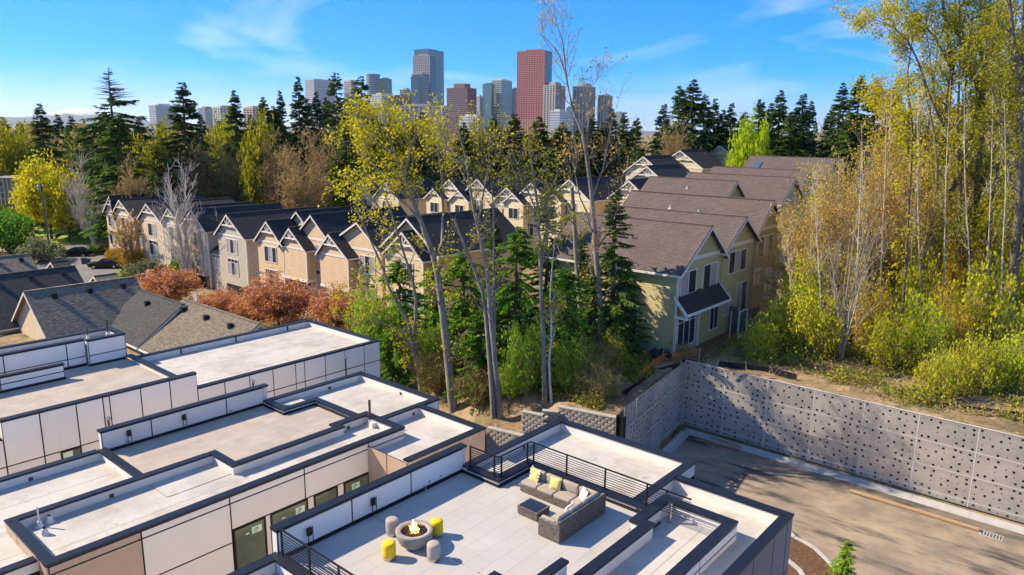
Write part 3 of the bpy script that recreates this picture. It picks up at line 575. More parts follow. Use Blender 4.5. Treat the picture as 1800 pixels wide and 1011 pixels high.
# ================================================================ the setting: ground, drive, kerbs
def wleg(u): return 23.1+(u-46.75)*(1.6/10.95)
def hill(u, w):
    z = -3.65-3.5*sm(23, 56, w)-2.2*sm(60, 95, w)-1.15*(1-sm(35, 47, u))*(1-sm(60, 90, w))
    z += 4.6*sm(60, 200, u)*(1-sm(38, 80, w)) + .9*sm(10, -25, w)*0
    return z
def ground(u, w):
    pad = -8.95 if w < 46 else -8.95+.6*sm(46, 60, w); h = hill(u, w)
    if w < 22.2 or (u > 36 and w < wleg(min(u, 47))+.35): z = h if u > 47.15 else pad
    elif w < 27.1: z = h if u > 36.75-(w-22.4)*.23 else pad
    elif w < 30.6: z = pad if u < 33.75 else (-6.55+(h+6.55)*sm(35., 37., u))
    else: z = pad+(h-pad)*sm(30.5, 37, u)
    if w > 46: z = pad+(h-pad)*max(sm(30.5, 37, u)*(1-sm(46, 52, w)), sm(50, 62, w)*sm(28, 40, u))
    d = math.hypot(u, w)
    if d > 250: z += (-14-z)*sm(250, 900, d)
    return z
def ground_hit(px, py):
    d = ray(px, py); t = 5.
    while t < 900:
        x, y, z = d[0]*t, d[1]*t, HC+d[2]*t
        if z <= ground(*uw_of(x, y)): return x, y, ground(*uw_of(x, y))
        t += .25 if t < 150 else 1.
    return d[0]*t, d[1]*t, -14
def axis(dense, far0, far1):
    a = list(np.arange(dense[0], dense[1], dense[2])); s = dense[2]*1.5; x = a[-1]
    while x < far1: x += s; a.append(x); s *= 1.16
    s = dense[2]*1.5; x = a[0]
    while x > far0: x -= s; a.insert(0, x); s *= 1.16
    return a
gu = axis((27, 56, .45), -3000, 30000); gw = axis((-6, 48, .45), -26000, 30000)
gv = []; gf = []
for u in gu:
    for w_ in gw:
        p = xy_of(u, w_); z = ground(u, w_)
        if math.hypot(u, w_) < 200 and z > -8.9: z += .10*math.sin(u*1.7+w_*.6)*math.sin(w_*1.3-u*.4)+.05*math.sin(u*3.9+1)*math.sin(w_*4.3)
        gv.append((p[0], p[1], z))
nw = len(gw)
for i in range(len(gu)-1):
    for j in range(nw-1): gf.append([i*nw+j, (i+1)*nw+j, (i+1)*nw+j+1, i*nw+j+1])
mg = mat('soil', (.17, .115, .065), .95, .3, .35, col2=(.44, .31, .175), detail=9, bump=1., bscale=3.)
over(mg, (.07, .10, .02), .28, .5, .62, .8, 8, seed=4); over(mg, (.42, .31, .17), 1.1, .57, .66, .8, 8, seed=8); over(mg, (.035, .028, .02), 2.3, .57, .65, .7, 9, seed=12)
gm = bpy.data.meshes.new('ground'); gm.from_pydata(gv, [], gf); gm.materials.append(mg); gm.polygons.foreach_set('use_smooth', [True]*len(gm.polygons))
tag(link('ground', gm), kind='structure')
# drive: dusty new asphalt
mr_ = mat('drive_asphalt', (.20, .165, .13), .9, .15, .5, col2=(.42, .32, .22), detail=10, bump=.35, bscale=18)
over(mr_, (.05, .045, .045), .35, .52, .62, .9, 9, stretch=(1.8, .35, 1), seed=2); over(mr_, (.50, .38, .25), .22, .52, .66, .75, 9, stretch=(1.6, .4, 1), seed=6); over(mr_, (.09, .075, .065), 1.6, .58, .66, .6, 9, stretch=(2.5, .35, 1), seed=16)
t = mr_.node_tree; b_ = t.nodes['Principled BSDF']; src = b_.inputs['Base Color'].links[0].from_socket; tcn = N(t, 'ShaderNodeTexCoord'); sx_ = N(t, 'ShaderNodeSeparateXYZ'); t.links.new(tcn.outputs['Object'], sx_.inputs[0])
nz_ = N(t, 'ShaderNodeTexNoise'); nz_.inputs['Scale'].default_value = .35; nz_.inputs['Detail'].default_value = 10; nz_.inputs['Roughness'].default_value = .7; t.links.new(tcn.outputs['Object'], nz_.inputs[0])
ma = N(t, 'ShaderNodeMath', operation='MULTIPLY_ADD'); ma.inputs[1].default_value = 9; t.links.new(nz_.outputs['Fac'], ma.inputs[0]); t.links.new(sx_.outputs['X'], ma.inputs[2])
mk = N(t, 'ShaderNodeMapRange'); mk.inputs[1].default_value = 14.6; mk.inputs[2].default_value = 18.5; mk.inputs[4].default_value = .75; t.links.new(ma.outputs[0], mk.inputs[0])
mxn = N(t, 'ShaderNodeMixRGB'); mxn.inputs[2].default_value = (.095, .084, .074, 1); t.links.new(mk.outputs[0], mxn.inputs[0]); t.links.new(src, mxn.inputs[1]); t.links.new(mxn.outputs[0], b_.inputs['Base Color'])   # bare asphalt where the dust has not drifted
dr = MB().prism([(20, -40), (45.95, -40), (45.95, 22.3), (36.2, 20.75), (30, 22), (20, 22)], ZG-.2, ZG)
d_ = single('drive', None, None, dr, 'drive_asphalt', (33, 0, ZG), 'uw', kind='structure')
mat('concrete_kerb', (.46, .44, .41), .85, .1, 2, bump=.2, bscale=30); over(MATS['concrete_kerb'], (.30, .25, .2), 1.5, .55, .72, .5, 8)
kb = Thing('kerb', None, None, (46, 10, ZG)); del_ = kb.e; kb.e['kind'] = 'structure'
w0 = 22.6
prof = [(0, .012), (.45, .03), (.5, .16), (.66, .16), (.7, .0), (.7, -.2), (0, -.2)]
while w0 > -12:
    L = 3.0; kb.part('kerb_stone', MB().extrude([(45.75+a, w0, ZG+b_) for a, b_ in prof], (0, -L+.012, 0)), 'concrete_kerb'); w0 -= L
for i in range(4):
    u0, u1 = 45.7-i*2.6, 45.7-(i+1)*2.6+.012
    a0, a1 = wleg(u0)-.55, wleg(u1)-.55
    kb.part('kerb_stone', MB().add([(u0, a0-.45+a, ZG+b_) for a, b_ in prof]+[(u1, a1-.45+a, ZG+b_) for a, b_ in prof], [tuple(range(7)), tuple(range(13, 6, -1))]+[(k, (k+1) % 7, 7+(k+1) % 7, 7+k) for k in range(7)]), 'concrete_kerb')
mat('timber', (.42, .28, .15), .8, .2, 1.2, stretch=(1, 8, 8)); mat('timber_red', (.36, .17, .07), .8, .2, 1.2)
def px_beam(name, label, p0, p1, z, hw, hh, m):
    a = at_z(*p0, z); b_ = at_z(*p1, z); single(name, label, 'lumber', MB().beam((*a, z), (*b_, z), hw, hh), m, (*a, z))
px_beam('timber_plank', 'long pale plank lying along the kerb near the drain grate', (1494, 862), (1722, 931), ZG+.10, .12, .05, 'timber')
px_beam('timber_plank', 'reddish plank lying inside the corner kerb of the drive', (1222, 772), (1297, 790.5), ZG+.09, .06, .05, 'timber_red')
px_beam('timber_plank', 'short orange plank on the kerb below the perforated wall corner', (1250, 768), (1303, 785), ZG+.21, .05, .04, 'timber')
gx, gy = at_z(1742, 941, ZG); G_ = Thing('drain_grate', 'rusty white drain grate set in the drive by the kerb', 'drain', (*uw_of(gx, gy), ZG))
u_, w__ = uw_of(gx, gy)
G_.part('frame', MB().box(u_-.3, u_+.3, w__-.55, w__+.55, ZG, ZG+.012), 'concrete_kerb')
for i in range(4):
    for j in range(7): G_.part('slot', MB().box(u_-.24+i*.125, u_-.15+i*.125, w__-.5+j*.145, w__-.41+j*.145, ZG+.012, ZG+.016), 'joint')
mx_, my_ = at_z(1515.5, 956, ZG); single('manhole_cover', 'small dark round cover in the dusty drive', 'cover', MB().lathe([(.26, .003), (.26, .01), (.22, .014)], (0, 0), 20), 'joint', (mx_, my_, ZG))
# planting bed and its kerb beside the furnished building
mat('mulch', (.075, .04, .022), .95, .5, 7, col2=(.20, .11, .06), detail=8, bump=1., bscale=25)
bed = [at_z(*p, ZG) for p in ((1385, 930), (1412, 951), (1440, 970), (1465, 997), (1478, 1018), (1470, 1050), (1380, 1050), (1330, 980))]
single('planting_bed', None, None, MB().prism([(p[0], p[1]) for p in bed][::-1], ZG-.05, ZG+.09), 'mulch', kind='structure')
ks = [at_z(*p, ZG+.14) for p in ((1380, 926), (1397, 944), (1412, 951), (1432, 963), (1452, 982), (1468, 1000), (1480, 1020))]
k = MB()
for a, b_ in zip(ks[:-1], ks[1:]): k.beam((*a, ZG+.04), (*b_, ZG+.04), .1, .12)
single('kerb', None, None, k, 'concrete_kerb', kind='structure')
ks = [at_z(*p, ZG+.14) for p in ((1370, 975), (1392, 990), (1405, 1001), (1416, 1018))]
k = MB()
for a, b_ in zip(ks[:-1], ks[1:]): k.beam((*a, ZG+.05), (*b_, ZG+.05), .11, .12)
single('kerb', None, None, k, 'concrete_kerb', kind='structure')
# ================================================================ perforated metal wall
mp_ = mat('perforated_metal', (.50, .455, .41), .40, .10, .5, metal=.6, col2=(.70, .645, .59), detail=6, stretch=(.6, .6, 2.2)); over(mp_, (.62, .60, .57), 1.4, .58, .72, .5, 8, stretch=(1, 1, .35), seed=5); over(mp_, (.30, .285, .27), .45, .48, .66, .55, 8, seed=31); objvar(mp_, .1)
mat('seam_metal', (.78, .75, .71), .5, .1, 3, metal=.3)
def perf_mesh(wd, ht, seed):
    r = random.Random(seed); H_ = []; nx, nz_ = max(2, int(wd/.40)), max(1, int(ht/.36))
    for i in range(nx):
        for j in range(nz_):
            big = (i+j) % 2 == 0 or r.random() < .22; s = .064 if big else .03
            if r.random() < .1: continue
            cx, cz = (i+.5)*wd/nx+r.uniform(-.09, .09), (j+.5)*ht/nz_+r.uniform(-.07, .07)
            H_.append((max(.03, cx-s), min(wd-.03, cx+s), max(.03, cz-s), min(ht-.03, cz+s)))
    zs = sorted({0, ht, *[h[2] for h in H_], *[h[3] for h in H_]}); mb = MB()
    for z0, z1 in zip(zs[:-1], zs[1:]):
        if z1-z0 < 1e-5: continue
        zm = (z0+z1)/2; iv = sorted((h[0], h[1]) for h in H_ if h[2] < zm < h[3]); x = 0.; runs = []
        for a, b_ in iv:
            if a > x: runs.append((x, a))
            x = max(x, b_)
        if x < wd: runs.append((x, wd))
        for a, b_ in runs:
            mb.add([(a, 0, z0), (b_, 0, z0), (b_, 0, z1), (a, 0, z1)], [(0, 1, 2, 3)]); mb.add([(a, .006, z0), (b_, .006, z0), (b_, .006, z1), (a, .006, z1)], [(3, 2, 1, 0)])
    for a, b_, c, d in H_:
        mb.add([(a,0,c),(b_,0,c),(b_,0,d),(a,0,d),(a,.006,c),(b_,.006,c),(b_,.006,d),(a,.006,d)], [(0,1,5,4),(1,2,6,5),(2,3,7,6),(3,0,4,7)])
    return mb.mesh('perforated_panel', 'perforated_metal')
PW = Thing('perforated_wall', 'tall perforated grey metal retaining wall along the drive', 'wall', (46.75, 23.1, ZG))
pm = [perf_mesh(3.04, 1.52, 11), perf_mesh(3.04, 1.52, 12)]; pb = perf_mesh(3.04, .34, 14)
ZT = -3.58
def put_panel(me, u, w_, z, rz):
    o = link('panel', me, PW.e); o.location = (u-46.75, w_-23.1, z-ZG); o.rotation_euler = (0, 0, rz)
for c in range(10):
    wq = 23.1-3.045*c
    for r_ in range(3): put_panel(pm[(c+r_) % 2], 46.75, wq, ZT-1.523*(r_+1), -math.pi/2)
    put_panel(pb, 46.75, wq, ZT-1.523*3-.345, -math.pi/2)
    PW.part('seam_strip', MB().box(46.735, 46.746, wq-.02, wq+.02, -8.5, ZT), 'seam_metal')
for r_ in range(3): PW.part('seam_strip', MB().box(46.738, 46.747, -7.3, 23.1, ZT-1.523*(r_+1)-.017, ZT-1.523*(r_+1)+.017), 'seam_metal')
PW.part('top_edge', MB().box(46.72, 46.8, -7.3, 23.12, ZT, ZT+.03), 'seam_metal')
la = math.atan2(1.6, 10.95)
pm3 = [perf_mesh(1.9, 1.52, 15), perf_mesh(1.9, .34, 16)]
for c in range(4):
    d0 = 11.07-(1.9 if c == 3 else 0)-3.045*c if c < 3 else 0
    s = 11.07-3.045*c-3.045 if c < 3 else 0.; me = None
    uu, ww = 35.8+math.cos(la)*s, 21.5+math.sin(la)*s
    for r_ in range(3): put_panel(pm[(c+r_+1) % 2] if c < 3 else pm3[0], uu, ww, ZT-1.523*(r_+1), la)
    put_panel(pb if c < 3 else pm3[1], uu, ww, ZT-1.523*3-.345, la)
    uu2, ww2 = uu, ww
    PW.part('seam_strip', MB().beam((uu2, ww2-.008, -8.5), (uu2, ww2-.008, ZT), .02, .005, up=(0, 1, 0)), 'seam_metal')
for r_ in range(3): PW.part('seam_strip', MB().beam((35.8, 21.492, ZT-1.523*(r_+1)), (46.73, 23.09, ZT-1.523*(r_+1)), .006, .017), 'seam_metal')
PW.part('backing', MB().prism([(47.0, -8), (47.13, -8), (47.13, 23.6), (47.0, 23.6)], ZG-.3, ZT-.12).prism([(35.9, 21.75), (46.98, 23.37), (46.98, 23.5), (35.9, 21.88)], ZG-.3, ZT-.45), 'joint')
PW.part('steel_post', MB().box(35.45, 35.75, 21.3, 21.38, -9, ZT-.5).box(35.56, 35.62, 21.38, 21.75, -9, ZT-.5).box(35.45, 35.75, 21.75, 21.83, -9, ZT-.5), 'trim_black')
# ================================================================ block retaining walls (one object for each block)
mat('block', (.34, .305, .265), .95, .2, 6, bump=.4, bscale=14); objvar(MATS['block'], .14)
bmb = MB().add([(0,0,0),(.44,0,0),(.44,.28,0),(0,.28,0),(0,0,.19),(.44,0,.19),(.44,.28,.19),(0,.28,.19),(.05,-.04,.03),(.22,-.055,.02),(.39,-.04,.03),(.39,-.045,.16),(.22,-.06,.17),(.05,-.04,.16)],
   [(3,2,1,0),(4,5,6,7),(1,2,6,5),(2,3,7,6),(3,0,4,7),(0,1,10,9,8),(1,5,11,10),(5,4,13,12,11),(4,0,8,13),(8,9,12,13),(9,10,11,12)])
bme = bmb.mesh('block', 'block')
mat('block_cap', (.40, .38, .34), .9, .12, 5, bump=.4, bscale=20)
def block_wall(label, a, b_, zt, zb):
    a = np.array(a, float); b_ = np.array(b_, float); L = np.linalg.norm(b_-a); ang = math.atan2(*(b_-a)[::-1])
    T = Thing('retaining_wall', label, 'wall', (*a, zb)); T.e.rotation_euler = (0, 0, ROT+ang)
    nr = int((zt-.08-zb)/.2)
    for r_ in range(nr):
        x = -.22 if r_ % 2 else 0.
        while x < L-.05:
            o = link('block', bme, T.e); o.location = (max(x, 0), 0, zt-zb-.08-.2*(r_+1)+random.uniform(0, .004)); 
            if x < 0: o.scale = (.5, 1, 1)
            x += .45
    n = max(1, int(L/.6))
    for i in range(n): 
        o = link('cap_block', MB().box(i*L/n+.004, (i+1)*L/n-.004, -.07, .3, zt-zb-.08, zt-zb).mesh('cap_block', 'block_cap'), T.e)
    return T
def uwz(px, py, z): return uw_of(*at_z(px, py, z))
# faces look towards -u (the camera): run them with the face on the right-hand side
block_wall('highest grey block retaining wall beside the black steel post', uwz(981, 714, -4.6), uwz(1084, 734, -4.6), -4.6, -7.4)
block_wall('middle step of the grey block retaining wall', uwz(953, 721.5, -4.9), uwz(982, 724, -4.9), -4.9, -7.4)
block_wall('lowest step of the grey block retaining wall', uwz(917, 722.5, -5.1), uwz(954, 730, -5.1), -5.1, -7.4)
block_wall('low grey block wall showing between the two near buildings', uwz(856, 751, -6.4), uwz(935, 770, -6.4), -6.4, -8.9)
# ================================================================ gabled houses
sidingmat('siding_olive', (.50, .42, .205)); sidingmat('siding_tan', (.60, .435, .265)); sidingmat('siding_cream', (.68, .555, .36)); sidingmat('siding_beige', (.54, .455, .34)); sidingmat('siding_grey', (.44, .395, .325)); sidingmat('siding_peach', (.56, .435, .30))
for ax in 'xy':
    shinglemat('shingle_brown_'+ax, (.125, .098, .09), (.165, .128, .115), ax, .34, .10); shinglemat('shingle_black_'+ax, (.038, .036, .037), (.058, .055, .055), ax, .34, .10)
    shinglemat('shingle_weathered_'+ax, (.19, .155, .115), (.37, .305, .23), ax, .30, .11); shinglemat('shingle_slate_'+ax, (.055, .052, .052), (.09, .085, .083), ax, .30, .11); shinglemat('shingle_tan_'+ax, (.15, .12, .09), (.25, .205, .155), ax, .30, .11)
mat('soffit', (.5, .47, .42), .8, .1)
mat('brick_base', (.22, .13, .09), .9, .3, 6)
def gable(T, ori, a0, a1, zb, ze0, ze1, ap, zp, d0, d1, wm, rm, ov=.4, front=True, th=.16, truss=False, back=True, ridgecap=True):
    """ori 'u': the ridge runs along u and the cross-section lies in w; ori 'w': the other way round. d0 is the end with the visible gable"""
    P = (lambda a, d, z: (d, a, z)) if ori == 'u' else (lambda a, d, z: (a, d, z))
    s = 1 if d1 > d0 else -1
    pts = [P(a0, d0, zb), P(a1, d0, zb), P(a1, d0, ze1), P(ap, d0, zp), P(a0, d0, ze0)]
    vec = np.array(P(0, d1-d0, 0), float)
    T.part('wall', MB().extrude(pts, vec), wm)
    e0, e1 = d0-ov*s, d1+(ov*s if back else 0)
    for (ae, ze) in ((a0, ze0), (a1, ze1)):
        m = (ze-zp)/(ae-ap); sg = 1 if ae > ap else -1; ao = ae+sg*ov; zo = zp+m*(ao-ap)
        q = [P(ap, e0, zp+.02), P(ao, e0, zo+.02), P(ao, e0, zo+.02+th), P(ap, e0, zp+.02+th)]
        T.part('roof', MB().extrude(q, np.array(P(0, e1-e0, 0), float)), rm)
        if front:
            T.part('rake_board', MB().extrude([P(ap, e0, zp-.12), P(ao, e0, zo-.12), P(ao, e0, zo+.1), P(ap, e0, zp+.1)], np.array(P(0, -.05*s, 0), float)), 'white_trim')
        T.part('gutter', MB().extrude([P(ao, e0, zo-.05), P(ao+sg*.1, e0, zo-.05), P(ao+sg*.1, e0, zo+.1), P(ao, e0, zo+.1)], np.array(P(0, e1-e0, 0), float)), 'white_trim')
    if ridgecap: T.part('ridge_cap', MB().beam(P(ap, e0, zp+.17), P(ap, e1, zp+.17), .14, .045), rm)
    if truss:   # little decorative king-post in the peak
        zt_ = zp-(zp-min(ze0, ze1))*.52; k = (zp-zt_)/(zp-ze0); k1 = (zp-zt_)/(zp-ze1); d = d0-(ov-.06)*s
        b = MB().beam(P(ap+(a0-ap)*k*.95, d, zt_), P(ap+(a1-ap)*k1*.95, d, zt_), .05, .09)
        for f in (-.5, 0, .5): b.beam(P(ap, d+.001, zt_), P(ap+(a1-a0)*.5*f*k*.8, d+.001, zt_+(zp-zt_)*(.95 if f == 0 else .55)), .035, .05)
        T.part('gable_bracket', b, 'white_trim')
def win(T, ori, c, a0, a1, z0, z1, nv=2, head=0., glass='curtain', fr=.09, s=-1, tm='white_trim'):
    """window on a wall plane (ori 'u': plane u=c seen from -u; 'w': plane w=c seen from -w): white frame, one pane object per light"""
    def B(mb, x0, x1, q0, q1, e0, e1): return mb.box(c+s*e1, c+s*e0, x0, x1, q0, q1) if ori == 'u' else mb.box(x0, x1, c+s*e1, c+s*e0, q0, q1)
    if a0 > a1: a0, a1 = a1, a0
    f = MB(); B(f, a0-fr, a0, z0-fr, z1+fr, 0, .07); B(f, a1, a1+fr, z0-fr, z1+fr, 0, .07); B(f, a0, a1, z1, z1+fr, 0, .068); B(f, a0, a1, z0-fr, z0, 0, .068)
    st = (a1-a0)/nv; zh = z1-head
    for i in range(1, nv): B(f, a0+i*st-.03, a0+i*st+.03, z0, z1, 0, .066)
    if head: B(f, a0, a1, zh-.03, zh+.03, 0, .064)
    fo = T.part('window', f, tm)
    for i in range(nv):
        g = glass if not isinstance(glass, (list, tuple)) else glass[i % len(glass)]
        p = MB(); B(p, a0+i*st+(.03 if i else 0), a0+(i+1)*st-(.03 if i < nv-1 else 0), z0, zh-(.03 if head else 0), .005, .03); T.part('pane', p, g, fo)
        if head: p = MB(); B(p, a0+i*st+(.03 if i else 0), a0+(i+1)*st-(.03 if i < nv-1 else 0), zh+.03, z1, .005, .03); T.part('pane', p, 'glass_blue', fo)
    return fo
KS = 1.0126
def gs(u): return u*KS
def zs_(z): return HC-(HC-z)*KS
WF = 24.32
# ---------------------------------------------------------------- nearest olive house with the porch
G1 = Thing('townhouse', 'nearest olive sided townhouse with brown roof and black porch roof, behind the perforated wall', 'house', (50.5, 30, -3.7))
gable(G1, 'w', 47.13, 54.3, -4.6, 2.75, 3.15, 51.25, 5.6, WF, 36, 'siding_olive', 'shingle_brown_y', .45)
G1.part('foundation', MB().box(47.08, 47.12, WF, 34, -4.6, -3.2), 'concrete_kerb')
G1.part('corner_board', MB().box(47.07, 47.2, WF-.05, WF+.1, -3.4, 2.6), 'white_trim')
G1.part('trim_band', MB().box(48.3, 53.8, WF-.05, WF-.001, 3.32, 3.6), 'white_trim'); G1.part('gable_vent', MB().box(51.05, 51.45, WF-.06, WF, 4.5, 5.0), 'siding_olive')
win(G1, 'w', WF, 47.55, 49.9, .9, 2.55, 2, .0, ['curtain', 'glass_blue']); win(G1, 'w', WF, 51.15, 53.5, .85, 2.65, 2, 0, ['glass_blue', 'curtain'])
win(G1, 'w', WF, 52.8, 54.2, -2.75, -.75, 2, 0, 'glass_blue'); win(G1, 'w', WF, 47.5, 50.2, -3.1, -.75, 3, .45, 'glass_blue')
win(G1, 'u', 47.13, 27.6, 28.5, -2.75, -.55, 1, .55, 'glass_blue')
# porch roof, posts, railing
wf_, zl = on_u(1209, 557, 46.9); pu0, pu1 = 46.75, 54.1
def sloped(u0, u1, dz0, dz1): return MB().add([(u0, WF, .8+dz0), (u1, WF, .8+dz0), (u1, wf_, zl+dz0), (u0, wf_, zl+dz0), (u0, WF, .8+dz1), (u1, WF, .8+dz1), (u1, wf_, zl+dz1), (u0, wf_, zl+dz1)], [(0,1,2,3),(7,6,5,4),(0,4,5,1),(1,5,6,2),(2,6,7,3),(3,7,4,0)])
G1.part('porch_roof', sloped(pu0+.07, pu1-.07, 0, .15), 'shingle_black_x')
G1.part('porch_gutter', MB().box(pu0-.05, pu1+.05, wf_-.12, wf_, zl-.02, zl+.15), 'white_trim')
for u in (pu0, pu1): G1.part('porch_rake_board', sloped(u-.06, u+.06, -.1, .19), 'white_trim')
G1.part('porch_beam', MB().box(46.8, 47.0, wf_, WF, zl-.3, zl-.1), 'white_trim')
for u in (47.05, 50.75): G1.part('porch_post', MB().box(u-.1, u+.1, WF-.12, WF-.002, -3.6, zl-.05 if u < 48 else -.5), 'white_trim')
mat('deck_wood', (.16, .09, .055), .8, .2, 2, stretch=(1, 8, 1)); mat('fence_wood', (.17, .145, .12), .9, .25, 3, stretch=(6, 6, .5)); mat('rail_wood', (.30, .17, .09), .8, .15, 3)
for i in range(14): G1.part('deck_board', MB().box(47, 56.2, 22.45+i*.133, 22.45+i*.133+.125, -3.62, -3.57), 'deck_wood')
G1.part('porch_rail', MB().box(47.02, 47.1, 22.3, 24.2, -2.72, -2.63).box(47.03, 47.09, 22.3, 24.2, -3.5, -3.42).box(47.0, 47.12, 22.2, 22.32, -3.6, -2.55), 'rail_wood')
for i in range(12): G1.part('baluster', MB().box(47.04, 47.08, 22.42+i*.15, 22.47+i*.15, -3.42, -2.72), 'rail_wood')
for (u, w_, m) in ((47.0, WF-.09, 'white_trim'), (54.28, WF-.06, 'siding_olive')): G1.part('downspout', MB().box(u-.05, u+.05, w_-.05, w_+.05, -3.3, 2.7), m)
G1.part('roof_vent', MB().lathe([(.06, 0), (.06, .3)], (49.2, 29.5), 8, z0=4.45), 'trim_black')
# ---------------------------------------------------------------- next two olive houses in the row
G2 = Thing('townhouse', 'second olive townhouse from the perforated wall, with tall sliding door', 'house', (57.6, 30, -3.6))
gable(G2, 'w', 54.32, 60.75, -4.6, 3.5, 3.75, 57.75, 5.75, WF+.02, 37, 'siding_olive', 'shingle_brown_y', .42)
G2.part('trim_band', MB().box(55.0, 60.2, WF-.04, WF+.01, 3.55, 3.85), 'white_trim')
win(G2, 'w', WF+.02, 55.7, 59.0, 1.4, 3.1, 3, 0, ['glass_blue', 'curtain']); win(G2, 'w', WF+.02, 57.6, 59.7, -2.2, .25, 2, 0, ['curtain', 'glass_blue']); win(G2, 'w', WF+.02, 55.3, 56.2, -2.0, -.3, 1, 0, 'curtain')
G2.part('roof_vent', MB().lathe([(.22, 0), (.2, .1), (.05, .12), (.05, .45)], (55.9, 27.5), 10, z0=4.6), 'white_trim')
G2.part('downspout', MB().box(60.7, 60.78, WF-.1, WF, -3.3, 3.5), 'siding_olive')
G3 = Thing('townhouse', 'third olive townhouse from the perforated wall, partly behind bare twigs', 'house', (63.4, 30, -3.5))
gable(G3, 'w', 60.8, 66.9, -4.6, 4.55, 4.4, 63.4, 6.75, WF+.04, 38, 'siding_olive', 'shingle_brown_y', .42)
G3.part('trim_band', MB().box(61.3, 66.2, WF-.02, WF+.03, 4.35, 4.65), 'white_trim')
win(G3, 'w', WF+.04, 61.6, 64.8, 2.05, 3.75, 3, 0, ['glass_blue', 'curtain']); win(G3, 'w', WF+.04, 60.95, 62.6, -.4, .9, 2, .3, 'glass_blue'); win(G3, 'w', WF+.04, 63.6, 65.5, -2.0, .6, 2, 0, ['curtain', 'glass_blue'])
# ---------------------------------------------------------------- roofs further up the row
def ridge_house(label, p0, p1, z, back=4.6, fwd=3.8, drop=3.0, extra=0.):
    a = uw_of(*at_z(*p0, z)); b = uw_of(*at_z(*p1, z)); u = b[0]; wl, wr = a[1], b[1]
    T = Thing('townhouse', label, 'house', (u, (wl+wr)/2, z-10))
    gable(T, 'w', u-fwd, u+back, z-10.5, z-drop*fwd/4.2, z-drop*back/4.2, u, z, wr+.4, wl-.4, 'siding_olive', 'shingle_brown_y', .4)
    return T, u, wl, wr
R4_, u4, wl4, wr4 = ridge_house('brown roofed townhouse with white trimmed gable end right behind the third olive one', (1160.5, 311), (1297, 321), 7.0)
ridge_house('brown roof rising just behind the white trimmed gable end', (1224, 304), (1400, 314.5), 7.3)
ridge_house('brown roof in the middle of the rising row of roofs', (1262, 294), (1425, 302), 7.9)
T7, u7, wl7, wr7 = ridge_house('brown roof with a pale skylight', (1322, 275), (1470, 280), 8.8)
T7.part('skylight', MB().add([(u7-1.5, wl7-1.6, 8.8-.9), (u7-1.5, wl7-2.9, 8.8-.9), (u7-3.2, wl7-2.9, 8.8-2.1), (u7-3.2, wl7-1.6, 8.8-2.1), (u7-1.5, wl7-1.6, 8.8-.75), (u7-1.5, wl7-2.9, 8.8-.75), (u7-3.2, wl7-2.9, 8.8-1.95), (u7-3.2, wl7-1.6, 8.8-1.95)], [(0,1,2,3),(7,6,5,4),(0,4,5,1),(1,5,6,2),(2,6,7,3),(3,7,4,0)]), 'steel')
T8, u8, wl8, wr8 = ridge_house('brown roof with a small white dormer gable', (1389, 256), (1500, 259.5), 10.0)
gable(T8, 'u', wl8-10, wl8-6.6, 7, 8.6, 8.6, wl8-8.3, 9.9, u8-3.2, u8, 'siding_cream', 'shingle_brown_x', .3)
ridge_house('furthest brown roof at the top of the rising row', (1424, 250), (1520, 253), 10.5)
for i, (T, u, w_, z) in enumerate(((G1, 51.4, 33, 4.9), (G3, 61.5, 33, 5.6), (G3, 61.2, 30, 5.4), (R4_, u4-1.5, wl4-6, 6.0))): T.part('roof_vent', MB().lathe([(.2, 0), (.18, .1), (.06, .12), (.06, .4)], (u, w_), 8, z0=z), 'white_trim')
def cream(label, px, py, Y, hw, h, wm='siding_cream', depth=9, body=7., rm='shingle_black_x', small=None, ws=True):
    p = at_y(px, py, Y); u, w_ = uw_of(p[0], p[1]); z = p[2]
    T = Thing('townhouse', label, 'house', (u, w_, z-h-body), group=None)
    gable(T, 'u', w_-hw, w_+hw, z-h-body, z-h, z-h, w_, z, u, u+depth, wm, rm, .35, truss=True)
    T.part('trim_band', MB().box(u-.05, u-.001, w_-hw, w_+hw, z-h-.25, z-h), 'white_trim')
    if ws: win(T, 'u', u, w_-1.1, w_+1.1, z-h-2.3, z-h-.7, 3, 0, ['glass_blue', 'curtain']); 
    if body > 5 and ws: win(T, 'u', u, w_-1.2, w_+1.2, z-h-5.2, z-h-3.4, 3, .5, ['curtain', 'glass_blue'])
    if small:
        dw, dz, hw2, fw = small
        gable(T, 'u', w_+dw-hw2, w_+dw+hw2, z-h-body, z+dz-hw2*.75, z+dz-hw2*.75, w_+dw, z+dz, u-fw, u+3, wm, rm, .3, truss=True)
        win(T, 'u', u-fw, w_+dw-.9, w_+dw+.9, z+dz-hw2*.75-2.3, z+dz-hw2*.75-.8, 2, 0, 'glass_blue')
    return T
cream('cream gabled house with a smaller front gable, left of the rising brown roofs', 1267, 257, 146, 4.6, 3.0, small=(2.9, -1.5, 2.2, 2.))
cream('cream gable with dark roof beside the pale bare tree, right of it', 1197, 265, 135, 4.4, 2.9)
cream('cream gable peeking out left of the pale bare tree', 1133, 276, 128, 3.6, 2.5)
cream('cream gable below the pale bare tree with dark roof to its right', 1139, 293, 112, 3.4, 2.4)
cream('small dark roofed cream house half hidden by cedars', 1108, 318, 100, 3.0, 2.3, ws=False)
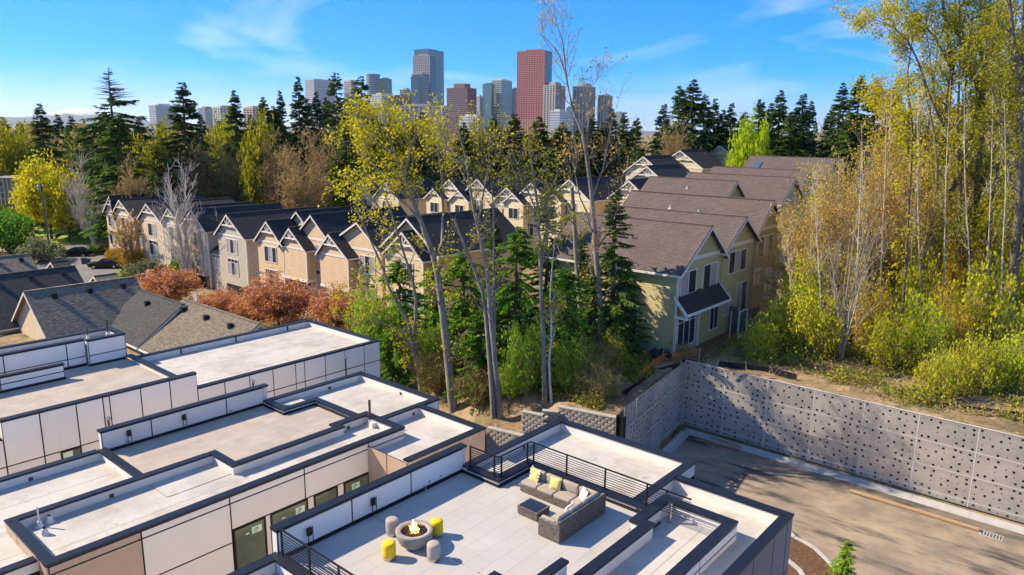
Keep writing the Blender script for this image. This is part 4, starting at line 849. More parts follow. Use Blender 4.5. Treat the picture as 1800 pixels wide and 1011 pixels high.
# ---------------------------------------------------------------- middle row of cream gables behind the tall maples
UM = 84.
for px, py, lab, sm_ in ((574, 310, 'leftmost cream gable of the middle row, clear of the yellow maple', None), (600, 314, 'second cream gable from the left in the middle row', None), (637, 318, 'third cream gable from the left in the middle row', None), (679, 321, 'fourth cream gable of the middle row, behind yellow leaves', None),
                    (792, 316, 'cream gable of the middle row just right of the leaning maple trunk', (2.6, -1.6, 1.9, 1.2)), (841, 315, 'cream gable of the middle row behind the double trunk', (2.8, -1.9, 2.0, 1.4)), (893, 330, 'cream gable of the middle row left of the slim grey trunk', None), (936, 322, 'cream gable of the middle row right of the slim grey trunk', (2.6, -1.6, 1.9, 1.2)), (1003, 316, 'rightmost cream gable of the middle row behind the broken trunk', (2.6, -1.6, 1.9, 1.2))):
    w_, z = on_u(px, py, UM); p = xy_of(UM, w_); cream(lab, px, py, p[1], 3.2 if px < 700 else 3.4, 2.6, depth=11, body=7.5, small=sm_)
# ---------------------------------------------------------------- left row of townhouses (facades in the sun)
UL = 48.
def conv(w55, z55): return w55*UL/55., HC-(HC-z55)*UL/55.
def bay(T, wl, wr, wp, ze, zp, u, wm, zb=-10.2, wins=((-2.4, -.6), (-5.3, -3.2)), truss=True, depth=11, nv=2, w1=.0):
    gable(T, 'u', wr, wl, zb, ze, ze, wp, zp, u, 48+depth, wm, 'shingle_black_x', .38, truss=truss)
    T.part('trim_band', MB().box(u-.045, u-.001, wr, wl, ze-.22, ze), 'white_trim')
    T.part('corner_board', MB().box(u-.04, u+.12, wr-.04, wr+.1, zb, ze), 'white_trim')
    c = (wl+wr)/2; h = min(1.25, (wl-wr)*.26)
    for i, (a, b) in enumerate(wins): win(T, 'u', u, c-h, c+h, ze+a, ze+b, nv, .45 if i else 0, ['curtain', 'glass_blue', 'curtain'])
def link_porch(T, w0, w1, zt_, u, wm, zb=-10.2):
    T.part('link_wall', MB().box(u+1.2, u+8, w0, w1, zb, zt_+.6), wm)
    T.part('porch_roof', MB().add([(u+1.25, w0, zt_+.7), (u+1.25, w1, zt_+.7), (u+.2, w1, zt_), (u+.2, w0, zt_), (u+1.25, w0, zt_+.85), (u+1.25, w1, zt_+.85), (u+.2, w1, zt_+.15), (u+.2, w0, zt_+.15)], [(0,1,2,3),(7,6,5,4),(0,4,5,1),(1,5,6,2),(2,6,7,3),(3,7,4,0)]), 'shingle_black_y')
    T.part('porch_box', MB().box(u+.4, u+1.2, w0+.2, w1-.2, zb, zt_-.05), wm); win(T, 'u', u+.4, w0+.45, w1-.45, zt_-2.0, zt_-.25, 3, .4, 'curtain')
    T.part('link_roof', MB().box(u+1.0, u+9, w0, w1, zt_+.6, zt_+.75), 'shingle_black_y')
H = []
for i, (nm, wl, wr, wp, ze, zp, wm, lab) in enumerate((
    ('H1', 129.5, 125.9, 126.6, -1.1, 1.4, 'siding_peach', 'farthest left peach townhouse of the left row'),
    ('H2', 125.8, 118.9, 122.9, -1.15, 1.05, 'siding_peach', 'second peach townhouse from the far end, behind the orange shrub'),
    ('H3', 116.4, 108.7, 113.1, -1.2, 1.15, 'siding_peach', 'third peach townhouse of the left row, beside the tall bare poplar'),
    ('H4', 108.6, 102.5, 106.0, -1.1, 1.05, 'siding_beige', 'beige townhouse directly behind the tall bare poplar'),
    ('H5', 102.4, 95.6, 98.9, -1.15, 1.3, 'siding_beige', 'beige townhouse just right of the bare poplar, with a porch roof beside it'),
    ('H6', 92.6, 85.6, 89.4, -1.15, 1.45, 'siding_grey', 'grey sided townhouse with a blank side wall in the left row'))):
    T = Thing('townhouse', lab, 'house', (UL+4, (wl+wr)/2, -10.2), group='left row of townhouses'); H.append(T)
    bay(T, wl, wr, wp, ze, zp, UL, wm, nv=3 if i > 3 else 2, depth=13)
    T.part('garage_opening', MB().box(UL-.02, UL+.5, wr+1, wl-1.5, -10.2, -7.8), 'trim_black'); T.part('brick_pier', MB().box(UL-.15, UL+.3, wr+.2, wr+.9, -10.2, -7.6), 'brick_base')
link_porch(H[1], 116.45, 118.85, -4.0, UL, 'siding_peach'); link_porch(H[4], 92.65, 95.55, -4.2, UL, 'siding_grey')
H[5].part('downspout', MB().box(UL+1.9, UL+2.02, 85.5, 85.59, -9, -1.2), 'white_trim')
for i, (swl, swr, swp, szp, bwl, bwr, bwp, bzp, bze, lab, up) in enumerate((
    (81.2, 75.6, 78.5, 1.6, 80.4, 74.0, 77.2, 2.6, .1, 'tan townhouse with brown gable bay next to the grey one', True),
    (76.0 , 70.9, 73.7, 1.25, 74.2, 67.8, 71.0, 2.85, .3, 'tan townhouse with windowless upper bay, left of the maple leaves', False),
    (68.3, 63.2, 66.1, 1.3, 67.6, 59.0, 62.6, 2.8, .1, 'tan townhouse behind the yellow maple leaves, third of the tan ones', False),
    (56.9, 51.4, 54.0, 2.7, 58.5, 50.5, 54.6, 3.9, .9, 'tan townhouse behind the leaning grey trunk, last of the left row', True))):
    T = Thing('townhouse', lab, 'house', (UL+4, (swl+swr)/2, -10), group='left row of townhouses'); zb = -10.
    se = szp-(swl-swr)*.42
    if i != 0:
        gable(T, 'u', bwr, bwl, zb, bze, bze, bwp, bzp, UL+.3, UL+13, 'siding_tan', 'shingle_black_x', .4)
        T.part('trim_band', MB().box(UL+.25, UL+.299, bwr, bwl, bze-.25, bze), 'white_trim')
        c = bwr+(bwl-bwr)*.28; win(T, 'u', UL+.3, c-1.2, c+1.2, bze-2.6, bze-.8, 3, 0, ['curtain', 'glass_blue', 'curtain']); win(T, 'u', UL+.3, c-1.25, c+1.25, bze-6.0, bze-3.7, 3, .5, 'curtain')
    else: gable(T, 'u', bwr, bwl, zb, bze, bze, bwp, bzp, UL+2.5, UL+13, 'siding_tan', 'shingle_black_x', .4)
    gable(T, 'u', swr, swl, zb if up else se-3.6, se, se, swp, szp, UL-.9, UL+4, 'siding_tan', 'shingle_black_x', .35, truss=True)
    T.part('trim_band', MB().box(UL-.945, UL-.901, swr, swl, se-.22, se), 'white_trim'); T.part('corner_board', MB().box(UL-.94, UL-.8, swr-.04, swr+.1, zb if up else se-3.6, se), 'white_trim')
    c = (swl+swr)/2
    if up: win(T, 'u', UL-.9, c-1.25, c+1.25, se-2.5, se-.7, 3, 0, ['glass_blue', 'curtain']); win(T, 'u', UL-.9, c-1.25, c+1.25, se-5.7, se-3.5, 3, .5, ['curtain', 'glass_blue'])
    else: T.part('bay_sill', MB().box(UL-.98, UL+.2, swr-.05, swl+.05, se-3.9, se-3.6), 'white_trim'); win(T, 'u', UL+.3, c-1.5, c+1.3, se-6.4, se-4.1, 4, .5, ['curtain', 'glass_blue'])
    T.part('roof_vent', MB().lathe([(.2, 0), (.18, .1), (.08, .12), (.08, .5)], (UL+4, bwp+1.5), 8, z0=bzp-1.2), 'white_trim')
# ---------------------------------------------------------------- single-storey houses beside the far left building
def low_house(label, ori, p0, p1, z, hwa, hwb, drop, wm, rm, vents=3, wall=2.6, ov=.45):
    a = uw_of(*at_z(*p0, z)); b = uw_of(*at_z(*p1, z))
    T = Thing('low_house', label, 'house', ((a[0]+b[0])/2, (a[1]+b[1])/2, z-drop-wall))
    if ori == 'u':
        w_ = (a[1]+b[1])/2; gable(T, 'u', w_-hwa, w_+hwb, z-drop-wall, z-drop, z-drop, w_, z, min(a[0], b[0])+ov, max(a[0], b[0])-ov, wm, rm+'_x', ov)
        for i in range(vents): u = min(a[0], b[0])+(i+.7)*(abs(b[0]-a[0])/(vents+.2)); T.part('roof_vent', MB().box(u-.22, u+.22, w_-1.25, w_-.8, z-drop*1.15/hwa+.1, z-drop*.85/hwa+.42), 'trim_black')
    else:
        u = (a[0]+b[0])/2; gable(T, 'w', u-hwa, u+hwb, z-drop-wall, z-drop, z-drop, u, z, min(a[1], b[1])+ov, max(a[1], b[1])-ov, wm, rm+'_y', ov)
        for i in range(vents): w_ = min(a[1], b[1])+(i+.7)*(abs(b[1]-a[1])/(vents+.2)); T.part('roof_vent', MB().box(u-1.3, u-.9, w_-.2, w_+.2, z-drop*1.3/hwa+.1, z-drop*.9/hwa+.42), 'trim_black')
    return T
low_house('low house with large weathered grey-brown shingle roof and cream gable', 'u', (40, 515), (238, 489.5), -3.5, 6.2, 6.2, 4.6, 'siding_peach', 'shingle_weathered', 3)
low_house('low house with dark slate shingle roof behind the weathered one', 'u', (-60, 491), (135, 470.5), -3.4, 6., 6., 4.2, 'siding_beige', 'shingle_slate', 3)
low_house('low house with grey roof at the left edge below the dark bush', 'u', (-40, 458), (51, 447.7), -3.6, 5.5, 5.5, 3.4, 'siding_beige', 'shingle_weathered', 2)
low_house('low house with tan shingle roof and white pipe beside the cherry trees', 'w', (318, 529), (462, 571), -4.3, 5.0, 5.0, 3.2, 'siding_beige', 'shingle_tan', 3)
low_house('low house with dark hip roof in front of the tan one', 'w', (248, 512), (322, 538), -4.4, 4.2, 4.2, 3.0, 'siding_beige', 'shingle_slate', 1)
low_house('small grey garage gable beside the street', 'u', (88, 462), (120, 459), -5.9, 2.2, 2.2, 1.2, 'siding_grey', 'shingle_slate', 0, 2.2, .25)
low_house('small pale garage gable behind the weathered roof', 'u', (164, 487), (205, 482), -5.9, 2.4, 2.4, 1.3, 'siding_beige', 'shingle_weathered', 0, 2.2, .25)
q = Thing('satellite_dish', 'small grey satellite dish standing above the tan roof', 'satellite dish', (*uwz(347, 531, -4.2), -4.6)); uq, wq_ = q.o[0], q.o[1]
q.part('mast', MB().tube([(uq, wq_, -4.6), (uq, wq_, -3.9)], .04, 6), 'steel'); q.part('dish', MB().extrude([(uq-.1+.0*math.cos(a), wq_+.45*math.cos(a), -3.7+.45*math.sin(a)) for a in np.linspace(0, 5.9, 14)], (-.06, .02, .03)), 'box_grey')
# ================================================================ vegetation
LC = [(0.034, 0.071, 0.022), (0.068, 0.128, 0.031), (0.119, 0.187, 0.041), (0.048, 0.093, 0.034)]
leafmat('needles_dark', LC, .25); leafmat('needles_mid', [(0.045, 0.098, 0.021), (0.098, 0.180, 0.030), (0.165, 0.247, 0.042), (0.068, 0.128, 0.027)], .3); leafmat('needles_blue', [(0.028, 0.070, 0.044), (0.050, 0.110, 0.060), (0.080, 0.150, 0.064)], .25)
leafmat('cedar', [(0.067, 0.167, 0.020), (0.133, 0.300, 0.026), (0.233, 0.451, 0.041), (0.092, 0.217, 0.023)], .4); leafmat('cedar_bright', [(0.130, 0.293, 0.020), (0.276, 0.488, 0.026), (0.455, 0.650, 0.045), (0.179, 0.357, 0.022)], .45)
leafmat('maple_yellow', [(.42, .38, .012), (.64, .56, .018), (.76, .66, .03), (.46, .48, .02)], .5); leafmat('maple_green', [(.20, .22, .012), (.36, .36, .018), (.52, .46, .03), (.28, .30, .015)], .5)
leafmat('twig_leaf', [(0.546, 0.312, 0.065), (0.728, 0.468, 0.104), (0.715, 0.572, 0.091), (0.520, 0.416, 0.078)], .45); leafmat('shrub_leaf', [(0.221, 0.312, 0.016), (0.468, 0.546, 0.021), (0.754, 0.728, 0.029), (0.880, 0.806, 0.039), (0.325, 0.416, 0.018)], .55); leafmat('shrub_gold', [(0.460, 0.345, 0.023), (0.713, 0.552, 0.023), (0.851, 0.690, 0.034), (0.575, 0.391, 0.046)], .55); leafmat('lime_leaf', [(0.286, 0.416, 0.016), (0.546, 0.702, 0.026), (0.754, 0.832, 0.039)], .55)
leafmat('cherry_leaf', [(.50, .17, .025), (.66, .27, .03), (.66, .33, .28), (.74, .40, .38), (.48, .21, .03), (.62, .36, .04)], .5); leafmat('rhodo_leaf', [(.05, .09, .02), (.10, .15, .04), (.45, .42, .30), (.14, .18, .05)], .3); leafmat('gold_leaf', [(.45, .30, .03), (.55, .24, .04), (.30, .28, .03)], .4); leafmat('bud_haze', [(.36, .24, .09), (.48, .33, .11), (.52, .42, .09), (.34, .22, .11)], .35); leafmat('bramble_leaf', [(0.192, 0.128, 0.064), (0.352, 0.240, 0.096), (0.256, 0.320, 0.032), (0.480, 0.528, 0.048), (0.160, 0.208, 0.032)], .4)
mat('bark_grey', (.17, .145, .12), .95, .3, 4, col2=(.33, .29, .25), bump=.8, bscale=18, stretch=(1, 1, .3)); mat('bark_brown', (.085, .06, .042), .95, .3, 4, col2=(.19, .14, .10), bump=.6, bscale=18, stretch=(1, 1, .3)); mat('bark_pale', (.46, .40, .34), .9, .25, 3, col2=(.70, .63, .55)); mat('bark_fan', (.30, .255, .20), .9, .25, 3, col2=(.50, .44, .36)); mat('bark_dark', (.10, .082, .066), .95, .3, 4, col2=(.24, .205, .17), bump=.8, bscale=18, stretch=(1, 1, .3)); mat('bark_twig', (.30, .19, .10), .9, .25, 3, col2=(.46, .32, .18)); mat('bark_moss', (.14, .13, .05), .95, .3, 1.2, col2=(.30, .26, .20), bump=.8, bscale=18)
def fast_mesh(name, V, Q, m, smooth=False):
    me = bpy.data.meshes.new(name); V = np.ascontiguousarray(V, np.float32); Q = np.ascontiguousarray(Q, np.int32); n = len(Q)
    me.vertices.add(len(V)); me.vertices.foreach_set('co', V.ravel()); me.loops.add(n*4); me.loops.foreach_set('vertex_index', Q.ravel()); me.polygons.add(n)
    me.polygons.foreach_set('loop_start', np.arange(0, n*4, 4, dtype=np.int32)); me.polygons.foreach_set('loop_total', np.full(n, 4, np.int32))
    if smooth: me.polygons.foreach_set('use_smooth', np.ones(n, bool))
    me.materials.append(MATS[m]); me.update(calc_edges=True); return me
def nrm(a): return a/np.maximum(np.linalg.norm(a, axis=-1, keepdims=True), 1e-9)
def tubes(P, R, n=5):
    B, k, _ = P.shape; d = nrm(np.gradient(P, axis=1)); ref = np.where(np.abs(d[..., 2:3]) > .9, np.array([1., 0, 0]), np.array([0, 0, 1.])); a = nrm(np.cross(d, ref)); b = np.cross(d, a)
    t = np.arange(n)*2*np.pi/n; V = P[:, :, None]+R[:, :, None, None]*(np.cos(t)[:, None]*a[:, :, None]+np.sin(t)[:, None]*b[:, :, None])
    i = np.arange(B)[:, None, None]; j = np.arange(k-1)[None, :, None]; q = np.arange(n)[None, None]; base = (i*k+j)*n; q1 = (q+1) % n
    Q = np.stack([base+q, base+q1, base+n+q1, base+n+q], -1).reshape(-1, 4)
    return V.reshape(-1, 3), Q
def merge(parts):
    V = []; Q = []; n = 0
    for v, q in parts: V.append(v); Q.append(q+n); n += len(v)
    return np.concatenate(V), np.concatenate(Q)
def along(P, R, t):
    """point, tangent, radius at parameter t (B,n) of polylines P (B,k,3)"""
    B, k, _ = P.shape; s = t*(k-1); i = np.clip(s.astype(int), 0, k-2); f = (s-i)[..., None]; b = np.arange(B)[:, None]
    p = P[b, i]*(1-f)+P[b, i+1]*f; d = nrm(P[b, i+1]-P[b, i]); r = R[b, i]*(1-f[..., 0])+R[b, i+1]*f[..., 0]
    return p, d, r
def grow(rg, P, R, n, t0, t1, L, ang, up=.15, k=5, wig=.06, tip=.006, rr=.6, taper=0.):
    B = len(P); t = np.sort(rg.uniform(t0, t1, (B, n)), 1); p, d, r = along(P, R, t)
    a = rg.uniform(0, 6.283, (B, n))+np.arange(n)*2.4
    ref = np.where(np.abs(d[..., 2:3]) > .95, np.array([1., 0, 0]), np.array([0, 0, 1.])); e1 = nrm(np.cross(d, ref)); e2 = np.cross(d, e1)
    an = np.radians(rg.normal(ang, 9, (B, n)))[..., None]; perp = np.cos(a)[..., None]*e1+np.sin(a)[..., None]*e2; dr = np.cos(an)*d+np.sin(an)*perp
    l = L*rg.uniform(.55, 1.15, (B, n))*(1-taper*t); s = np.linspace(0, 1, k)
    Q = p[:, :, None]+dr[:, :, None]*(l[..., None, None]*s[:, None]); Q[..., 2] += (l[..., None]*up*s**2)
    w_ = rg.normal(0, 1, Q.shape)*(wig*l[..., None, None]); w_[:, :, 0] = 0; Q += np.cumsum(w_, 2)*.5
    r0 = np.maximum(r*rr, tip); RR = r0[..., None]*(1-s)+tip*s
    return Q.reshape(-1, k, 3), RR.reshape(-1, k)
def leaves(rg, C, s, asp=.6, flat=0., jit=.35):
    N_ = len(C); a = nrm(rg.normal(0, 1, (N_, 3))); b = rg.normal(0, 1, (N_, 3)); b = nrm(b-(b*a).sum(1, keepdims=True)*a)
    if flat: a[:, 2] *= (1-flat); b[:, 2] *= (1-flat)
    sz = (s*rg.uniform(1-jit, 1+jit, N_))[:, None]
    V = np.stack([C-a*sz*.5, C-b*sz*asp*.5, C+a*sz*.5, C+b*sz*asp*.5], 1).reshape(-1, 3)
    return V, np.arange(N_*4).reshape(-1, 4)
def tips(rg, P, per, rad, t0=.3):
    p, _, _ = along(P, np.ones(P.shape[:2]), rg.uniform(t0, 1, (len(P), per))); return p.reshape(-1, 3)+rg.normal(0, rad, (len(P)*per, 3))
def plant(name, label, cat, loc, wood, crown, wm, lm, group=None, rz=0., sc=1., wn='trunk', cn='crown', wsides=5):
    e = bpy.data.objects.new(name, None); COL.objects.link(e); tag(e, label, cat, group); e.location = loc; e.rotation_euler = (0, 0, rz); e.scale = (sc,)*3
    if wood is not None: link(wn, fast_mesh(wn, *wood, wm, True), e)
    if crown is not None: link(cn, fast_mesh(cn, *crown, lm), e)
    return e
# ---------------------------------------------------------------- conifers
def conifer(seed, h, r, nb=170, low=.08, droop=.25, spray=.6, per=22, ragged=.25, bare_top=0., power=.85, width=.34):
    rg = np.random.default_rng(seed); z = np.sort(np.r_[rg.uniform(low, .97, nb-nb//6), rg.uniform(.8, .995, nb//6)]); 
    az = rg.uniform(0, 6.283, nb); ln = r*np.power(1-z, power)*rg.uniform(1-ragged*1.6, 1+ragged*.6, nb)+.12
    k = 5; s = np.linspace(0, 1, k); up = np.where(z > .75, .25, -.05)+rg.normal(0, .08, nb)
    dx, dy = np.cos(az), np.sin(az); P = np.zeros((nb, k, 3)); P[..., 0] = dx[:, None]*ln[:, None]*s; P[..., 1] = dy[:, None]*ln[:, None]*s
    P[..., 2] = (z*h)[:, None]+ln[:, None]*(up[:, None]*s-droop*s**2+.12*s**4)
    R = (.012+.018*ln)[:, None]*(1-s)+.008
    tr = np.zeros((1, 7, 3)); tr[0, :, 2] = np.linspace(-.6, h, 7); tr[0, 1:-1, :2] = rg.normal(0, .004*h, (5, 2)); TR = (np.linspace(.016*h+.06, .02, 7))[None]
    wood = merge([tubes(tr, TR, 8), tubes(P, R, 3)])
    keep = rg.random(nb) > bare_top*(z > .8); P = P[keep]; ln = ln[keep]
    t = rg.uniform(.12, 1.0, (len(P), per)); p, d, _ = along(P, np.ones(P.shape[:2]), t)
    side = nrm(np.cross(d, np.array([0, 0, 1.])))*rg.choice([-1., 1.], (len(P), per))[..., None]
    v = nrm(d*rg.uniform(.5, 1.2, (len(P), per, 1))+side*rg.uniform(.2, 1., (len(P), per, 1))+np.array([0, 0, 1.])*rg.uniform(-.6, .25, (len(P), per, 1)))
    sl = (spray*rg.uniform(.5, 1.2, (len(P), per))*(.22+.78*np.minimum(1, ln/(.55*r))[:, None]))[..., None]
    wv = nrm(np.cross(v, np.array([0, 0, 1.])+rg.normal(0, .5, v.shape)))
    a = p; b = p+v*sl*.45+wv*sl*width*.5; c = p+v*sl-np.array([0, 0, 1.])*sl*.15; e = p+v*sl*.4-wv*sl*width*.5
    V = np.stack([a, b, c, e], 2).reshape(-1, 3); return wood, (V, np.arange(len(V)).reshape(-1, 4))
CON = {}
def conifer_proto(key, lm, **kw):
    w_, c = conifer(**kw); CON[key] = (fast_mesh('trunk', *w_, 'bark_brown', True), fast_mesh('crown', *c, lm), kw['h'], kw['r'])
conifer_proto('fir', 'needles_dark', seed=1, h=20, r=4.2, nb=330, per=40, spray=.82, ragged=.2, low=.03)
conifer_proto('fir2', 'needles_mid', seed=2, h=20, r=4.6, nb=320, per=40, spray=.86, ragged=.28, low=.03)
conifer_proto('fir3', 'needles_blue', seed=3, h=20, r=3.6, nb=320, per=38, spray=.8, ragged=.24, low=.03)
conifer_proto('ragged', 'needles_dark', seed=4, h=20, r=4.6, nb=190, per=40, spray=.9, ragged=.45, low=.2, power=.6, bare_top=.2)
conifer_proto('deadtop', 'needles_dark', seed=5, h=20, r=7.2, nb=300, per=44, spray=.95, ragged=.35, power=.75, bare_top=.97)
conifer_proto('near_dark', 'needles_mid', seed=6, h=16, r=3.4, nb=280, per=60, spray=.5, ragged=.35, low=.02)
conifer_proto('near_cedar', 'cedar', seed=7, h=12, r=2.9, nb=230, per=64, spray=.46, ragged=.6, low=.0, droop=.4, power=.5)
conifer_proto('near_bright', 'cedar_bright', seed=8, h=9, r=3.0, nb=220, per=55, spray=.42, ragged=.45, low=.0, droop=.3, power=.55)
def put_conifer(key, label, loc, h, r, rz=0., group=None):
    tm, cm_, h0, r0 = CON[key]; e = bpy.data.objects.new('conifer', None); COL.objects.link(e); tag(e, label, 'tree', group); e.location = loc; e.rotation_euler = (0, 0, rz); kx = 1.85 if h0 == 20 else 1.45; e.scale = (kx*r/r0, kx*r/r0, h/h0)
    link('trunk', tm, e); link('crown', cm_, e); return e
rt = random.Random(5)
def conifer_px(key, label, px, ptop, hwpx, Y, group='conifers along the skyline', zb=None):
    p = at_y(px, ptop, Y); g = ground(*uw_of(p[0], p[1])) if zb is None else zb; sc = F*.98/Y
    put_conifer(key, label, (p[0], p[1], g), p[2]-g, hwpx/sc, rt.uniform(0, 6.28), group)
for row in (
 ('deadtop', 'huge conifer with a dead bare top at the left', 190, 118, 62, 150), ('fir2', 'greener conifer standing in front of the dead-topped giant', 207, 200, 46, 128), ('fir', 'broad dark fir left of the grey apartment roof', 320, 143, 40, 150),
 ('fir', 'dark fir near the left edge below the snowy mountains', 68, 181, 28, 165), ('fir3', 'bluish fir just right of the one below the mountains', 100, 200, 20, 230), ('fir3', 'small bluish fir left of the dead-topped giant', 124, 203, 18, 240), ('fir3', 'short conifer at the very left edge', 5, 205, 18, 230),
 ('fir', 'single pointed fir in front of the pale apartment slab', 411, 157, 26, 160), ('fir2', 'fir at the left end of the dense group left of the towers', 463, 168, 27, 150), ('fir3', 'thin fir behind the dense group left of the towers', 491, 158, 18, 175), ('fir', 'tall slender fir in front of the white office tower', 523, 133, 25, 150),
 ('fir3', 'short fir right of the tall slender one', 556, 160, 22, 160), ('ragged', 'narrow tall fir left of the ragged pine', 590, 126, 24, 145), ('ragged', 'ragged leaning pine left of the round tower', 634, 132, 30, 140), ('fir2', 'low dark fir under the ragged pine', 606, 190, 30, 135), ('fir', 'low dark fir in the gap right of the pointed fir', 440, 200, 24, 150),
 ('fir', 'dark fir standing behind the yellow maple crown', 742, 196, 34, 150), ('fir2', 'dark fir below the brown brick tower', 868, 205, 36, 150), ('fir', 'dark fir below the green glass tower', 905, 199, 38, 150), ('fir', 'dark fir below the red tower', 948, 204, 40, 148), ('fir2', 'dark fir below the beige apartment towers', 990, 213, 36, 150), ('fir', 'dark fir behind the tall bare-topped trunk', 1040, 200, 34, 150),
 ('fir3', 'pointed fir right of the tall bare-topped trunk', 1075, 188, 24, 150), ('fir', 'pointed fir left of the pale bare tree', 1098, 196, 24, 155), ('fir2', 'bushy fir low behind the pale bare tree', 1120, 205, 26, 160),
 ('fir2', 'left fir of the tallest pair right of the towers', 1196, 148, 34, 150), ('fir', 'right fir of the tallest pair right of the towers', 1220, 138, 38, 148), ('fir3', 'fir right beside the tallest pair', 1241, 165, 24, 155), ('fir', 'shorter fir above the lime green trees', 1258, 172, 24, 158), ('fir3', 'small fir at the gap in the skyline trees', 1287, 180, 22, 165),
 ('fir2', 'dark fir left of the second dense group', 1338, 172, 30, 150), ('fir', 'pointed fir in the second dense group', 1374, 157, 28, 152), ('fir3', 'fir at the right of the second dense group', 1413, 164, 30, 150), ('fir2', 'low spreading fir in front of the second dense group', 1395, 195, 46, 140), ('fir3', 'small fir left of the orange trees', 1427, 176, 20, 158), ('fir2', 'wide fir behind the lime green trees', 1310, 195, 30, 155),
 ('fir2', 'short fir behind the left bare poplar', 150, 222, 26, 160), ('fir3', 'far short fir right of the dead-topped giant', 243, 208, 22, 210), ('fir2', 'short fir left of the broad dark fir', 283, 212, 22, 180), ('fir3', 'short fir right of the broad dark fir', 352, 204, 22, 190), ('fir2', 'short fir left of the single pointed fir', 385, 210, 22, 180), ('fir2', 'middle fir of the dense group left of the towers', 480, 184, 26, 155), ('fir', 'dark fir right against the tall slender one', 540, 172, 24, 152), ('fir2', 'dark fir left against the narrow tall fir', 573, 168, 24, 150), ('fir', 'short dark fir right of the narrow tall fir', 615, 168, 24, 150), ('fir2', 'short fir right of the ragged pine', 657, 196, 26, 150), ('fir', 'low fir under the round tower', 685, 206, 26, 152), ('fir2', 'low fir left of the brown brick tower', 722, 214, 26, 150), ('fir', 'low fir right of the big maple crown', 815, 214, 30, 148), ('fir2', 'low fir right of the slim trunk', 1018, 222, 28, 148), ('fir', 'low fir beside the pale bare tree', 1062, 214, 24, 152), ('fir3', 'short fir right of the pale bare tree', 1168, 182, 26, 155), ('fir', 'fir filling the gap right of the tallest pair', 1272, 192, 26, 158), ('fir3', 'narrow fir in the middle of the second dense group', 1356, 180, 24, 156), ('fir2', 'fir right of the orange trees', 1462, 186, 24, 150),
 ('fir', 'first fir of the group before the tall right maples', 1483, 144, 26, 140), ('fir2', 'tallest fir of the group before the tall right maples', 1516, 129, 32, 138), ('fir', 'fir half hidden by the right maple twigs', 1543, 137, 28, 140), ('fir3', 'fir behind the orange twigs at the right', 1575, 150, 28, 145), ('fir2', 'low fir at the foot of the group before the right maples', 1498, 195, 34, 134)):
    conifer_px(*row)
# ---------------------------------------------------------------- evergreens in the gully behind the block walls
# ---------------------------------------------------------------- deciduous trees with traced main stems
def px_path(pts, Y, tilt=0.):
    P = np.array([at_y(px, py, Y+tilt*i) for i, (px, py) in enumerate(pts)])
    # resample to 9 points
    d = np.r_[0, np.cumsum(np.linalg.norm(np.diff(P, axis=0), axis=1))]; s = np.linspace(0, d[-1], 9)
    return np.stack([np.interp(s, d, P[:, i]) for i in range(3)], 1)
def stem_tree(label, seed, stems, base_px, wm, lm, n1=14, l1=2.6, n2=6, l2=1.1, n3=0, leaf=.17, per=6, lrad=.16, t0=.3, up=.3, ang=48, leaf_frac=1., group=None, name='maple_tree', leaf_low=0.):
    rg = np.random.default_rng(seed); x, y, z = ground_hit(*base_px); parts = []; Bs = []; RR = []
    for pts, r0, r1, tilt in stems:
        P = px_path(pts, y, tilt); 
        if abs(pts[0][1]-base_px[1]) < 14: P[0, 2] = min(P[0, 2], z-.4)
        R = np.linspace(r0, r1, 9); Bs.append(P); RR.append(R)
    P0 = np.stack(Bs); R0 = np.stack(RR); P0 = P0-np.array([x, y, z]); parts.append(tubes(P0, R0, 8))
    P1, R1 = grow(rg, P0, R0, n1, t0, 1., l1, ang, up, 6, .07, .010, .45, .3); parts.append(tubes(P1, R1, 4))
    P2, R2 = grow(rg, P1, R1, n2, .25, 1., l2, 42, up*.6, 4, .08, .006, .55); parts.append(tubes(P2, R2, 3)); T = P2
    if n3: P3, R3 = grow(rg, P2, R2, n3, .3, 1., l2*.45, 40, .1, 3, .05, .004, .6); parts.append(tubes(P3, R3, 3)); T = P3
    c = None
    if per:
        if leaf_frac < 1: T = T[rg.random(len(T)) < leaf_frac]
        C = tips(rg, T, per, lrad, .45)
        if leaf_low: C = C[C[:, 2] > leaf_low]
        c = leaves(rg, C, leaf, .75)
    return plant(name, label, 'tree', (x, y, z), merge(parts), c, wm, lm, group)
stem_tree('forked grey maple nearest the white roofs, with yellow leaves', 21, [([(742, 690), (736, 645), (727, 609), (724, 590)], .26, .2, 0), ([(726, 600), (718, 565), (686, 513), (671, 466), (650, 420), (632, 380), (618, 340)], .15, .03, .15), ([(726, 600), (731, 572), (731, 506), (715, 462), (704, 426), (690, 380), (672, 330), (665, 290)], .15, .03, -.2), ([(722, 585), (690, 575), (640, 560), (606, 556)], .06, .01, -.3), ([(728, 540), (700, 530), (660, 525), (625, 510)], .05, .01, .3)], (742, 690), 'bark_grey', 'maple_yellow', 11, 2.0, 6, .9, 3, .16, 4, .18, .3, .25, leaf_frac=.6)
stem_tree('leaning thick-trunked maple with the big yellow crown', 22, [([(797, 722), (789, 646), (778, 548), (768, 476), (760, 444)], .34, .19, 0), ([(760, 446), (740, 389), (726, 356), (711, 308), (693, 268), (682, 236), (676, 205)], .2, .03, .1), ([(764, 455), (777, 426), (779, 360), (777, 316), (770, 260), (760, 215)], .1, .02, .3), ([(740, 389), (715, 360), (690, 340), (655, 330), (620, 325)], .1, .015, -.2), ([(726, 356), (690, 320), (655, 290), (630, 265), (612, 245)], .1, .015, .2), ([(711, 308), (720, 270), (730, 240), (738, 210)], .08, .015, -.3), ([(693, 268), (660, 250), (645, 225), (640, 205)], .07, .012, .1)], (797, 722), 'bark_grey', 'maple_yellow', 12, 1.9, 7, .85, 3, .17, 5, .2, .28, .2, leaf_frac=.62)
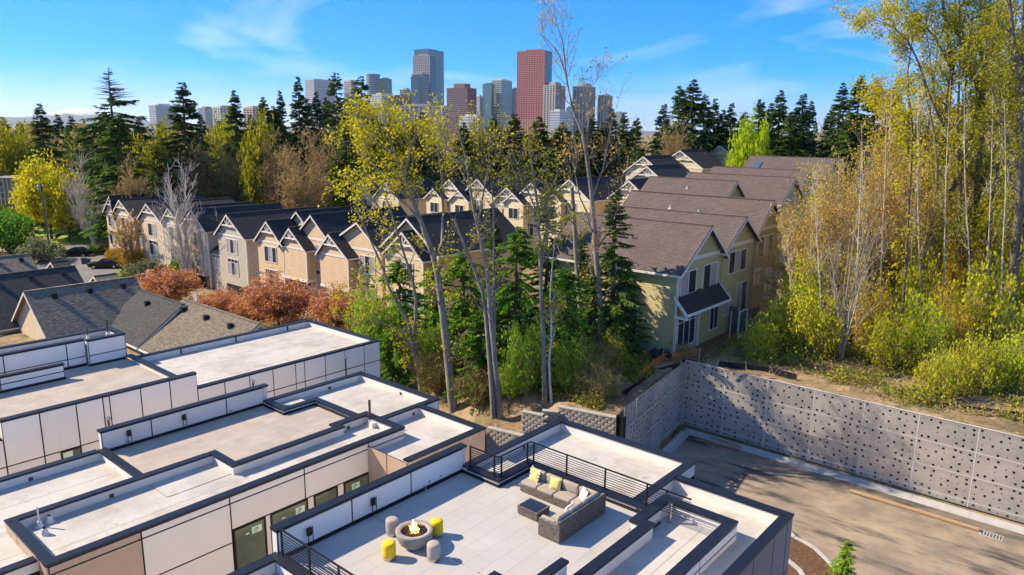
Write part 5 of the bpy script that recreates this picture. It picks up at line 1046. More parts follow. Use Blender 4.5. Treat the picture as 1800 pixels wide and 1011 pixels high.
stem_tree('double-trunked grey maple by the end of the near buildings', 23, [([(868, 733), (861, 633), (851, 522), (832, 470), (812, 420), (798, 385)], .2, .06, .1), ([(879, 736), (871, 646), (861, 541), (855, 450), (838, 400), (826, 330), (815, 255), (800, 205)], .22, .04, 0), ([(868, 640), (869, 560), (868, 450), (868, 380), (864, 320)], .14, .03, .2), ([(838, 400), (850, 340), (858, 290), (862, 240)], .07, .015, -.2), ([(826, 330), (800, 280), (775, 240), (758, 215)], .06, .012, .2)], (876, 736), 'bark_grey', 'maple_yellow', 12, 2.0, 6, .9, 3, .15, 4, .18, .4, .3, leaf_frac=.3)
stem_tree('slim straight grey trunk with light green leaves', 24, [([(958, 710), (957, 633), (952, 548), (950, 470), (946, 369), (935, 284), (928, 240)], .2, .04, 0), ([(950, 480), (960, 420), (968, 370), (972, 320)], .06, .012, .1), ([(946, 380), (930, 340), (915, 310), (905, 275)], .06, .012, -.1)], (958, 710), 'bark_grey', 'maple_green', 18, 1.7, 6, .8, 3, .15, 4, .18, .3, .3, leaf_frac=.4)
stem_tree('thin pale sapling twined beside the slim grey trunk', 25, [([(970, 710), (964, 646), (970, 587), (967, 515), (972, 450), (978, 395)], .1, .015, 0)], (970, 710), 'bark_pale', 'maple_green', 14, 1.3, 4, .6, 0, .17, 5, .2, .35, .3)
stem_tree('broken-topped grey trunk left of the olive house', 26, [([(1033, 628), (1024, 580), (1018, 515), (1012, 440), (1009, 380), (1005, 330)], .24, .14, 0)], (1033, 628), 'bark_grey', 'maple_green', 10, 1.6, 5, .8, 2, .18, 4, .2, .3, .3)
stem_tree('tallest bare-topped tree rising above the skyline towers', 27, [([(1055, 640), (1057, 564), (1052, 499), (1047, 440), (1041, 348), (1029, 262), (1022, 220)], .27, .10, 0), ([(1024, 235), (1006, 190), (994, 129), (984, 96), (969, 77), (947, 58)], .1, .012, .1), ([(996, 140), (990, 77), (980, 45), (975, 26)], .06, .01, -.1), ([(1030, 270), (1036, 193), (1039, 152), (1061, 127)], .07, .012, .2), ([(1040, 350), (1062, 290), (1072, 230), (1078, 190)], .08, .012, -.2), ([(1048, 440), (1075, 400), (1090, 350), (1095, 300)], .07, .012, .1), ([(1045, 400), (1020, 350), (1008, 290), (1004, 250)], .07, .012, .3)], (1055, 640), 'bark_grey', 'twig_leaf', 12, 1.9, 6, .85, 2, .15, 3, .16, .25, .55, 38, .45)
# right-hand giants
stem_tree('big forked maple trunk rising at the right', 31, [([(1627, 563), (1641, 498), (1655, 387), (1660, 320), (1663, 208), (1675, 138), (1672, 87), (1655, 0), (1650, -40)], .38, .10, 0), ([(1655, 370), (1680, 320), (1696, 277), (1713, 208), (1727, 149), (1748, 62), (1758, -30)], .24, .07, .2), ([(1663, 230), (1635, 170), (1615, 110), (1590, 60), (1555, 40), (1510, 25)], .12, .02, -.2), ([(1672, 120), (1640, 60), (1600, 20), (1570, -20)], .12, .02, .2), ([(1660, 300), (1630, 260), (1600, 230), (1575, 190), (1545, 175)], .1, .015, .3)], (1627, 563), 'bark_dark', 'maple_yellow', 26, 2.6, 8, 1.0, 3, .16, 7, .2, .25, .3, 45)
stem_tree('second great maple at the right edge', 32, [([(1675, 563), (1686, 490), (1706, 399), (1718, 324), (1727, 311), (1748, 270), (1765, 208), (1783, 138), (1800, 30)], .38, .10, 0), ([(1718, 330), (1724, 242), (1734, 173), (1724, 69), (1731, -20)], .24, .06, -.2), ([(1765, 220), (1780, 190), (1800, 160), (1830, 120)], .14, .04, .2), ([(1730, 180), (1700, 120), (1690, 60), (1700, 0)], .1, .02, .3)], (1675, 563), 'bark_dark', 'maple_green', 24, 2.6, 8, 1.0, 3, .16, 7, .2, .2, .3, 45)
stem_tree('mossy twin trunk left of the big forked maple', 33, [([(1607, 580), (1619, 490), (1635, 399), (1650, 330), (1645, 250), (1630, 180), (1620, 120)], .26, .05, 0), ([(1612, 560), (1628, 470), (1640, 380), (1655, 300)], .2, .06, .2)], (1607, 580), 'bark_moss', 'maple_yellow', 18, 2.1, 7, .9, 3, .16, 5, .2, .3, .3, leaf_frac=.8)
stem_tree('slim dark trunk among the orange twigs at the right', 34, [([(1575, 628), (1587, 537), (1595, 419), (1599, 330), (1606, 250), (1600, 180)], .15, .03, 0)], (1575, 628), 'bark_brown', 'maple_yellow', 18, 1.7, 6, .8, 2, .18, 5, .2, .3, .3)
stem_tree('maple leaning in from the right edge', 35, [([(1770, 610), (1780, 500), (1790, 380), (1795, 260), (1790, 140), (1778, 40), (1770, -40)], .4, .1, 0), ([(1790, 300), (1760, 220), (1740, 140), (1700, 90)], .14, .03, .2)], (1770, 610), 'bark_dark', 'maple_green', 24, 2.6, 7, 1.0, 3, .16, 7, .2, .25, .3)
stem_tree('maple behind the forked one, full of yellow leaves', 36, [([(1700, 520), (1705, 420), (1698, 320), (1690, 220), (1700, 120), (1710, 20)], .3, .08, 0), ([(1698, 320), (1660, 230), (1640, 150), (1630, 60)], .15, .03, .2), ([(1695, 250), (1740, 180), (1760, 100), (1770, 20)], .15, .03, -.2)], (1700, 520), 'bark_brown', 'maple_yellow', 24, 2.6, 7, 1.0, 3, .17, 7, .2, .25, .3)
stem_tree('slender upright maple left of the mossy twin trunk', 37, [([(1590, 560), (1596, 450), (1590, 330), (1600, 220), (1595, 130), (1605, 60)], .2, .04, 0), ([(1594, 470), (1615, 370), (1628, 260), (1640, 150), (1650, 70)], .16, .03, .3), ([(1592, 400), (1570, 320), (1560, 240), (1555, 180)], .1, .02, -.3)], (1590, 560), 'bark_dark', 'maple_yellow', 20, 2.2, 7, .95, 3, .16, 6, .2, .3, .4)
stem_tree('cluster of thin upright stems between the two great maples', 38, [([(1690, 570), (1684, 450), (1690, 330), (1682, 200), (1690, 90), (1685, -20)], .2, .05, 0), ([(1694, 570), (1710, 440), (1716, 300), (1730, 180), (1735, 60), (1745, -30)], .2, .05, .3), ([(1700, 560), (1735, 430), (1750, 320), (1770, 200), (1778, 90), (1790, -10)], .18, .04, -.3)], (1692, 570), 'bark_dark', 'maple_yellow', 20, 2.2, 7, .95, 3, .16, 6, .2, .2, .4)
stem_tree('leafy maple at the extreme right edge', 39, [([(1800, 590), (1806, 450), (1800, 320), (1805, 200), (1795, 90), (1800, -20)], .25, .06, 0), ([(1803, 440), (1775, 320), (1765, 230), (1750, 130), (1745, 40)], .16, .04, .3)], (1798, 590), 'bark_dark', 'maple_green', 24, 2.4, 7, .95, 3, .16, 7, .2, .2, .4)
# pale multi-stemmed fan and the orange twig thickets at the right
def fan_tree(label, seed, base_px, top_py, hw_px, stems, wm, lm, leaf=.13, per=3, r=.05, n1=12, n2=5, group=None, lfrac=1., name='twiggy_tree', tw=1., l1=.22, Y=None):
    rg = np.random.default_rng(seed); x, y, z = ground_hit(*base_px)
    if Y: p = at_y(*base_px, Y); x, y, z = p[0], Y, ground(*uw_of(p[0], Y))
    base_px = (base_px[0], base_px[1]); sc = F*.97/y; h = (at_y(base_px[0], top_py, y)[2]-z); hw = hw_px/sc
    k = 7; s = np.linspace(0, 1, k); a = rg.uniform(0, 6.283, stems); q = np.sqrt(rg.uniform(0, 1, stems))*hw; hh = h*rg.uniform(.6, 1., stems)*(1-.25*(q/hw)**2)
    P = np.zeros((stems, k, 3)); P[..., 0] = (q*np.cos(a))[:, None]*s**1.3; P[..., 1] = (q*np.sin(a))[:, None]*s**1.3; P[..., 2] = hh[:, None]*s-.3*(1-s); P += np.cumsum(rg.normal(0, .012*h, P.shape)*(s > 0)[None, :, None], 1)*.6
    R = (r*rg.uniform(.5, 1.2, stems))[:, None]*(1-s*.9)+.006*tw
    P1, R1 = grow(rg, P, R, n1, .2, 1, h*l1, 30, .25, 5, .05, .007*tw, .5, .5); P2, R2 = grow(rg, P1, R1, n2, .2, 1, h*l1*.4, 35, .1, 3, .05, .005*tw, .6)
    c = None
    if per: T = P2[rg.random(len(P2)) < lfrac]; c = leaves(rg, tips(rg, T, per, .1, .3), leaf, .7)
    return plant(name, label, 'tree', (x, y, z), merge([tubes(P, R, 5), tubes(P1, R1, 3), tubes(P2, R2, 3)]), c, wm, lm, group)
fan_tree('pale multi-stemmed tree fanning up behind the perforated wall', 41, (1478, 634), 290, 56, 10, 'bark_fan', 'twig_leaf', .13, 2, .055, 10, 5, lfrac=.5, tw=1.2)
_ord = ('first', 'second', 'third', 'fourth', 'fifth', 'sixth', 'seventh', 'eighth', 'ninth', 'tenth', 'eleventh', 'twelfth', 'thirteenth', 'fourteenth')
for i, (bx, by, dx_, ty) in enumerate(((1398, 612, -14, 400), (1418, 600, 8, 330), (1442, 615, -10, 310), (1462, 590, 12, 270), (1505, 615, 10, 250), (1522, 590, -8, 215), (1545, 605, 14, 190), (1562, 580, 4, 160), (1600, 600, 12, 150), (1622, 610, -6, 200), (1655, 600, 16, 140), (1705, 610, -10, 160), (1732, 600, 14, 120), (1758, 620, 8, 180))):
    rr_ = random.Random(300+i); L_ = by-ty
    stem_tree(f'thin pale sapling trunk on the right bank, {_ord[i]} counting from the olive house', 300+i, [([(bx, by), (bx+dx_*.3+rr_.uniform(-4, 4), by-L_*.33), (bx+dx_*.7+rr_.uniform(-5, 5), by-L_*.66), (bx+dx_, ty)], .075, .012, rr_.uniform(-.4, .4))], (bx, by), 'bark_pale', 'maple_yellow' if i % 3 else 'twig_leaf', 16, 1.3, 5, .6, 0, .14, 4, .16, .35, .5, 36, leaf_frac=.7, group='thin saplings on the right bank', name='sapling')
for i, (lab, bx, by, ty, hw, st) in enumerate((('orange twig thicket right of the olive houses', 1430, 590, 285, 66, 22), ('orange twig thicket left of the slim dark trunk', 1530, 585, 215, 74, 26), ('orange twig thicket behind the pale fan tree', 1490, 545, 225, 84, 24), ('orange twig thicket at the foot of the forked maple', 1600, 540, 190, 76, 26), ('pale twig thicket against the olive house corner', 1385, 575, 350, 45, 12))):
    fan_tree(lab, 50+i, (bx, by), ty, hw, st, 'bark_twig' if i < 4 else 'bark_pale', 'twig_leaf', .15, 6, .06, 13, 7, 'twig thickets on the right bank', .9, tw=1.6)
# ---------------------------------------------------------------- leafy shrubs
def shrub_mesh(seed, r, h, lobes=9, n=5200, leaf=.16, stems=14):
    rg = np.random.default_rng(seed); C = []; c0 = rg.normal(0, .42, (lobes, 3))*np.array([r, r, h*.35])+np.array([0, 0, h*.52]); rr = rg.uniform(.35, .6, lobes)*r
    for c, q in zip(c0, rr):
        m = n//lobes; d = nrm(rg.normal(0, 1, (m, 3))); C.append(c+d*(q*rg.uniform(.45, 1.12, m)**.6)[:, None]*np.array([1, 1, h/r*.55]))
    C = np.concatenate(C); C = C[C[:, 2] > .02]
    k = 5; s = np.linspace(0, 1, k); e = c0[rg.integers(0, lobes, stems)]*rg.uniform(.7, 1.15, (stems, 3)); P = e[:, None]*s[:, None]; P[..., 2] = e[:, None, 2]*s**.8-.2*(1-s); P += np.cumsum(rg.normal(0, .03*r, P.shape), 1)*.5
    R = np.full((stems, k), .035)*(1-s*.8); P1, R1 = grow(rg, P, R, 7, .3, 1, r*.5, 40, .1, 4, .05, .005, .6)
    return merge([tubes(P, R, 4), tubes(P1, R1, 3)]), leaves(rg, C, leaf, .75)
def spray_mesh(seed, r, h, stems=40, n1=9, per=12, leaf=.17, trunk=0., lrad=.13, tip=.005):
    """a clump of arching stems with leafy twigs; with trunk > 0 the stems leave a short trunk"""
    rg = np.random.default_rng(seed); k = 6; s = np.linspace(0, 1, k); a = rg.uniform(0, 6.283, stems); q = r*rg.uniform(.15, 1.05, stems)**.7; hh = h*rg.uniform(.45, 1.0, stems)*np.sqrt(np.clip(1.15-(q/r)**2*.8, .1, 1))
    P = np.zeros((stems, k, 3)); P[..., 0] = (q*np.cos(a))[:, None]*s**1.15; P[..., 1] = (q*np.sin(a))[:, None]*s**1.15; P[..., 2] = trunk*h+(hh-trunk*h)[:, None]*(s*1.25-.25*s**3)-(.2*(1-s) if not trunk else 0)
    P += np.cumsum(rg.normal(0, .035*r, P.shape)*(s > 0)[None, :, None], 1)*.7; R = (.012*h+.01)*(1-s*.85)[None]*np.ones((stems, 1))
    P1, R1 = grow(rg, P, R, n1, .2, 1., r*.42, 48, .1, 4, .08, tip, .55); P2, R2 = grow(rg, P1, R1, 3, .3, 1., r*.2, 45, .0, 3, .05, tip, .6)
    parts = [tubes(P, R, 4), tubes(P1, R1, 3), tubes(P2, R2, 3)]
    if trunk: parts.append(tubes(np.array([[[0, 0, -.5], [0, 0, trunk*h*.5], [0, 0, trunk*h+.3]]]), np.array([[.028*h, .022*h, .018*h]]), 7))
    return merge(parts), leaves(rg, np.concatenate([tips(rg, P2, max(1, per//3), lrad, .2), tips(rg, P1, 2, lrad, .5)]), leaf, .75)
SHR = {}
def shrub(key, lm, wm='bark_brown', fn=None, **kw): w_, c = (fn or shrub_mesh)(**kw); SHR[key] = (fast_mesh('stems', *w_, wm, True), fast_mesh('foliage', *c, lm), kw['r'], kw['h'])
SP = spray_mesh
shrub('a', 'shrub_leaf', 'bark_twig', SP, seed=61, r=2.2, h=2.8, stems=40, per=8); shrub('gold2', 'shrub_gold', 'bark_twig', SP, seed=73, r=2.2, h=2.8, stems=36, per=6, leaf=.15); shrub('green', 'cedar_bright', 'bark_twig', SP, seed=74, r=2.2, h=3.4, stems=38, per=9, leaf=.16); shrub('dull', 'bramble_leaf', 'bark_twig', SP, seed=75, r=2.2, h=2.6, stems=44, per=4, leaf=.13, tip=.008); shrub('b', 'shrub_leaf', 'bark_twig', SP, seed=62, r=2.4, h=2.4, stems=40, per=8); shrub('lime', 'lime_leaf', 'bark_twig', SP, seed=63, r=2.2, h=2.4, stems=40, per=8, leaf=.16)
shrub('cherry', 'cherry_leaf', 'bark_brown', SP, seed=64, r=3.4, h=5.2, stems=60, n1=10, per=18, leaf=.22, trunk=.2, lrad=.2); shrub('rhodo', 'rhodo_leaf', seed=65, r=2.4, h=3.2, n=6000, leaf=.24, lobes=22); shrub('dark', 'cedar', seed=66, r=2.6, h=4, n=6500, leaf=.26, lobes=22); shrub('gold', 'gold_leaf', 'bark_twig', SP, seed=67, r=1.4, h=1.8, stems=34, per=9, leaf=.16)
shrub('haze', 'bud_haze', 'bark_twig', SP, seed=68, r=5, h=9, stems=60, n1=16, per=3, leaf=.3, trunk=.15, lrad=.25, tip=.022); shrub('ytree', 'maple_yellow', 'bark_brown', SP, seed=69, r=4, h=9, stems=50, n1=10, per=18, leaf=.34, trunk=.22, lrad=.3); shrub('gtree', 'maple_green', 'bark_brown', SP, seed=70, r=4.4, h=8, stems=50, n1=10, per=18, leaf=.34, trunk=.2, lrad=.3); shrub('limetree', 'lime_leaf', 'bark_brown', SP, seed=71, r=4.2, h=8, stems=50, n1=10, per=18, leaf=.36, trunk=.2, lrad=.3); shrub('maple_u', 'maple_yellow', 'bark_brown', SP, seed=72, r=2.2, h=2.6, stems=34, per=9)
def put_shrub(key, name, label, cat, loc, r, h, group=None):
    s_, f_, r0, h0 = SHR[key]; e = bpy.data.objects.new(name, None); COL.objects.link(e); tag(e, label, cat, group); e.location = loc; e.rotation_euler = (0, 0, rt.uniform(0, 6.28)); e.scale = (r/r0, r/r0, h/h0)
    link('stems' if cat != 'tree' else 'trunk', s_, e); link('foliage' if cat != 'tree' else 'crown', f_, e); return e
def shrub_px(key, name, label, cat, px, py, ptop, hwpx, group=None, Y=None):
    if Y is None: x, y, z = ground_hit(px, py)
    else: p = at_y(px, py, Y); x, y, z = p[0], p[1], ground(*uw_of(p[0], p[1]))
    h = at_y(px, ptop, y)[2]-z; return put_shrub(key, name, label, cat, (x, y, z), hwpx/(F*.97/y), h, group)
# undergrowth and evergreens in the gully behind the block walls
for key, lab, px, py, ptop, hw in (
 ('near_bright', 'bright green cedar closest to the white roof corner', 660, 662, 500, 46), ('near_cedar', 'green cedar left of the leaning maple trunk', 705, 640, 455, 44), ('near_bright', 'low bright cedar at the foot of the leaning maple', 752, 672, 560, 34), ('near_cedar', 'green cedar right of the leaning maple trunk', 815, 660, 440, 44), ('near_cedar', 'tall bright cedar right of the double trunk', 905, 672, 395, 44),
 ('near_bright', 'young cedar between the double trunk and the slim trunk', 925, 700, 560, 34), ('near_cedar', 'cedar right of the slim grey trunk', 992, 672, 470, 42), ('near_bright', 'low cedar above the highest block wall', 1000, 690, 590, 30), ('near_dark', 'dark evergreen behind the broken trunk', 1015, 620, 415, 46), ('near_dark', 'tall dark evergreen leaning over the olive house', 1072, 634, 325, 52), ('near_dark', 'short dark evergreen against the side wall of the olive house', 1096, 628, 455, 30),
 ('near_dark', 'dark evergreen behind the tall bright cedar', 868, 610, 390, 48), ('near_dark', 'dark evergreen behind the slim grey trunk', 958, 600, 330, 48), ('near_cedar', 'cedar in front of the tan townhouses', 770, 610, 470, 44), ('near_cedar', 'shaded cedar left of the double trunk', 845, 690, 540, 38), ('near_cedar', 'dark cedar low behind the bright cedar', 690, 690, 575, 34), ('near_dark', 'dark evergreen between the slim trunk and the broken trunk', 1040, 640, 470, 36), ('under', 'dull green brush between the forked maple and the thick trunk', 765, 690, 610, 36), ('under', 'dull green brush left of the double trunk', 835, 715, 640, 34), ('near_bright', 'bright leafy undergrowth right of the double trunk', 900, 700, 630, 34), ('under', 'brush between the slim trunk and the olive house', 1045, 670, 590, 36), ('near_bright', 'bright leafy growth behind the forked maple', 690, 655, 520, 40), ('under', 'bare brown brush above the highest block wall', 1050, 705, 640, 36)):
    if key in ('near_bright', 'under'): shrub_px('green' if key == 'near_bright' else 'dull', 'leafy_shrub', lab.replace('cedar', 'leafy tree'), 'shrub', px, py, ptop, hw*1.15, 'undergrowth in the gully'); continue
    x, y, z = ground_hit(px, py); p = at_y(px, ptop, y); put_conifer(key, lab, (x, y, z), p[2]-z, hw/(F*.97/y), rt.uniform(0, 6.28), 'evergreens in the gully')
for i, (k_, px, py, pt, hw, lab) in enumerate((
 ('a', 1370, 620, 525, 48, 'leafy shrub right of the porch deck'), ('b', 1330, 632, 570, 34, 'low leafy shrub against the porch deck'), ('a', 1425, 630, 520, 52, 'leafy shrub left of the pale fan tree'), ('lime', 1405, 600, 480, 48, 'lime shrub behind the pale fan tree'), ('gold2', 1520, 625, 500, 55, 'yellow-green shrub right of the pale fan tree'), ('a', 1560, 650, 560, 55, 'spreading shrub below the slim dark trunk'),
 ('lime', 1620, 655, 545, 58, 'yellow-green shrub below the mossy twin trunk'), ('gold2', 1665, 640, 520, 55, 'shrub at the foot of the forked maple'), ('a', 1720, 640, 480, 62, 'tall shrub at the foot of the second great maple'), ('lime', 1770, 690, 600, 50, 'bright lime shrub at the right edge above the wall'), ('b', 1700, 690, 600, 50, 'shrub close above the perforated wall right half'), ('a', 1780, 600, 420, 60, 'tall shrub at the right edge of the bank'),
 ('b', 1640, 700, 625, 42, 'low shrub overhanging the dry bank at the right'), ('gold2', 1740, 560, 380, 60, 'tall yellow-green shrub behind the second great maple'), ('gold2', 1480, 600, 450, 50, 'shrub in the thicket behind the pale fan tree'), ('maple_u', 1560, 590, 420, 55, 'yellow sapling among the orange twigs'), ('maple_u', 1640, 560, 400, 50, 'yellow sapling behind the forked maple'), ('a', 1590, 610, 470, 50, 'yellow-green shrub around the slim dark trunk'), ('lime', 1755, 470, 330, 55, 'green crown behind the right maples'), ('gold2', 1680, 570, 420, 55, 'shrub between the two great maples'),
 ('b', 1075, 650, 590, 30, 'grey-green brush below the dark evergreen by the olive house'), ('maple_u', 1735, 470, 340, 60, 'yellow leafy sapling between the right maples'))):
    shrub_px(k_, 'leafy_shrub', lab, 'shrub', px, py, pt, hw*.88, 'shrubs on the right bank', Y=60 if py < 400 else None)
for px, py, pt, hw, lab in ((302, 540, 472, 52, 'russet cherry tree left of the grey townhouse'), (490, 575, 490, 58, 'large pink and russet cherry in blossom before the tan townhouses'), (597, 590, 512, 50, 'russet cherry tree beside the bright cedar'), (388, 556, 512, 36, 'small pink cherry tree between the larger ones'), (440, 560, 515, 30, 'low russet cherry left of the large blossoming one')):
    shrub_px('cherry', 'cherry_tree', lab, 'tree', px, py, pt, hw, 'cherry trees by the left row')
for k_, nm, px, py, pt, hw, cat, lab in (
 ('rhodo', 'rhododendron', 75, 462, 426, 32, 'shrub', 'pale flowering rhododendron beside the street'), ('dark', 'dark_bush', 18, 445, 362, 45, 'shrub', 'large dark evergreen bush at the left edge'), ('gold', 'gold_shrub', 235, 475, 440, 24, 'shrub', 'golden orange shrub beside the parked cars'), ('gold', 'gold_shrub', 205, 465, 440, 18, 'shrub', 'yellow shrub left of the golden one'), ('rhodo', 'rhododendron', 245, 490, 462, 24, 'shrub', 'small flowering shrub in front of the peach townhouses'), ('dark', 'dark_bush', 322, 500, 445, 22, 'shrub', 'dark conical bush before the bare poplar'), ('lime', 'leafy_shrub', 215, 492, 478, 18, 'shrub', 'low green shrub at the drive beside the peach townhouses')):
    shrub_px(k_, nm, lab, cat, px, py, pt, hw)
for k_, px, py, pt, hw, Y, lab in (('ytree', 88, 395, 278, 46, 142, 'bright yellow maple behind the utility pole'), ('ytree', 122, 415, 296, 34, 140, 'yellow-green maple on the lawn right of the utility pole'), ('gtree', 20, 330, 230, 40, 170, 'yellow-green tree at the left edge'), ('gtree', 45, 330, 238, 26, 175, 'second yellow-green tree at the left edge'), ('gtree', 400, 280, 222, 42, 165, 'rounded yellow-green tree left of the fir group'), ('haze', 565, 340, 225, 55, 135, 'brown budding tree behind the middle row'), ('haze', 610, 330, 230, 34, 140, 'brown budding tree left of the yellow maple crown'), ('haze', 455, 330, 245, 38, 150, 'brown budding tree beside the grey apartment roof'), ('haze', 525, 345, 270, 40, 128, 'low brown budding tree above the black roofs'), ('haze', 395, 330, 260, 36, 150, 'brown budding tree over the long grey roof'),
  ('gtree', 298, 320, 238, 34, 155, 'yellow-green tree between the two largest firs at the left'), ('haze', 352, 335, 248, 36, 148, 'tan bare tree right of the broad dark fir'), ('haze', 500, 335, 228, 36, 143, 'tan bare tree in front of the fir group'), ('gtree', 655, 300, 220, 30, 138, 'yellow-green tree below the round tower'), ('haze', 1182, 290, 218, 28, 143, 'tan bare tree below the tallest fir pair'), ('gtree', 455, 300, 226, 30, 146, 'yellow-green tree at the foot of the fir group'),
  ('limetree', 1305, 290, 229, 28, 140, 'lime green tree above the cream gable'), ('limetree', 1335, 285, 238, 20, 138, 'smaller lime green tree right of the other lime one'), ('haze', 1452, 260, 206, 20, 170, 'orange tree between two groups of firs'), ('gtree', 705, 300, 215, 40, 150, 'yellow-green crown behind the big maple'), ('gtree', 850, 300, 230, 38, 150, 'yellow-green crown behind the double trunk'), ('haze', 762, 300, 215, 34, 150, 'brown budding crown right of the big maple'), ('gtree', 250, 320, 262, 30, 140, 'yellow-green shrubby tree right of the dead-topped giant'), ('haze', 235, 340, 285, 34, 122, 'brown budding thicket behind the peach townhouses')):
    if k_ == 'haze': fan_tree(lab, px, (px, py), pt, hw*.9, 18, 'bark_twig', 'bud_haze', .34, 3, .14, 13, 6, 'trees behind the townhouses', .8, 'broadleaf_tree', 4., .24, Y)
    else: shrub_px(k_, 'broadleaf_tree', lab, 'tree', px, py, pt, hw, 'trees behind the townhouses', Y)
# bare poplars and pale leafless trees
for i, (lab, px, py, ty, hw, st, wm) in enumerate((('bare pale poplar in front of the dead-topped giant', 166, 437, 262, 36, 9, 'bark_pale'), ('tall bare poplar in front of the beige townhouses', 333, 505, 288, 40, 9, 'bark_pale'), ('bare brush with upright red-brown stems behind the black roofs', 242, 395, 283, 34, 20, 'bark_twig'), ('pale bare tree in front of the cream gables', 1147, 345, 188, 32, 9, 'bark_pale'), ('bare pale tree above the end of the grey apartment roof', 470, 380, 240, 30, 8, 'bark_pale'), ('thin bare tree over the grey apartment roof', 428, 385, 250, 26, 7, 'bark_pale'), ('bare slender tree left of the yellow maple crown', 548, 370, 232, 28, 8, 'bark_pale'), ('thin orange-leaved sapling before the peach townhouses', 232, 476, 360, 26, 7, 'bark_twig'))):
    fan_tree(lab, 80+i, (px, py), ty, hw, st, wm, 'twig_leaf', .3, 2 if i == 7 else 0, .16, 14, 7, None, .5, 'bare_tree', 4.)
# brush and litter on the banks: nobody could count it
rg = np.random.default_rng(99); C = []
for n_, (u0, u1, w0, w1) in ((52000, (48.3, 66, -6, 22.5)), (60000, (36.8, 49, 23.8, 42)), (9000, (47.5, 52, -6, 22.5))):
    u = rg.uniform(u0, u1, n_); w_ = rg.uniform(w0, w1, n_); f = np.sin(u*.9+w_*.5)*np.sin(w_*.8-u*.3)+np.sin(u*2.3)*np.sin(w_*2.1)*.5+rg.normal(0, .35, n_)
    k = (f > (.05 if u1 > 53 else (-.25 if u0 < 37 else .35))) & ((u > 48.4+.85*np.sin(w_*.5)) | (w_ > 24.3+1.2*np.sin(u))); u, w_, f = u[k], w_[k], f[k]
    p = u[:, None]*U2+w_[:, None]*W2; z = np.array([ground(a, b) for a, b in zip(u, w_)]); C.append(np.c_[p, z+np.abs(rg.normal(0, 1, len(u)))*.16*(1+np.maximum(f, 0)*2)])
C = np.concatenate(C); lv = leaves(rg, C, .17, .7)
br_ = link('bramble', fast_mesh('bramble', *lv, 'bramble_leaf')); tag(br_, 'low tangled brambles and leaf litter covering the banks', 'brambles', kind='stuff')
u = rg.uniform(47.6, 62, 900); w_ = rg.uniform(-6, 22.5, 900); u = np.r_[u, rg.uniform(37, 48, 500)]; w_ = np.r_[w_, rg.uniform(24.5, 40, 500)]; a = rg.uniform(0, 6.283, 1400); L = rg.uniform(.4, 2.0, 1400); s = np.linspace(0, 1, 5); P = np.zeros((1400, 5, 3)); p = u[:, None]*U2+w_[:, None]*W2; P[..., 0] = p[:, :1]+np.cos(a)[:, None]*L[:, None]*s; P[..., 1] = p[:, 1:]+np.sin(a)[:, None]*L[:, None]*s
z = np.array([ground(x, y) for x, y in zip(u, w_)]); P[..., 2] = z[:, None]+.03+np.sin(s*3.1)*(L*rg.uniform(.1, .5, 1400))[:, None]
st_ = link('fallen_twigs', fast_mesh('fallen_twigs', *tubes(P, np.full((1400, 5), .012), 3), 'bark_twig')); tag(st_, 'arching dry bramble canes and fallen twigs on the banks', 'twigs', kind='stuff')
# young conifer and small plant near the buildings
x, y = at_z(1483, 1020, ZG); put_conifer('near_bright', 'small young conifer in the planting bed beside the drive', (x, y, ZG), 2.1, .55)
x, y, z = ground_hit(927, 752); put_shrub('lime', 'young_plant', 'small green plant on the bare soil left of the block walls', 'plant', (x, y, z), .35, .7)
# ================================================================ street, cars and small things at the left
mat('street_asphalt', (.17, .16, .15), .9, .15, .4, col2=(.24, .225, .21), detail=8); mat('lawn', (.16, .24, .02), .95, .2, .5, col2=(.32, .36, .04), detail=8)
def sheet(name, pxs, m, dz=.06):
    pts = [ground_hit(*p) for p in pxs]; z = max(p[2] for p in pts); mb = MB()
    me = MB().add([(p[0], p[1], p[2]+dz) for p in pts], [tuple(range(len(pts)))][::-1]).mesh(name, m); o = link(name, me); o['kind'] = 'structure'
sheet('street', [(60, 470), (85, 436), (130, 431), (215, 428), (300, 432), (300, 440), (235, 452), (200, 490), (150, 500)][::-1], 'street_asphalt', .08)
sheet('lawn', [(55, 436), (60, 405), (110, 398), (200, 402), (190, 424), (85, 434)][::-1], 'lawn', .07)
mat('car_black', (.008, .009, .012), .18, .1, 2, spec=.6, metal=.3); mat('car_glass', (.02, .025, .03), .05, .1, 2, spec=.8); mat('tyre', (.012, .012, .012), .9, .1); mat('lamp_glass', (.6, .58, .55), .1, .05, 2, spec=.8)
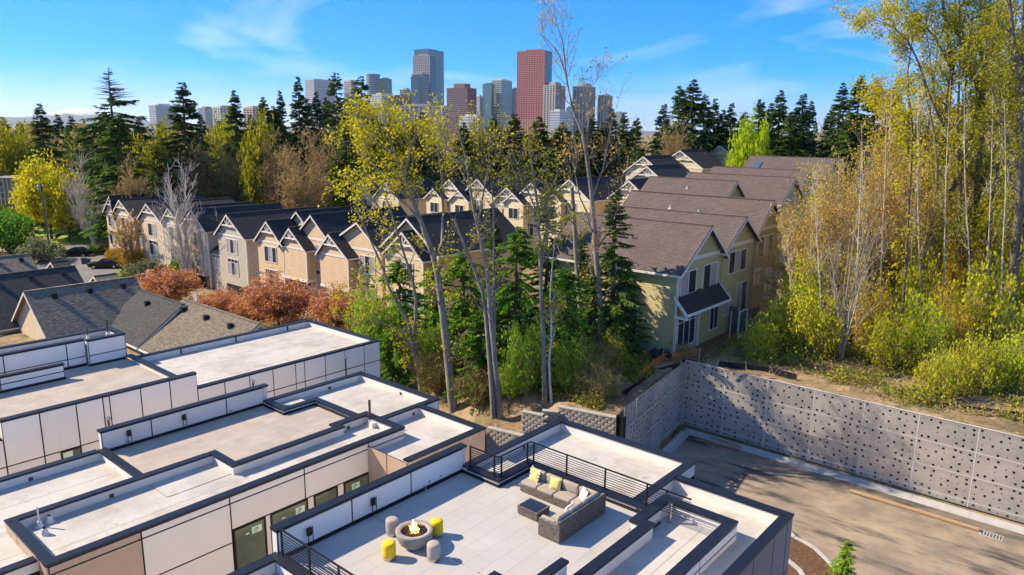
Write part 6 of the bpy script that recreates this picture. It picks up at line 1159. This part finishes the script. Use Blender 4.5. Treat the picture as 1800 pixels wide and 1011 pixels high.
def car(label, px, py, yaw, L=4.6, W=1.85, Hh=1.5):
    x, y, z = ground_hit(px, py); z += .09
    T = Thing('parked_car', label, 'car', (x, y, z), yaw, 'cars parked at the left', 'xy'); T.o = np.zeros(3)
    prof = [(-.5, .32), (-.49, .55), (-.42, .60), (-.22, .63), (-.1, .94), (.22, .97), (.36, .68), (.48, .62), (.5, .35), (.46, .2), (-.46, .2)]
    mb = MB(); n = len(prof)
    for sx, ins in ((-1, .0), (-.82, 0), (.82, 0), (1, 0)):
        for a, b in prof: mb.v.append((a*L, sx*W/2*(.8 if b > .7 and abs(sx) == 1 else (.98 if b > .6 else 1)), b*Hh))
    for s in range(3):
        for i in range(n): mb.f.append([s*n+i, s*n+(i+1) % n, (s+1)*n+(i+1) % n, (s+1)*n+i]); mb.m.append(0)
    mb.f.append(list(range(n))); mb.m.append(0); mb.f.append(list(range(4*n-1, 3*n-1, -1))); mb.m.append(0)
    T.part('body', mb, 'car_black')
    for s in (-1, 1):
        T.part('side_window', MB().extrude([(-.19*L, s*W*.455, .66*Hh), (.31*L, s*W*.455, .68*Hh), (.2*L, s*W*.415, .92*Hh), (-.09*L, s*W*.415, .90*Hh)], (0, s*.03, 0)), 'car_glass')
        for a in (-.31, .31):
            w_ = T.part('wheel', MB().extrude([(a*L+.33*math.cos(t_), s*W*.44, .33+.33*math.sin(t_)) for t_ in np.linspace(0, 5.9, 16)], (0, s*.16, 0)), 'tyre'); T.part('rim', MB().extrude([(a*L+.2*math.cos(t_), s*W*.53, .33+.2*math.sin(t_)) for t_ in np.linspace(0, 5.7, 12)], (0, s*.015, 0)), 'steel', w_)
        T.part('headlight', MB().box(-.497*L, -.47*L, s*W*.3-.2, s*W*.3+.2, .48*Hh, .57*Hh), 'lamp_glass')
    T.part('windscreen', MB().add([(-.225*L, -W*.40, .645*Hh), (-.225*L, W*.40, .645*Hh), (-.115*L, W*.36, .925*Hh), (-.115*L, -W*.36, .925*Hh), (-.20*L, 0, .60*Hh)], [(0, 1, 2, 3), (3, 2, 1, 0)]), 'car_glass')
car('black car parked across the street end', 134, 452, ROT*.2, 4.9, 1.9, 1.6); car('black car parked below the golden shrub', 186, 472, .25, 4.6, 1.85, 1.5)
mat('bin_blue', (.03, .05, .09), .5, .1)
for i, (px, py, lab) in enumerate(((148, 466, 'left wheelie bin standing by the drive'), (156, 467, 'right wheelie bin standing by the drive'))):
    x, y, z = ground_hit(px, py); T = Thing('wheelie_bin', lab, 'bin', (x, y, z), .3, 'wheelie bins', 'xy'); T.o = np.zeros(3)
    T.part('body', MB().add([(-.25, -.28, 0), (.25, -.28, 0), (.25, .28, 0), (-.25, .28, 0), (-.32, -.36, 1.05), (.32, -.36, 1.05), (.32, .36, 1.05), (-.32, .36, 1.05)], [(3,2,1,0),(4,5,6,7),(0,1,5,4),(1,2,6,5),(2,3,7,6),(3,0,4,7)]), 'bin_blue'); T.part('lid', MB().box(-.36, .36, -.42, .4, 1.05, 1.13), 'bin_blue')
x, y, z = ground_hit(86, 432); T = Thing('utility_pole', 'wooden utility pole with grey transformer at the left', 'pole', (x, y, z), 0, None, 'xy'); T.o = np.zeros(3); hp = at_y(72, 322, y)[2]-z; lx = at_y(72, 322, y)[0]-x
T.part('pole', MB().tube([(0, 0, 0), (lx, 0, hp)], [.17, .11], 8), 'bark_brown'); T.part('transformer', MB().lathe([(.32, 0), (.34, .05), (.34, .85), (.25, .95)], (lx-.45, 0), 12, z0=hp-1.3), 'box_grey'); T.part('crossarm', MB().beam((lx-1.0, -.6, hp-.2), (lx+1.0, .6, hp-.2), .06), 'bark_brown'); T.part('conduit', MB().tube([(.2, 0, 0), (lx+.2, 0, hp-2)], .06, 6), 'box_grey')
def lamp_post(label, px, py, pt):
    x, y, z = ground_hit(px, py); h = at_y(px, pt, y)[2]-z; T = Thing('street_lamp', label, 'street lamp', (x, y, z), 0, None, 'xy'); T.o = np.zeros(3)
    T.part('pole', MB().tube([(0, 0, 0), (0, 0, h)], [.08, .05], 8), 'steel'); T.part('arm', MB().beam((-.9, 0, h), (.9, 0, h), .05), 'steel')
    for s in (-1, 1): T.part('lamp_head', MB().box(s*.9-.35, s*.9+.35, -.18, .18, h-.06, h+.12), 'steel')
lamp_post('double-headed street lamp over the cherry trees', 473, 565, 480)
# ---------------------------------------------------------------- larger buildings behind the left row
def slab(label, px0, px1, ptop, pbot, Y, depth, wm, rm, yaw, floors=2, name='apartment_building', rise=1.2):
    a = at_y(px0, ptop, Y); b = at_y(px1, ptop, Y); L = b[0]-a[0]; z1 = a[2]; z0 = at_y(px0, pbot, Y)[2]
    T = Thing(name, label, 'building', ((a[0]+b[0])/2, Y, z0), yaw, None, 'xy'); T.o = np.zeros(3); h = z1-z0
    T.part('wall', MB().box(-L/2, L/2, 0, depth, 0, h), wm); T.part('roof', MB().add([(-L/2-.6, -.6, h), (L/2+.6, -.6, h), (L/2+.6, depth+.6, h), (-L/2-.6, depth+.6, h), (-L/2+4, depth*.4, h+rise), (L/2-4, depth*.4, h+rise), (L/2-4, depth*.6, h+rise), (-L/2+4, depth*.6, h+rise)], [(3,2,1,0),(4,5,6,7),(0,1,5,4),(1,2,6,5),(2,3,7,6),(3,0,4,7)]), rm)
    n = int(L/3.2)
    for f in range(floors):
        for i in range(n):
            x0 = -L/2+(i+.25)*L/n; zz = h-(f+1)*h/(floors+.3)+.5; w_ = T.part('window', MB().box(x0, x0+L/n*.5, -.06, .02, zz, zz+1.3), 'white_trim'); T.part('pane', MB().box(x0+.08, x0+L/n*.5-.08, -.075, -.061, zz+.08, zz+1.22), 'glass_blue', w_)
    return T, h, L
mat('roof_grey', (.25, .245, .24), .9, .1, 1); mat('wall_brown', (.24, .15, .095), .9, .15, 1.5); mat('wall_cream', (.55, .48, .38), .9, .1, 1.5)
T, h_, L_ = slab('long brown apartment building with a low grey roof behind bare trees', 290, 520, 303, 345, 165, 30, 'wall_brown', 'roof_grey', .12, 2, rise=3.2)
T.part('roof_fan', MB().lathe([(1.6, 0), (1.6, .6), (1.2, .7), (1.3, 1.4), (.6, 1.7)], (L_*.33, 12), 12, z0=h_+2.8), 'white_trim')
slab('pale building with a flat grey roof behind the yellow maples', 95, 190, 345, 405, 145, 14, 'wall_cream', 'roof_grey', .1, 1, rise=.4)
T, h_, L_ = slab('glass-walled building with a thin flat roof at the left edge', -20, 44, 312, 360, 150, 12, 'glass', 'roof_grey', -.1, 2, rise=.15)
for i in range(9): T.part('mullion', MB().box(-L_/2+i*L_/8-.06, -L_/2+i*L_/8+.06, -.12, -.08, 0, h_), 'white_trim')
# ================================================================ city towers
def tmat(name, c, r=.5, **k): return mat(name, c, r, .06, .05, **k)
tmat('tower_glass', (.10, .17, .20), .12, spec=.8); tmat('tower_glass_dark', (.045, .07, .095), .12, spec=.8); tmat('tower_glass_green', (.10, .20, .20), .15, spec=.8); tmat('tower_grey', (.34, .34, .35), .7); tmat('tower_white', (.60, .58, .56), .7); tmat('tower_red', (.40, .105, .075), .7); tmat('tower_brown', (.25, .13, .095), .75); tmat('tower_beige', (.46, .42, .37), .75); tmat('tower_cream', (.62, .50, .40), .75); tmat('tower_pink', (.62, .45, .40), .6); tmat('tower_pale_glass', (.35, .42, .48), .25, spec=.6)
CITY_Y = 1700.
def tower(label, px0, px1, ptop, frame, glass, split=.6, fl=4.0, slabh=.45, pier=0., pierw=.35, Y=CITY_Y, crown=None, round_=False, pbot=232, side=None, name='tower', pen=None):
    a = at_y(px0, ptop, Y); b = at_y(px1, ptop, Y); Wd = b[0]-a[0]; z1 = a[2]; z0 = -40.; h = z1-z0
    T = Thing(name, label, 'tower', (a[0]+Wd/2, Y, z0), 0, 'city towers on the skyline', 'xy'); T.o = np.zeros(3)
    th = math.radians(28); la = Wd*split/math.cos(th); lb = Wd*(1-split)/math.sin(th) if split < .99 else la*.6
    if split >= .99: th = 0
    T.e.rotation_euler = (0, 0, -th); x0, x1, y0, y1 = 0, 0, 0, 0
    # near corner sits at the split; left face along -x, right face along +y
    ox = -Wd/2+Wd*split
    c, s = math.cos(th), math.sin(th)
    T.e.location = (a[0]+Wd*split, Y, z0)
    if round_:
        mb = MB().lathe([(Wd/2, 0), (Wd/2, h)], (-Wd/2*0, Wd/2), 24); T.e.location = (a[0]+Wd/2, Y, z0); T.e.rotation_euler = (0, 0, 0); T.part('core', mb, glass); g = MB()
        for i in range(int(h/fl)): g.lathe([(Wd/2+.5, i*fl), (Wd/2+.5, i*fl+fl*slabh)], (0, Wd/2), 24)
        T.part('floor_bands', g, frame); T.part('crown', MB().lathe([(Wd/2+1, h-1), (Wd/2+1, h+2)], (0, Wd/2), 24), frame); return T
    if split >= .99: T.e.location = (a[0]+Wd, Y, z0)
    T.part('core', MB().box(-la, 0, 0, lb, 0, h), glass)
    g = MB(); n = int(h/fl)
    for i in range(max(0, n-34), n+1): g.box(-la-.5, .5, -.5, lb+.5, i*fl, i*fl+fl*slabh)
    T.part('floor_bands', g, [frame] if True else frame)
    if pier:
        g = MB(); k = max(2, round(la/pier))
        for i in range(k+1): g.box(-la+i*la/k-pierw*pier/2, -la+i*la/k+pierw*pier/2, -.75, -.3, 0, h)
        k = max(2, round(lb/pier))
        for i in range(k+1): g.box(.3, .75, i*lb/k-pierw*pier/2, i*lb/k+pierw*pier/2, 0, h)
        T.part('piers', g, frame)
    if side: T.part('side_face', MB().box(.6, 1.0, 0, lb, 0, h), side)
    T.part('crown', MB().box(-la-.6, .6, -.6, lb+.6, h, h+(crown or 1.5)), frame)
    pen = pen or 4.
    if pen: T.part('penthouse', MB().box(-la*.75, -la*.2, lb*.2, lb*.8, h, h+pen), frame)
    return T
for args, kw in (
 (('tallest blue glass skyscraper of the left tower group', 726, 775.5, 87, 'tower_glass', 'tower_glass'), dict(split=.55, slabh=.12, Y=1760, side='tower_glass_green')),
 (('grey gridded slab in front of the tallest glass skyscraper', 724, 764, 97.5, 'tower_grey', 'tower_glass_dark'), dict(split=.78, pier=5, Y=1730, side='tower_glass_dark')),
 (('grey half-height wing below the tallest glass skyscraper', 722, 752, 130, 'tower_grey', 'tower_glass_dark'), dict(split=.7, slabh=.3, Y=1700)),
 (('dark blue glass block at the foot of the tallest skyscraper', 721, 739.5, 136, 'tower_glass_dark', 'tower_glass_dark'), dict(split=.8, slabh=.15, Y=1680)),
 (('tall red granite skyscraper with gridded white windows', 910, 971.5, 89, 'tower_red', 'tower_pink'), dict(split=.78, slabh=.42, pier=6, pierw=.28, Y=1600, side='tower_glass_dark', pen=5)),
 (('green glass office block with a curved lighter side', 864, 899.5, 141, 'tower_white', 'tower_glass_green'), dict(split=.5, slabh=.3, Y=1650, side='tower_glass_green')),
 (('lower green glass wing left of the green office block', 848, 868, 148.5, 'tower_glass_green', 'tower_glass_green'), dict(split=.8, slabh=.2, Y=1640)),
 (('brown brick office tower with stepped top', 783.5, 836, 155, 'tower_brown', 'tower_glass_dark'), dict(split=.72, slabh=.5, Y=1500, pen=10)),
 (('beige balconied apartment tower right beside the red one', 957, 996, 150, 'tower_beige', 'tower_glass_dark'), dict(split=.5, pier=7, pierw=.45, slabh=.35, Y=1580, pen=8)),
 (('second beige apartment tower behind the thin bare tree', 1009, 1050, 152, 'tower_beige', 'tower_glass_dark'), dict(split=.55, pier=7, pierw=.45, slabh=.35, Y=1620, pen=8)),
 (('rightmost and lowest beige apartment tower', 1053, 1079, 168, 'tower_beige', 'tower_glass_dark'), dict(split=.55, pier=6, pierw=.45, slabh=.35, Y=1650)),
 (('round grey tower left of the tallest group', 641, 665.5, 131, 'tower_grey', 'tower_glass'), dict(round_=True, slabh=.35, Y=1800)),
 (('teal glass tower right behind the round one', 665, 686, 139, 'tower_glass', 'tower_glass_green'), dict(split=.6, slabh=.2, Y=1830)),
 (('white office tower with blue glass side behind the tall slender fir', 533, 577.5, 141, 'tower_white', 'tower_pale_glass'), dict(split=.42, slabh=.45, Y=1500, crown=3)),
 (('slim tower with an orange top behind the ragged pine', 603, 625, 143, 'tower_cream', 'tower_pale_glass'), dict(split=.6, slabh=.4, Y=1550)),
 (('low white office block below the round tower', 648, 690, 167, 'tower_white', 'tower_pale_glass'), dict(split=.55, slabh=.4, Y=1350)),
 (('low brown gridded office block left of the tallest group', 688, 720, 171, 'tower_brown', 'tower_glass_dark'), dict(split=.99, slabh=.4, pier=6, Y=1330)),
 (('grey mid-rise peeping left of the tallest group', 702, 722, 158, 'tower_grey', 'tower_glass'), dict(split=.6, slabh=.4, Y=1600)),
 (('cream gridded low block below the tallest group', 697, 768, 187, 'tower_cream', 'tower_glass_dark'), dict(split=.99, slabh=.35, pier=7, Y=1150)),
 (('narrow pale block between the brown and green towers', 836, 848, 170, 'tower_white', 'tower_pale_glass'), dict(split=.6, slabh=.4, Y=1650)),
 (('narrow dark glass block between the green and red towers', 899, 911, 157, 'tower_glass_dark', 'tower_glass_dark'), dict(split=.6, slabh=.2, Y=1750)),
 (('white and glass office block left of the broad dark fir', 257, 293, 186, 'tower_white', 'tower_pale_glass'), dict(split=.45, slabh=.35, Y=1300)),
 (('grey glass block right of the broad dark fir', 345, 370, 191, 'tower_grey', 'tower_pale_glass'), dict(split=.6, slabh=.35, Y=1320)),
 (('pale slab block behind the single pointed fir', 371, 402, 189, 'tower_white', 'tower_glass_dark'), dict(split=.5, slabh=.5, Y=1250, pier=6)),
 (('cream slab block right of the single pointed fir', 425, 456, 190, 'tower_cream', 'tower_glass_dark'), dict(split=.6, slabh=.45, Y=1280, pier=6)),
 (('pale low block showing under the green glass office', 806, 850, 206, 'tower_white', 'tower_pale_glass'), dict(split=.8, slabh=.4, Y=1000)),
 (('low white mid-rise behind the fir group', 468, 492, 196, 'tower_white', 'tower_glass_dark'), dict(split=.6, slabh=.4, Y=1200)), (('low tan mid-rise right of the white office tower', 578, 606, 186, 'tower_beige', 'tower_glass_dark'), dict(split=.5, slabh=.4, Y=1250, pier=6)), (('low grey mid-rise under the round tower', 622, 650, 190, 'tower_grey', 'tower_glass_dark'), dict(split=.6, slabh=.4, Y=1150)), (('low tan mid-rise right of the tallest group', 764, 786, 190, 'tower_beige', 'tower_glass_dark'), dict(split=.6, slabh=.4, Y=1250, pier=6)), (('low white mid-rise between the red and beige towers', 968, 1000, 196, 'tower_white', 'tower_pale_glass'), dict(split=.5, slabh=.4, Y=1200)), (('low grey mid-rise right of the lowest beige tower', 1078, 1100, 200, 'tower_grey', 'tower_pale_glass'), dict(split=.6, slabh=.4, Y=1300)),
 (('teal low block left of the rightmost beige tower', 996, 1010, 190, 'tower_glass', 'tower_glass'), dict(split=.6, slabh=.3, Y=1500))):
    tower(*args, **kw)
# ================================================================ mountains and far woods
mm_ = mat('mountain', (.05, .065, .06), .95, .2, .0006, detail=8)
t = mm_.node_tree; b = t.nodes['Principled BSDF']; g = N(t, 'ShaderNodeNewGeometry'); sx_ = N(t, 'ShaderNodeSeparateXYZ'); t.links.new(g.outputs['Position'], sx_.inputs[0])
nz_ = N(t, 'ShaderNodeTexNoise'); nz_.inputs['Scale'].default_value = .004; nz_.inputs['Detail'].default_value = 8; t.links.new(g.outputs['Position'], nz_.inputs[0])
ma = N(t, 'ShaderNodeMath', operation='MULTIPLY_ADD'); ma.inputs[1].default_value = 420; t.links.new(nz_.outputs['Fac'], ma.inputs[0]); t.links.new(sx_.outputs['Z'], ma.inputs[2])
mrn = N(t, 'ShaderNodeMapRange'); mrn.inputs[1].default_value = 440; mrn.inputs[2].default_value = 520; t.links.new(ma.outputs[0], mrn.inputs[0])
src = b.inputs['Base Color'].links[0].from_socket; mxn = N(t, 'ShaderNodeMixRGB'); mxn.inputs[2].default_value = (.85, .87, .9, 1); t.links.new(mrn.outputs[0], mxn.inputs[0]); t.links.new(src, mxn.inputs[1]); t.links.new(mxn.outputs[0], b.inputs['Base Color'])
rg = np.random.default_rng(5); nx_, ny_ = 260, 26; xs = np.linspace(-16000, 16000, nx_); V = []
ph = rg.uniform(0, 6.28, 12)
for j in range(ny_):
    for i, x in enumerate(xs):
        r_ = 1-abs(j/(ny_-1)*2-1); base = 330+150*math.sin(x/2100+ph[0])+90*math.sin(x/900+ph[1])+55*math.sin(x/370+ph[2]+j*.5)+30*math.sin(x/160+ph[3]-j*.9)
        V.append((x, 15000+j*260-x*x*.00001, -30+max(0, base)*1.35*r_**.8*(.8 if x < -10000 else max(.18, .8-(x+10000)/2200))))
fc = [(j*nx_+i, j*nx_+i+1, (j+1)*nx_+i+1, (j+1)*nx_+i) for j in range(ny_-1) for i in range(nx_-1)]
me = bpy.data.meshes.new('mountain_range'); me.from_pydata(V, [], fc); me.materials.append(mm_); me.polygons.foreach_set('use_smooth', [True]*len(me.polygons)); tag(link('mountain_range', me), kind='structure')
# far-off wood that reads as one mass
rg = np.random.default_rng(6); Vs = []; n_ = 1500
for i in range(n_):
    px = rg.uniform(-60, 1860); Y = rg.uniform(170, 420) if i < 1100 else rg.uniform(450, 1100)
    p = at_y(px, 240, Y); g = ground(*uw_of(p[0], p[1])); h = rg.uniform(13, 23) if i < 1100 else rg.uniform(12, 22); r = rg.uniform(2.5, 4.5)*(1 if i < 1100 else 2)
    m = 260 if i < 1100 else 90; z = rg.uniform(0, 1, m); a = rg.uniform(0, 6.283, m); con = rg.random() < .5
    q = r*((1-z)**.7 if con else np.sqrt(np.clip(1-(2*z-1)**2*.9, 0, 1)))*np.sqrt(rg.uniform(.3, 1, m)); Vs.append((np.c_[p[0]+q*np.cos(a), Y+q*np.sin(a), g+h*(z if con else .2+.8*z)], 0 if con else 1, 1. if i < 1100 else 1.9))
for kind, m, nm, lab in ((0, 'needles_mid', 'far_conifer_wood', 'far-off conifer wood below the city towers'), (1, 'bud_haze', 'far_budding_wood', 'far-off budding broadleaf wood below the city towers')):
    parts = [leaves(rg, c, .95*s_, .7) for c, k_, s_ in Vs if k_ == kind]; tag(link(nm, fast_mesh(nm, *merge(parts), m)), lab, 'wood', kind='stuff')
# ---------------------------------------------------------------- construction odds and ends by the perforated wall
mat('net_orange', (.75, .22, .05), .7, .1, 4); mat('silt_black', (.012, .013, .015), .6, .3, 3)
def strip(name, label, cat, pxs, z0s, hgt, m, posts=None, mesh=False):
    P = [(*at_z(*p, z), z) for p, z in zip(pxs, z0s)]; T = Thing(name, label, cat, P[0], 0, None, 'xy')
    k = MB()
    for a, b in zip(P[:-1], P[1:]):
        a = np.array(a); b = np.array(b); n = 5 if mesh else 1
        if mesh:
            for i in range(n): q = hgt*(i+.5)/n; k.beam(a+[0, 0, q], b+[0, 0, q*.96], .008, .035)
            L = np.linalg.norm(b-a); c = int(L/.25)
            for i in range(c): p = a+(b-a)*i/c; k.beam(p, p+np.array([0, 0, hgt]), .02, .008)
        else: k.beam(a+[0, 0, hgt/2], b+[0, 0, hgt/2], .02, hgt/2)
    T.part('netting' if mesh else 'fabric', k, m)
    for p in P: T.part('stake', MB().beam(p, (p[0], p[1], p[2]+hgt+.15), .025), 'timber')
strip('barrier_net', 'orange plastic barrier net along the bank beside the olive house', 'fence', [(1124, 672), (1147, 651), (1165, 637), (1200, 633), (1222, 629)], [-4.2, -4.0, -3.85, -3.75, -3.7], .7, 'net_orange', mesh=True)
strip('silt_fence', 'black silt fabric edging the bare bank above the perforated wall corner', 'fence', [(1090, 700), (1120, 680), (1150, 658), (1195, 645)], [-4.45, -4.3, -4.1, -3.8], .35, 'silt_black')
strip('silt_fence', 'black silt fabric lying along the bank behind the perforated wall', 'fence', [(1262, 644), (1310, 650), (1352, 655), (1400, 668)], [-3.6, -3.6, -3.6, -3.6], .4, 'silt_black')
strip('silt_fence', 'black pipe-like fabric roll on the dry bank at the right', 'fence', [(1630, 708), (1680, 717), (1730, 722), (1800, 730)], [-3.6, -3.6, -3.6, -3.6], .18, 'silt_black')
a = at_z(1268, 648, -3.4); b = at_z(1360, 660, -3.4); single('timber_plank', 'long pale board lying just behind the top of the perforated wall', 'lumber', MB().beam((*a, -3.45), (*b, -3.45), .05, .03), 'timber', (*a, -3.45))
def rubbish(px, py, label, z=-3.4):
    x, y = at_z(px, py, z); T = Thing('rubbish_bags', label, 'bags', (x, y, z), 0, None, 'xy'); T.o = np.zeros(3)
    for i, (dx_, dy_, r_) in enumerate(((0, 0, .4), (.55, .1, .33), (1.0, -.05, .3))): T.part('bag', MB().lathe([(r_*.5, 0), (r_, .12), (r_*.95, r_*.9), (r_*.45, r_*1.4), (r_*.12, r_*1.6), (r_*.2, r_*1.8)], (dx_, dy_), 10), 'silt_black', smooth=True)
rubbish(1150, 628, 'black rubbish bags at the corner of the olive house', -3.55)
for nm, lab, u0, w0, m in (('trellis_frame', 'white metal frame standing on the olive house deck', 54.6, 22.6, 'white_trim'),):
    T = Thing(nm, lab, 'frame', (u0, w0, -3.57)); T.part('frame', MB().box(u0, u0+.07, w0, w0+.07, -3.57, -1.35).box(u0+1.5, u0+1.57, w0, w0+.07, -3.57, -1.35).box(u0, u0+1.57, w0, w0+.07, -1.35, -1.28).box(u0, u0+1.57, w0+.005, w0+.065, -3.5, -3.43), m); T.part('back_legs', MB().box(u0, u0+.07, w0+.7, w0+.77, -3.57, -1.35).box(u0+1.5, u0+1.57, w0+.7, w0+.77, -3.57, -1.35), m)
T = Thing('wooden_fence', 'weathered wooden privacy fence panel beside the olive house deck', 'fence', (56.6, 22.5, -3.7))
for i in range(12): T.part('board', MB().box(56.5+i*.15, 56.64+i*.15, 22.5, 22.53, -3.7, -1.4+.0*i), 'fence_wood')
for i in range(12): T.part('board', MB().box(56.46, 56.49, 22.55+i*.15, 22.69+i*.15, -3.7, -1.4), 'fence_wood')
# ---------------------------------------------------------------- air
hz = MB().box(-26000, 26000, -600, 27500, -45, 760)
MATS['haze'] = m = bpy.data.materials.new('haze'); m.use_nodes = True; t = m.node_tree; t.nodes.clear(); v = N(t, 'ShaderNodeVolumePrincipled'); v.inputs['Density'].default_value = HAZE = 3.5e-5; v.inputs['Color'].default_value = (.80, .89, 1., 1); v.inputs['Anisotropy'].default_value = .3; o = N(t, 'ShaderNodeOutputMaterial'); t.links.new(v.outputs[0], o.inputs['Volume'])
tag(link('haze', hz.mesh('haze', 'haze')), 'thin blue air over the whole place', 'haze', kind='stuff')
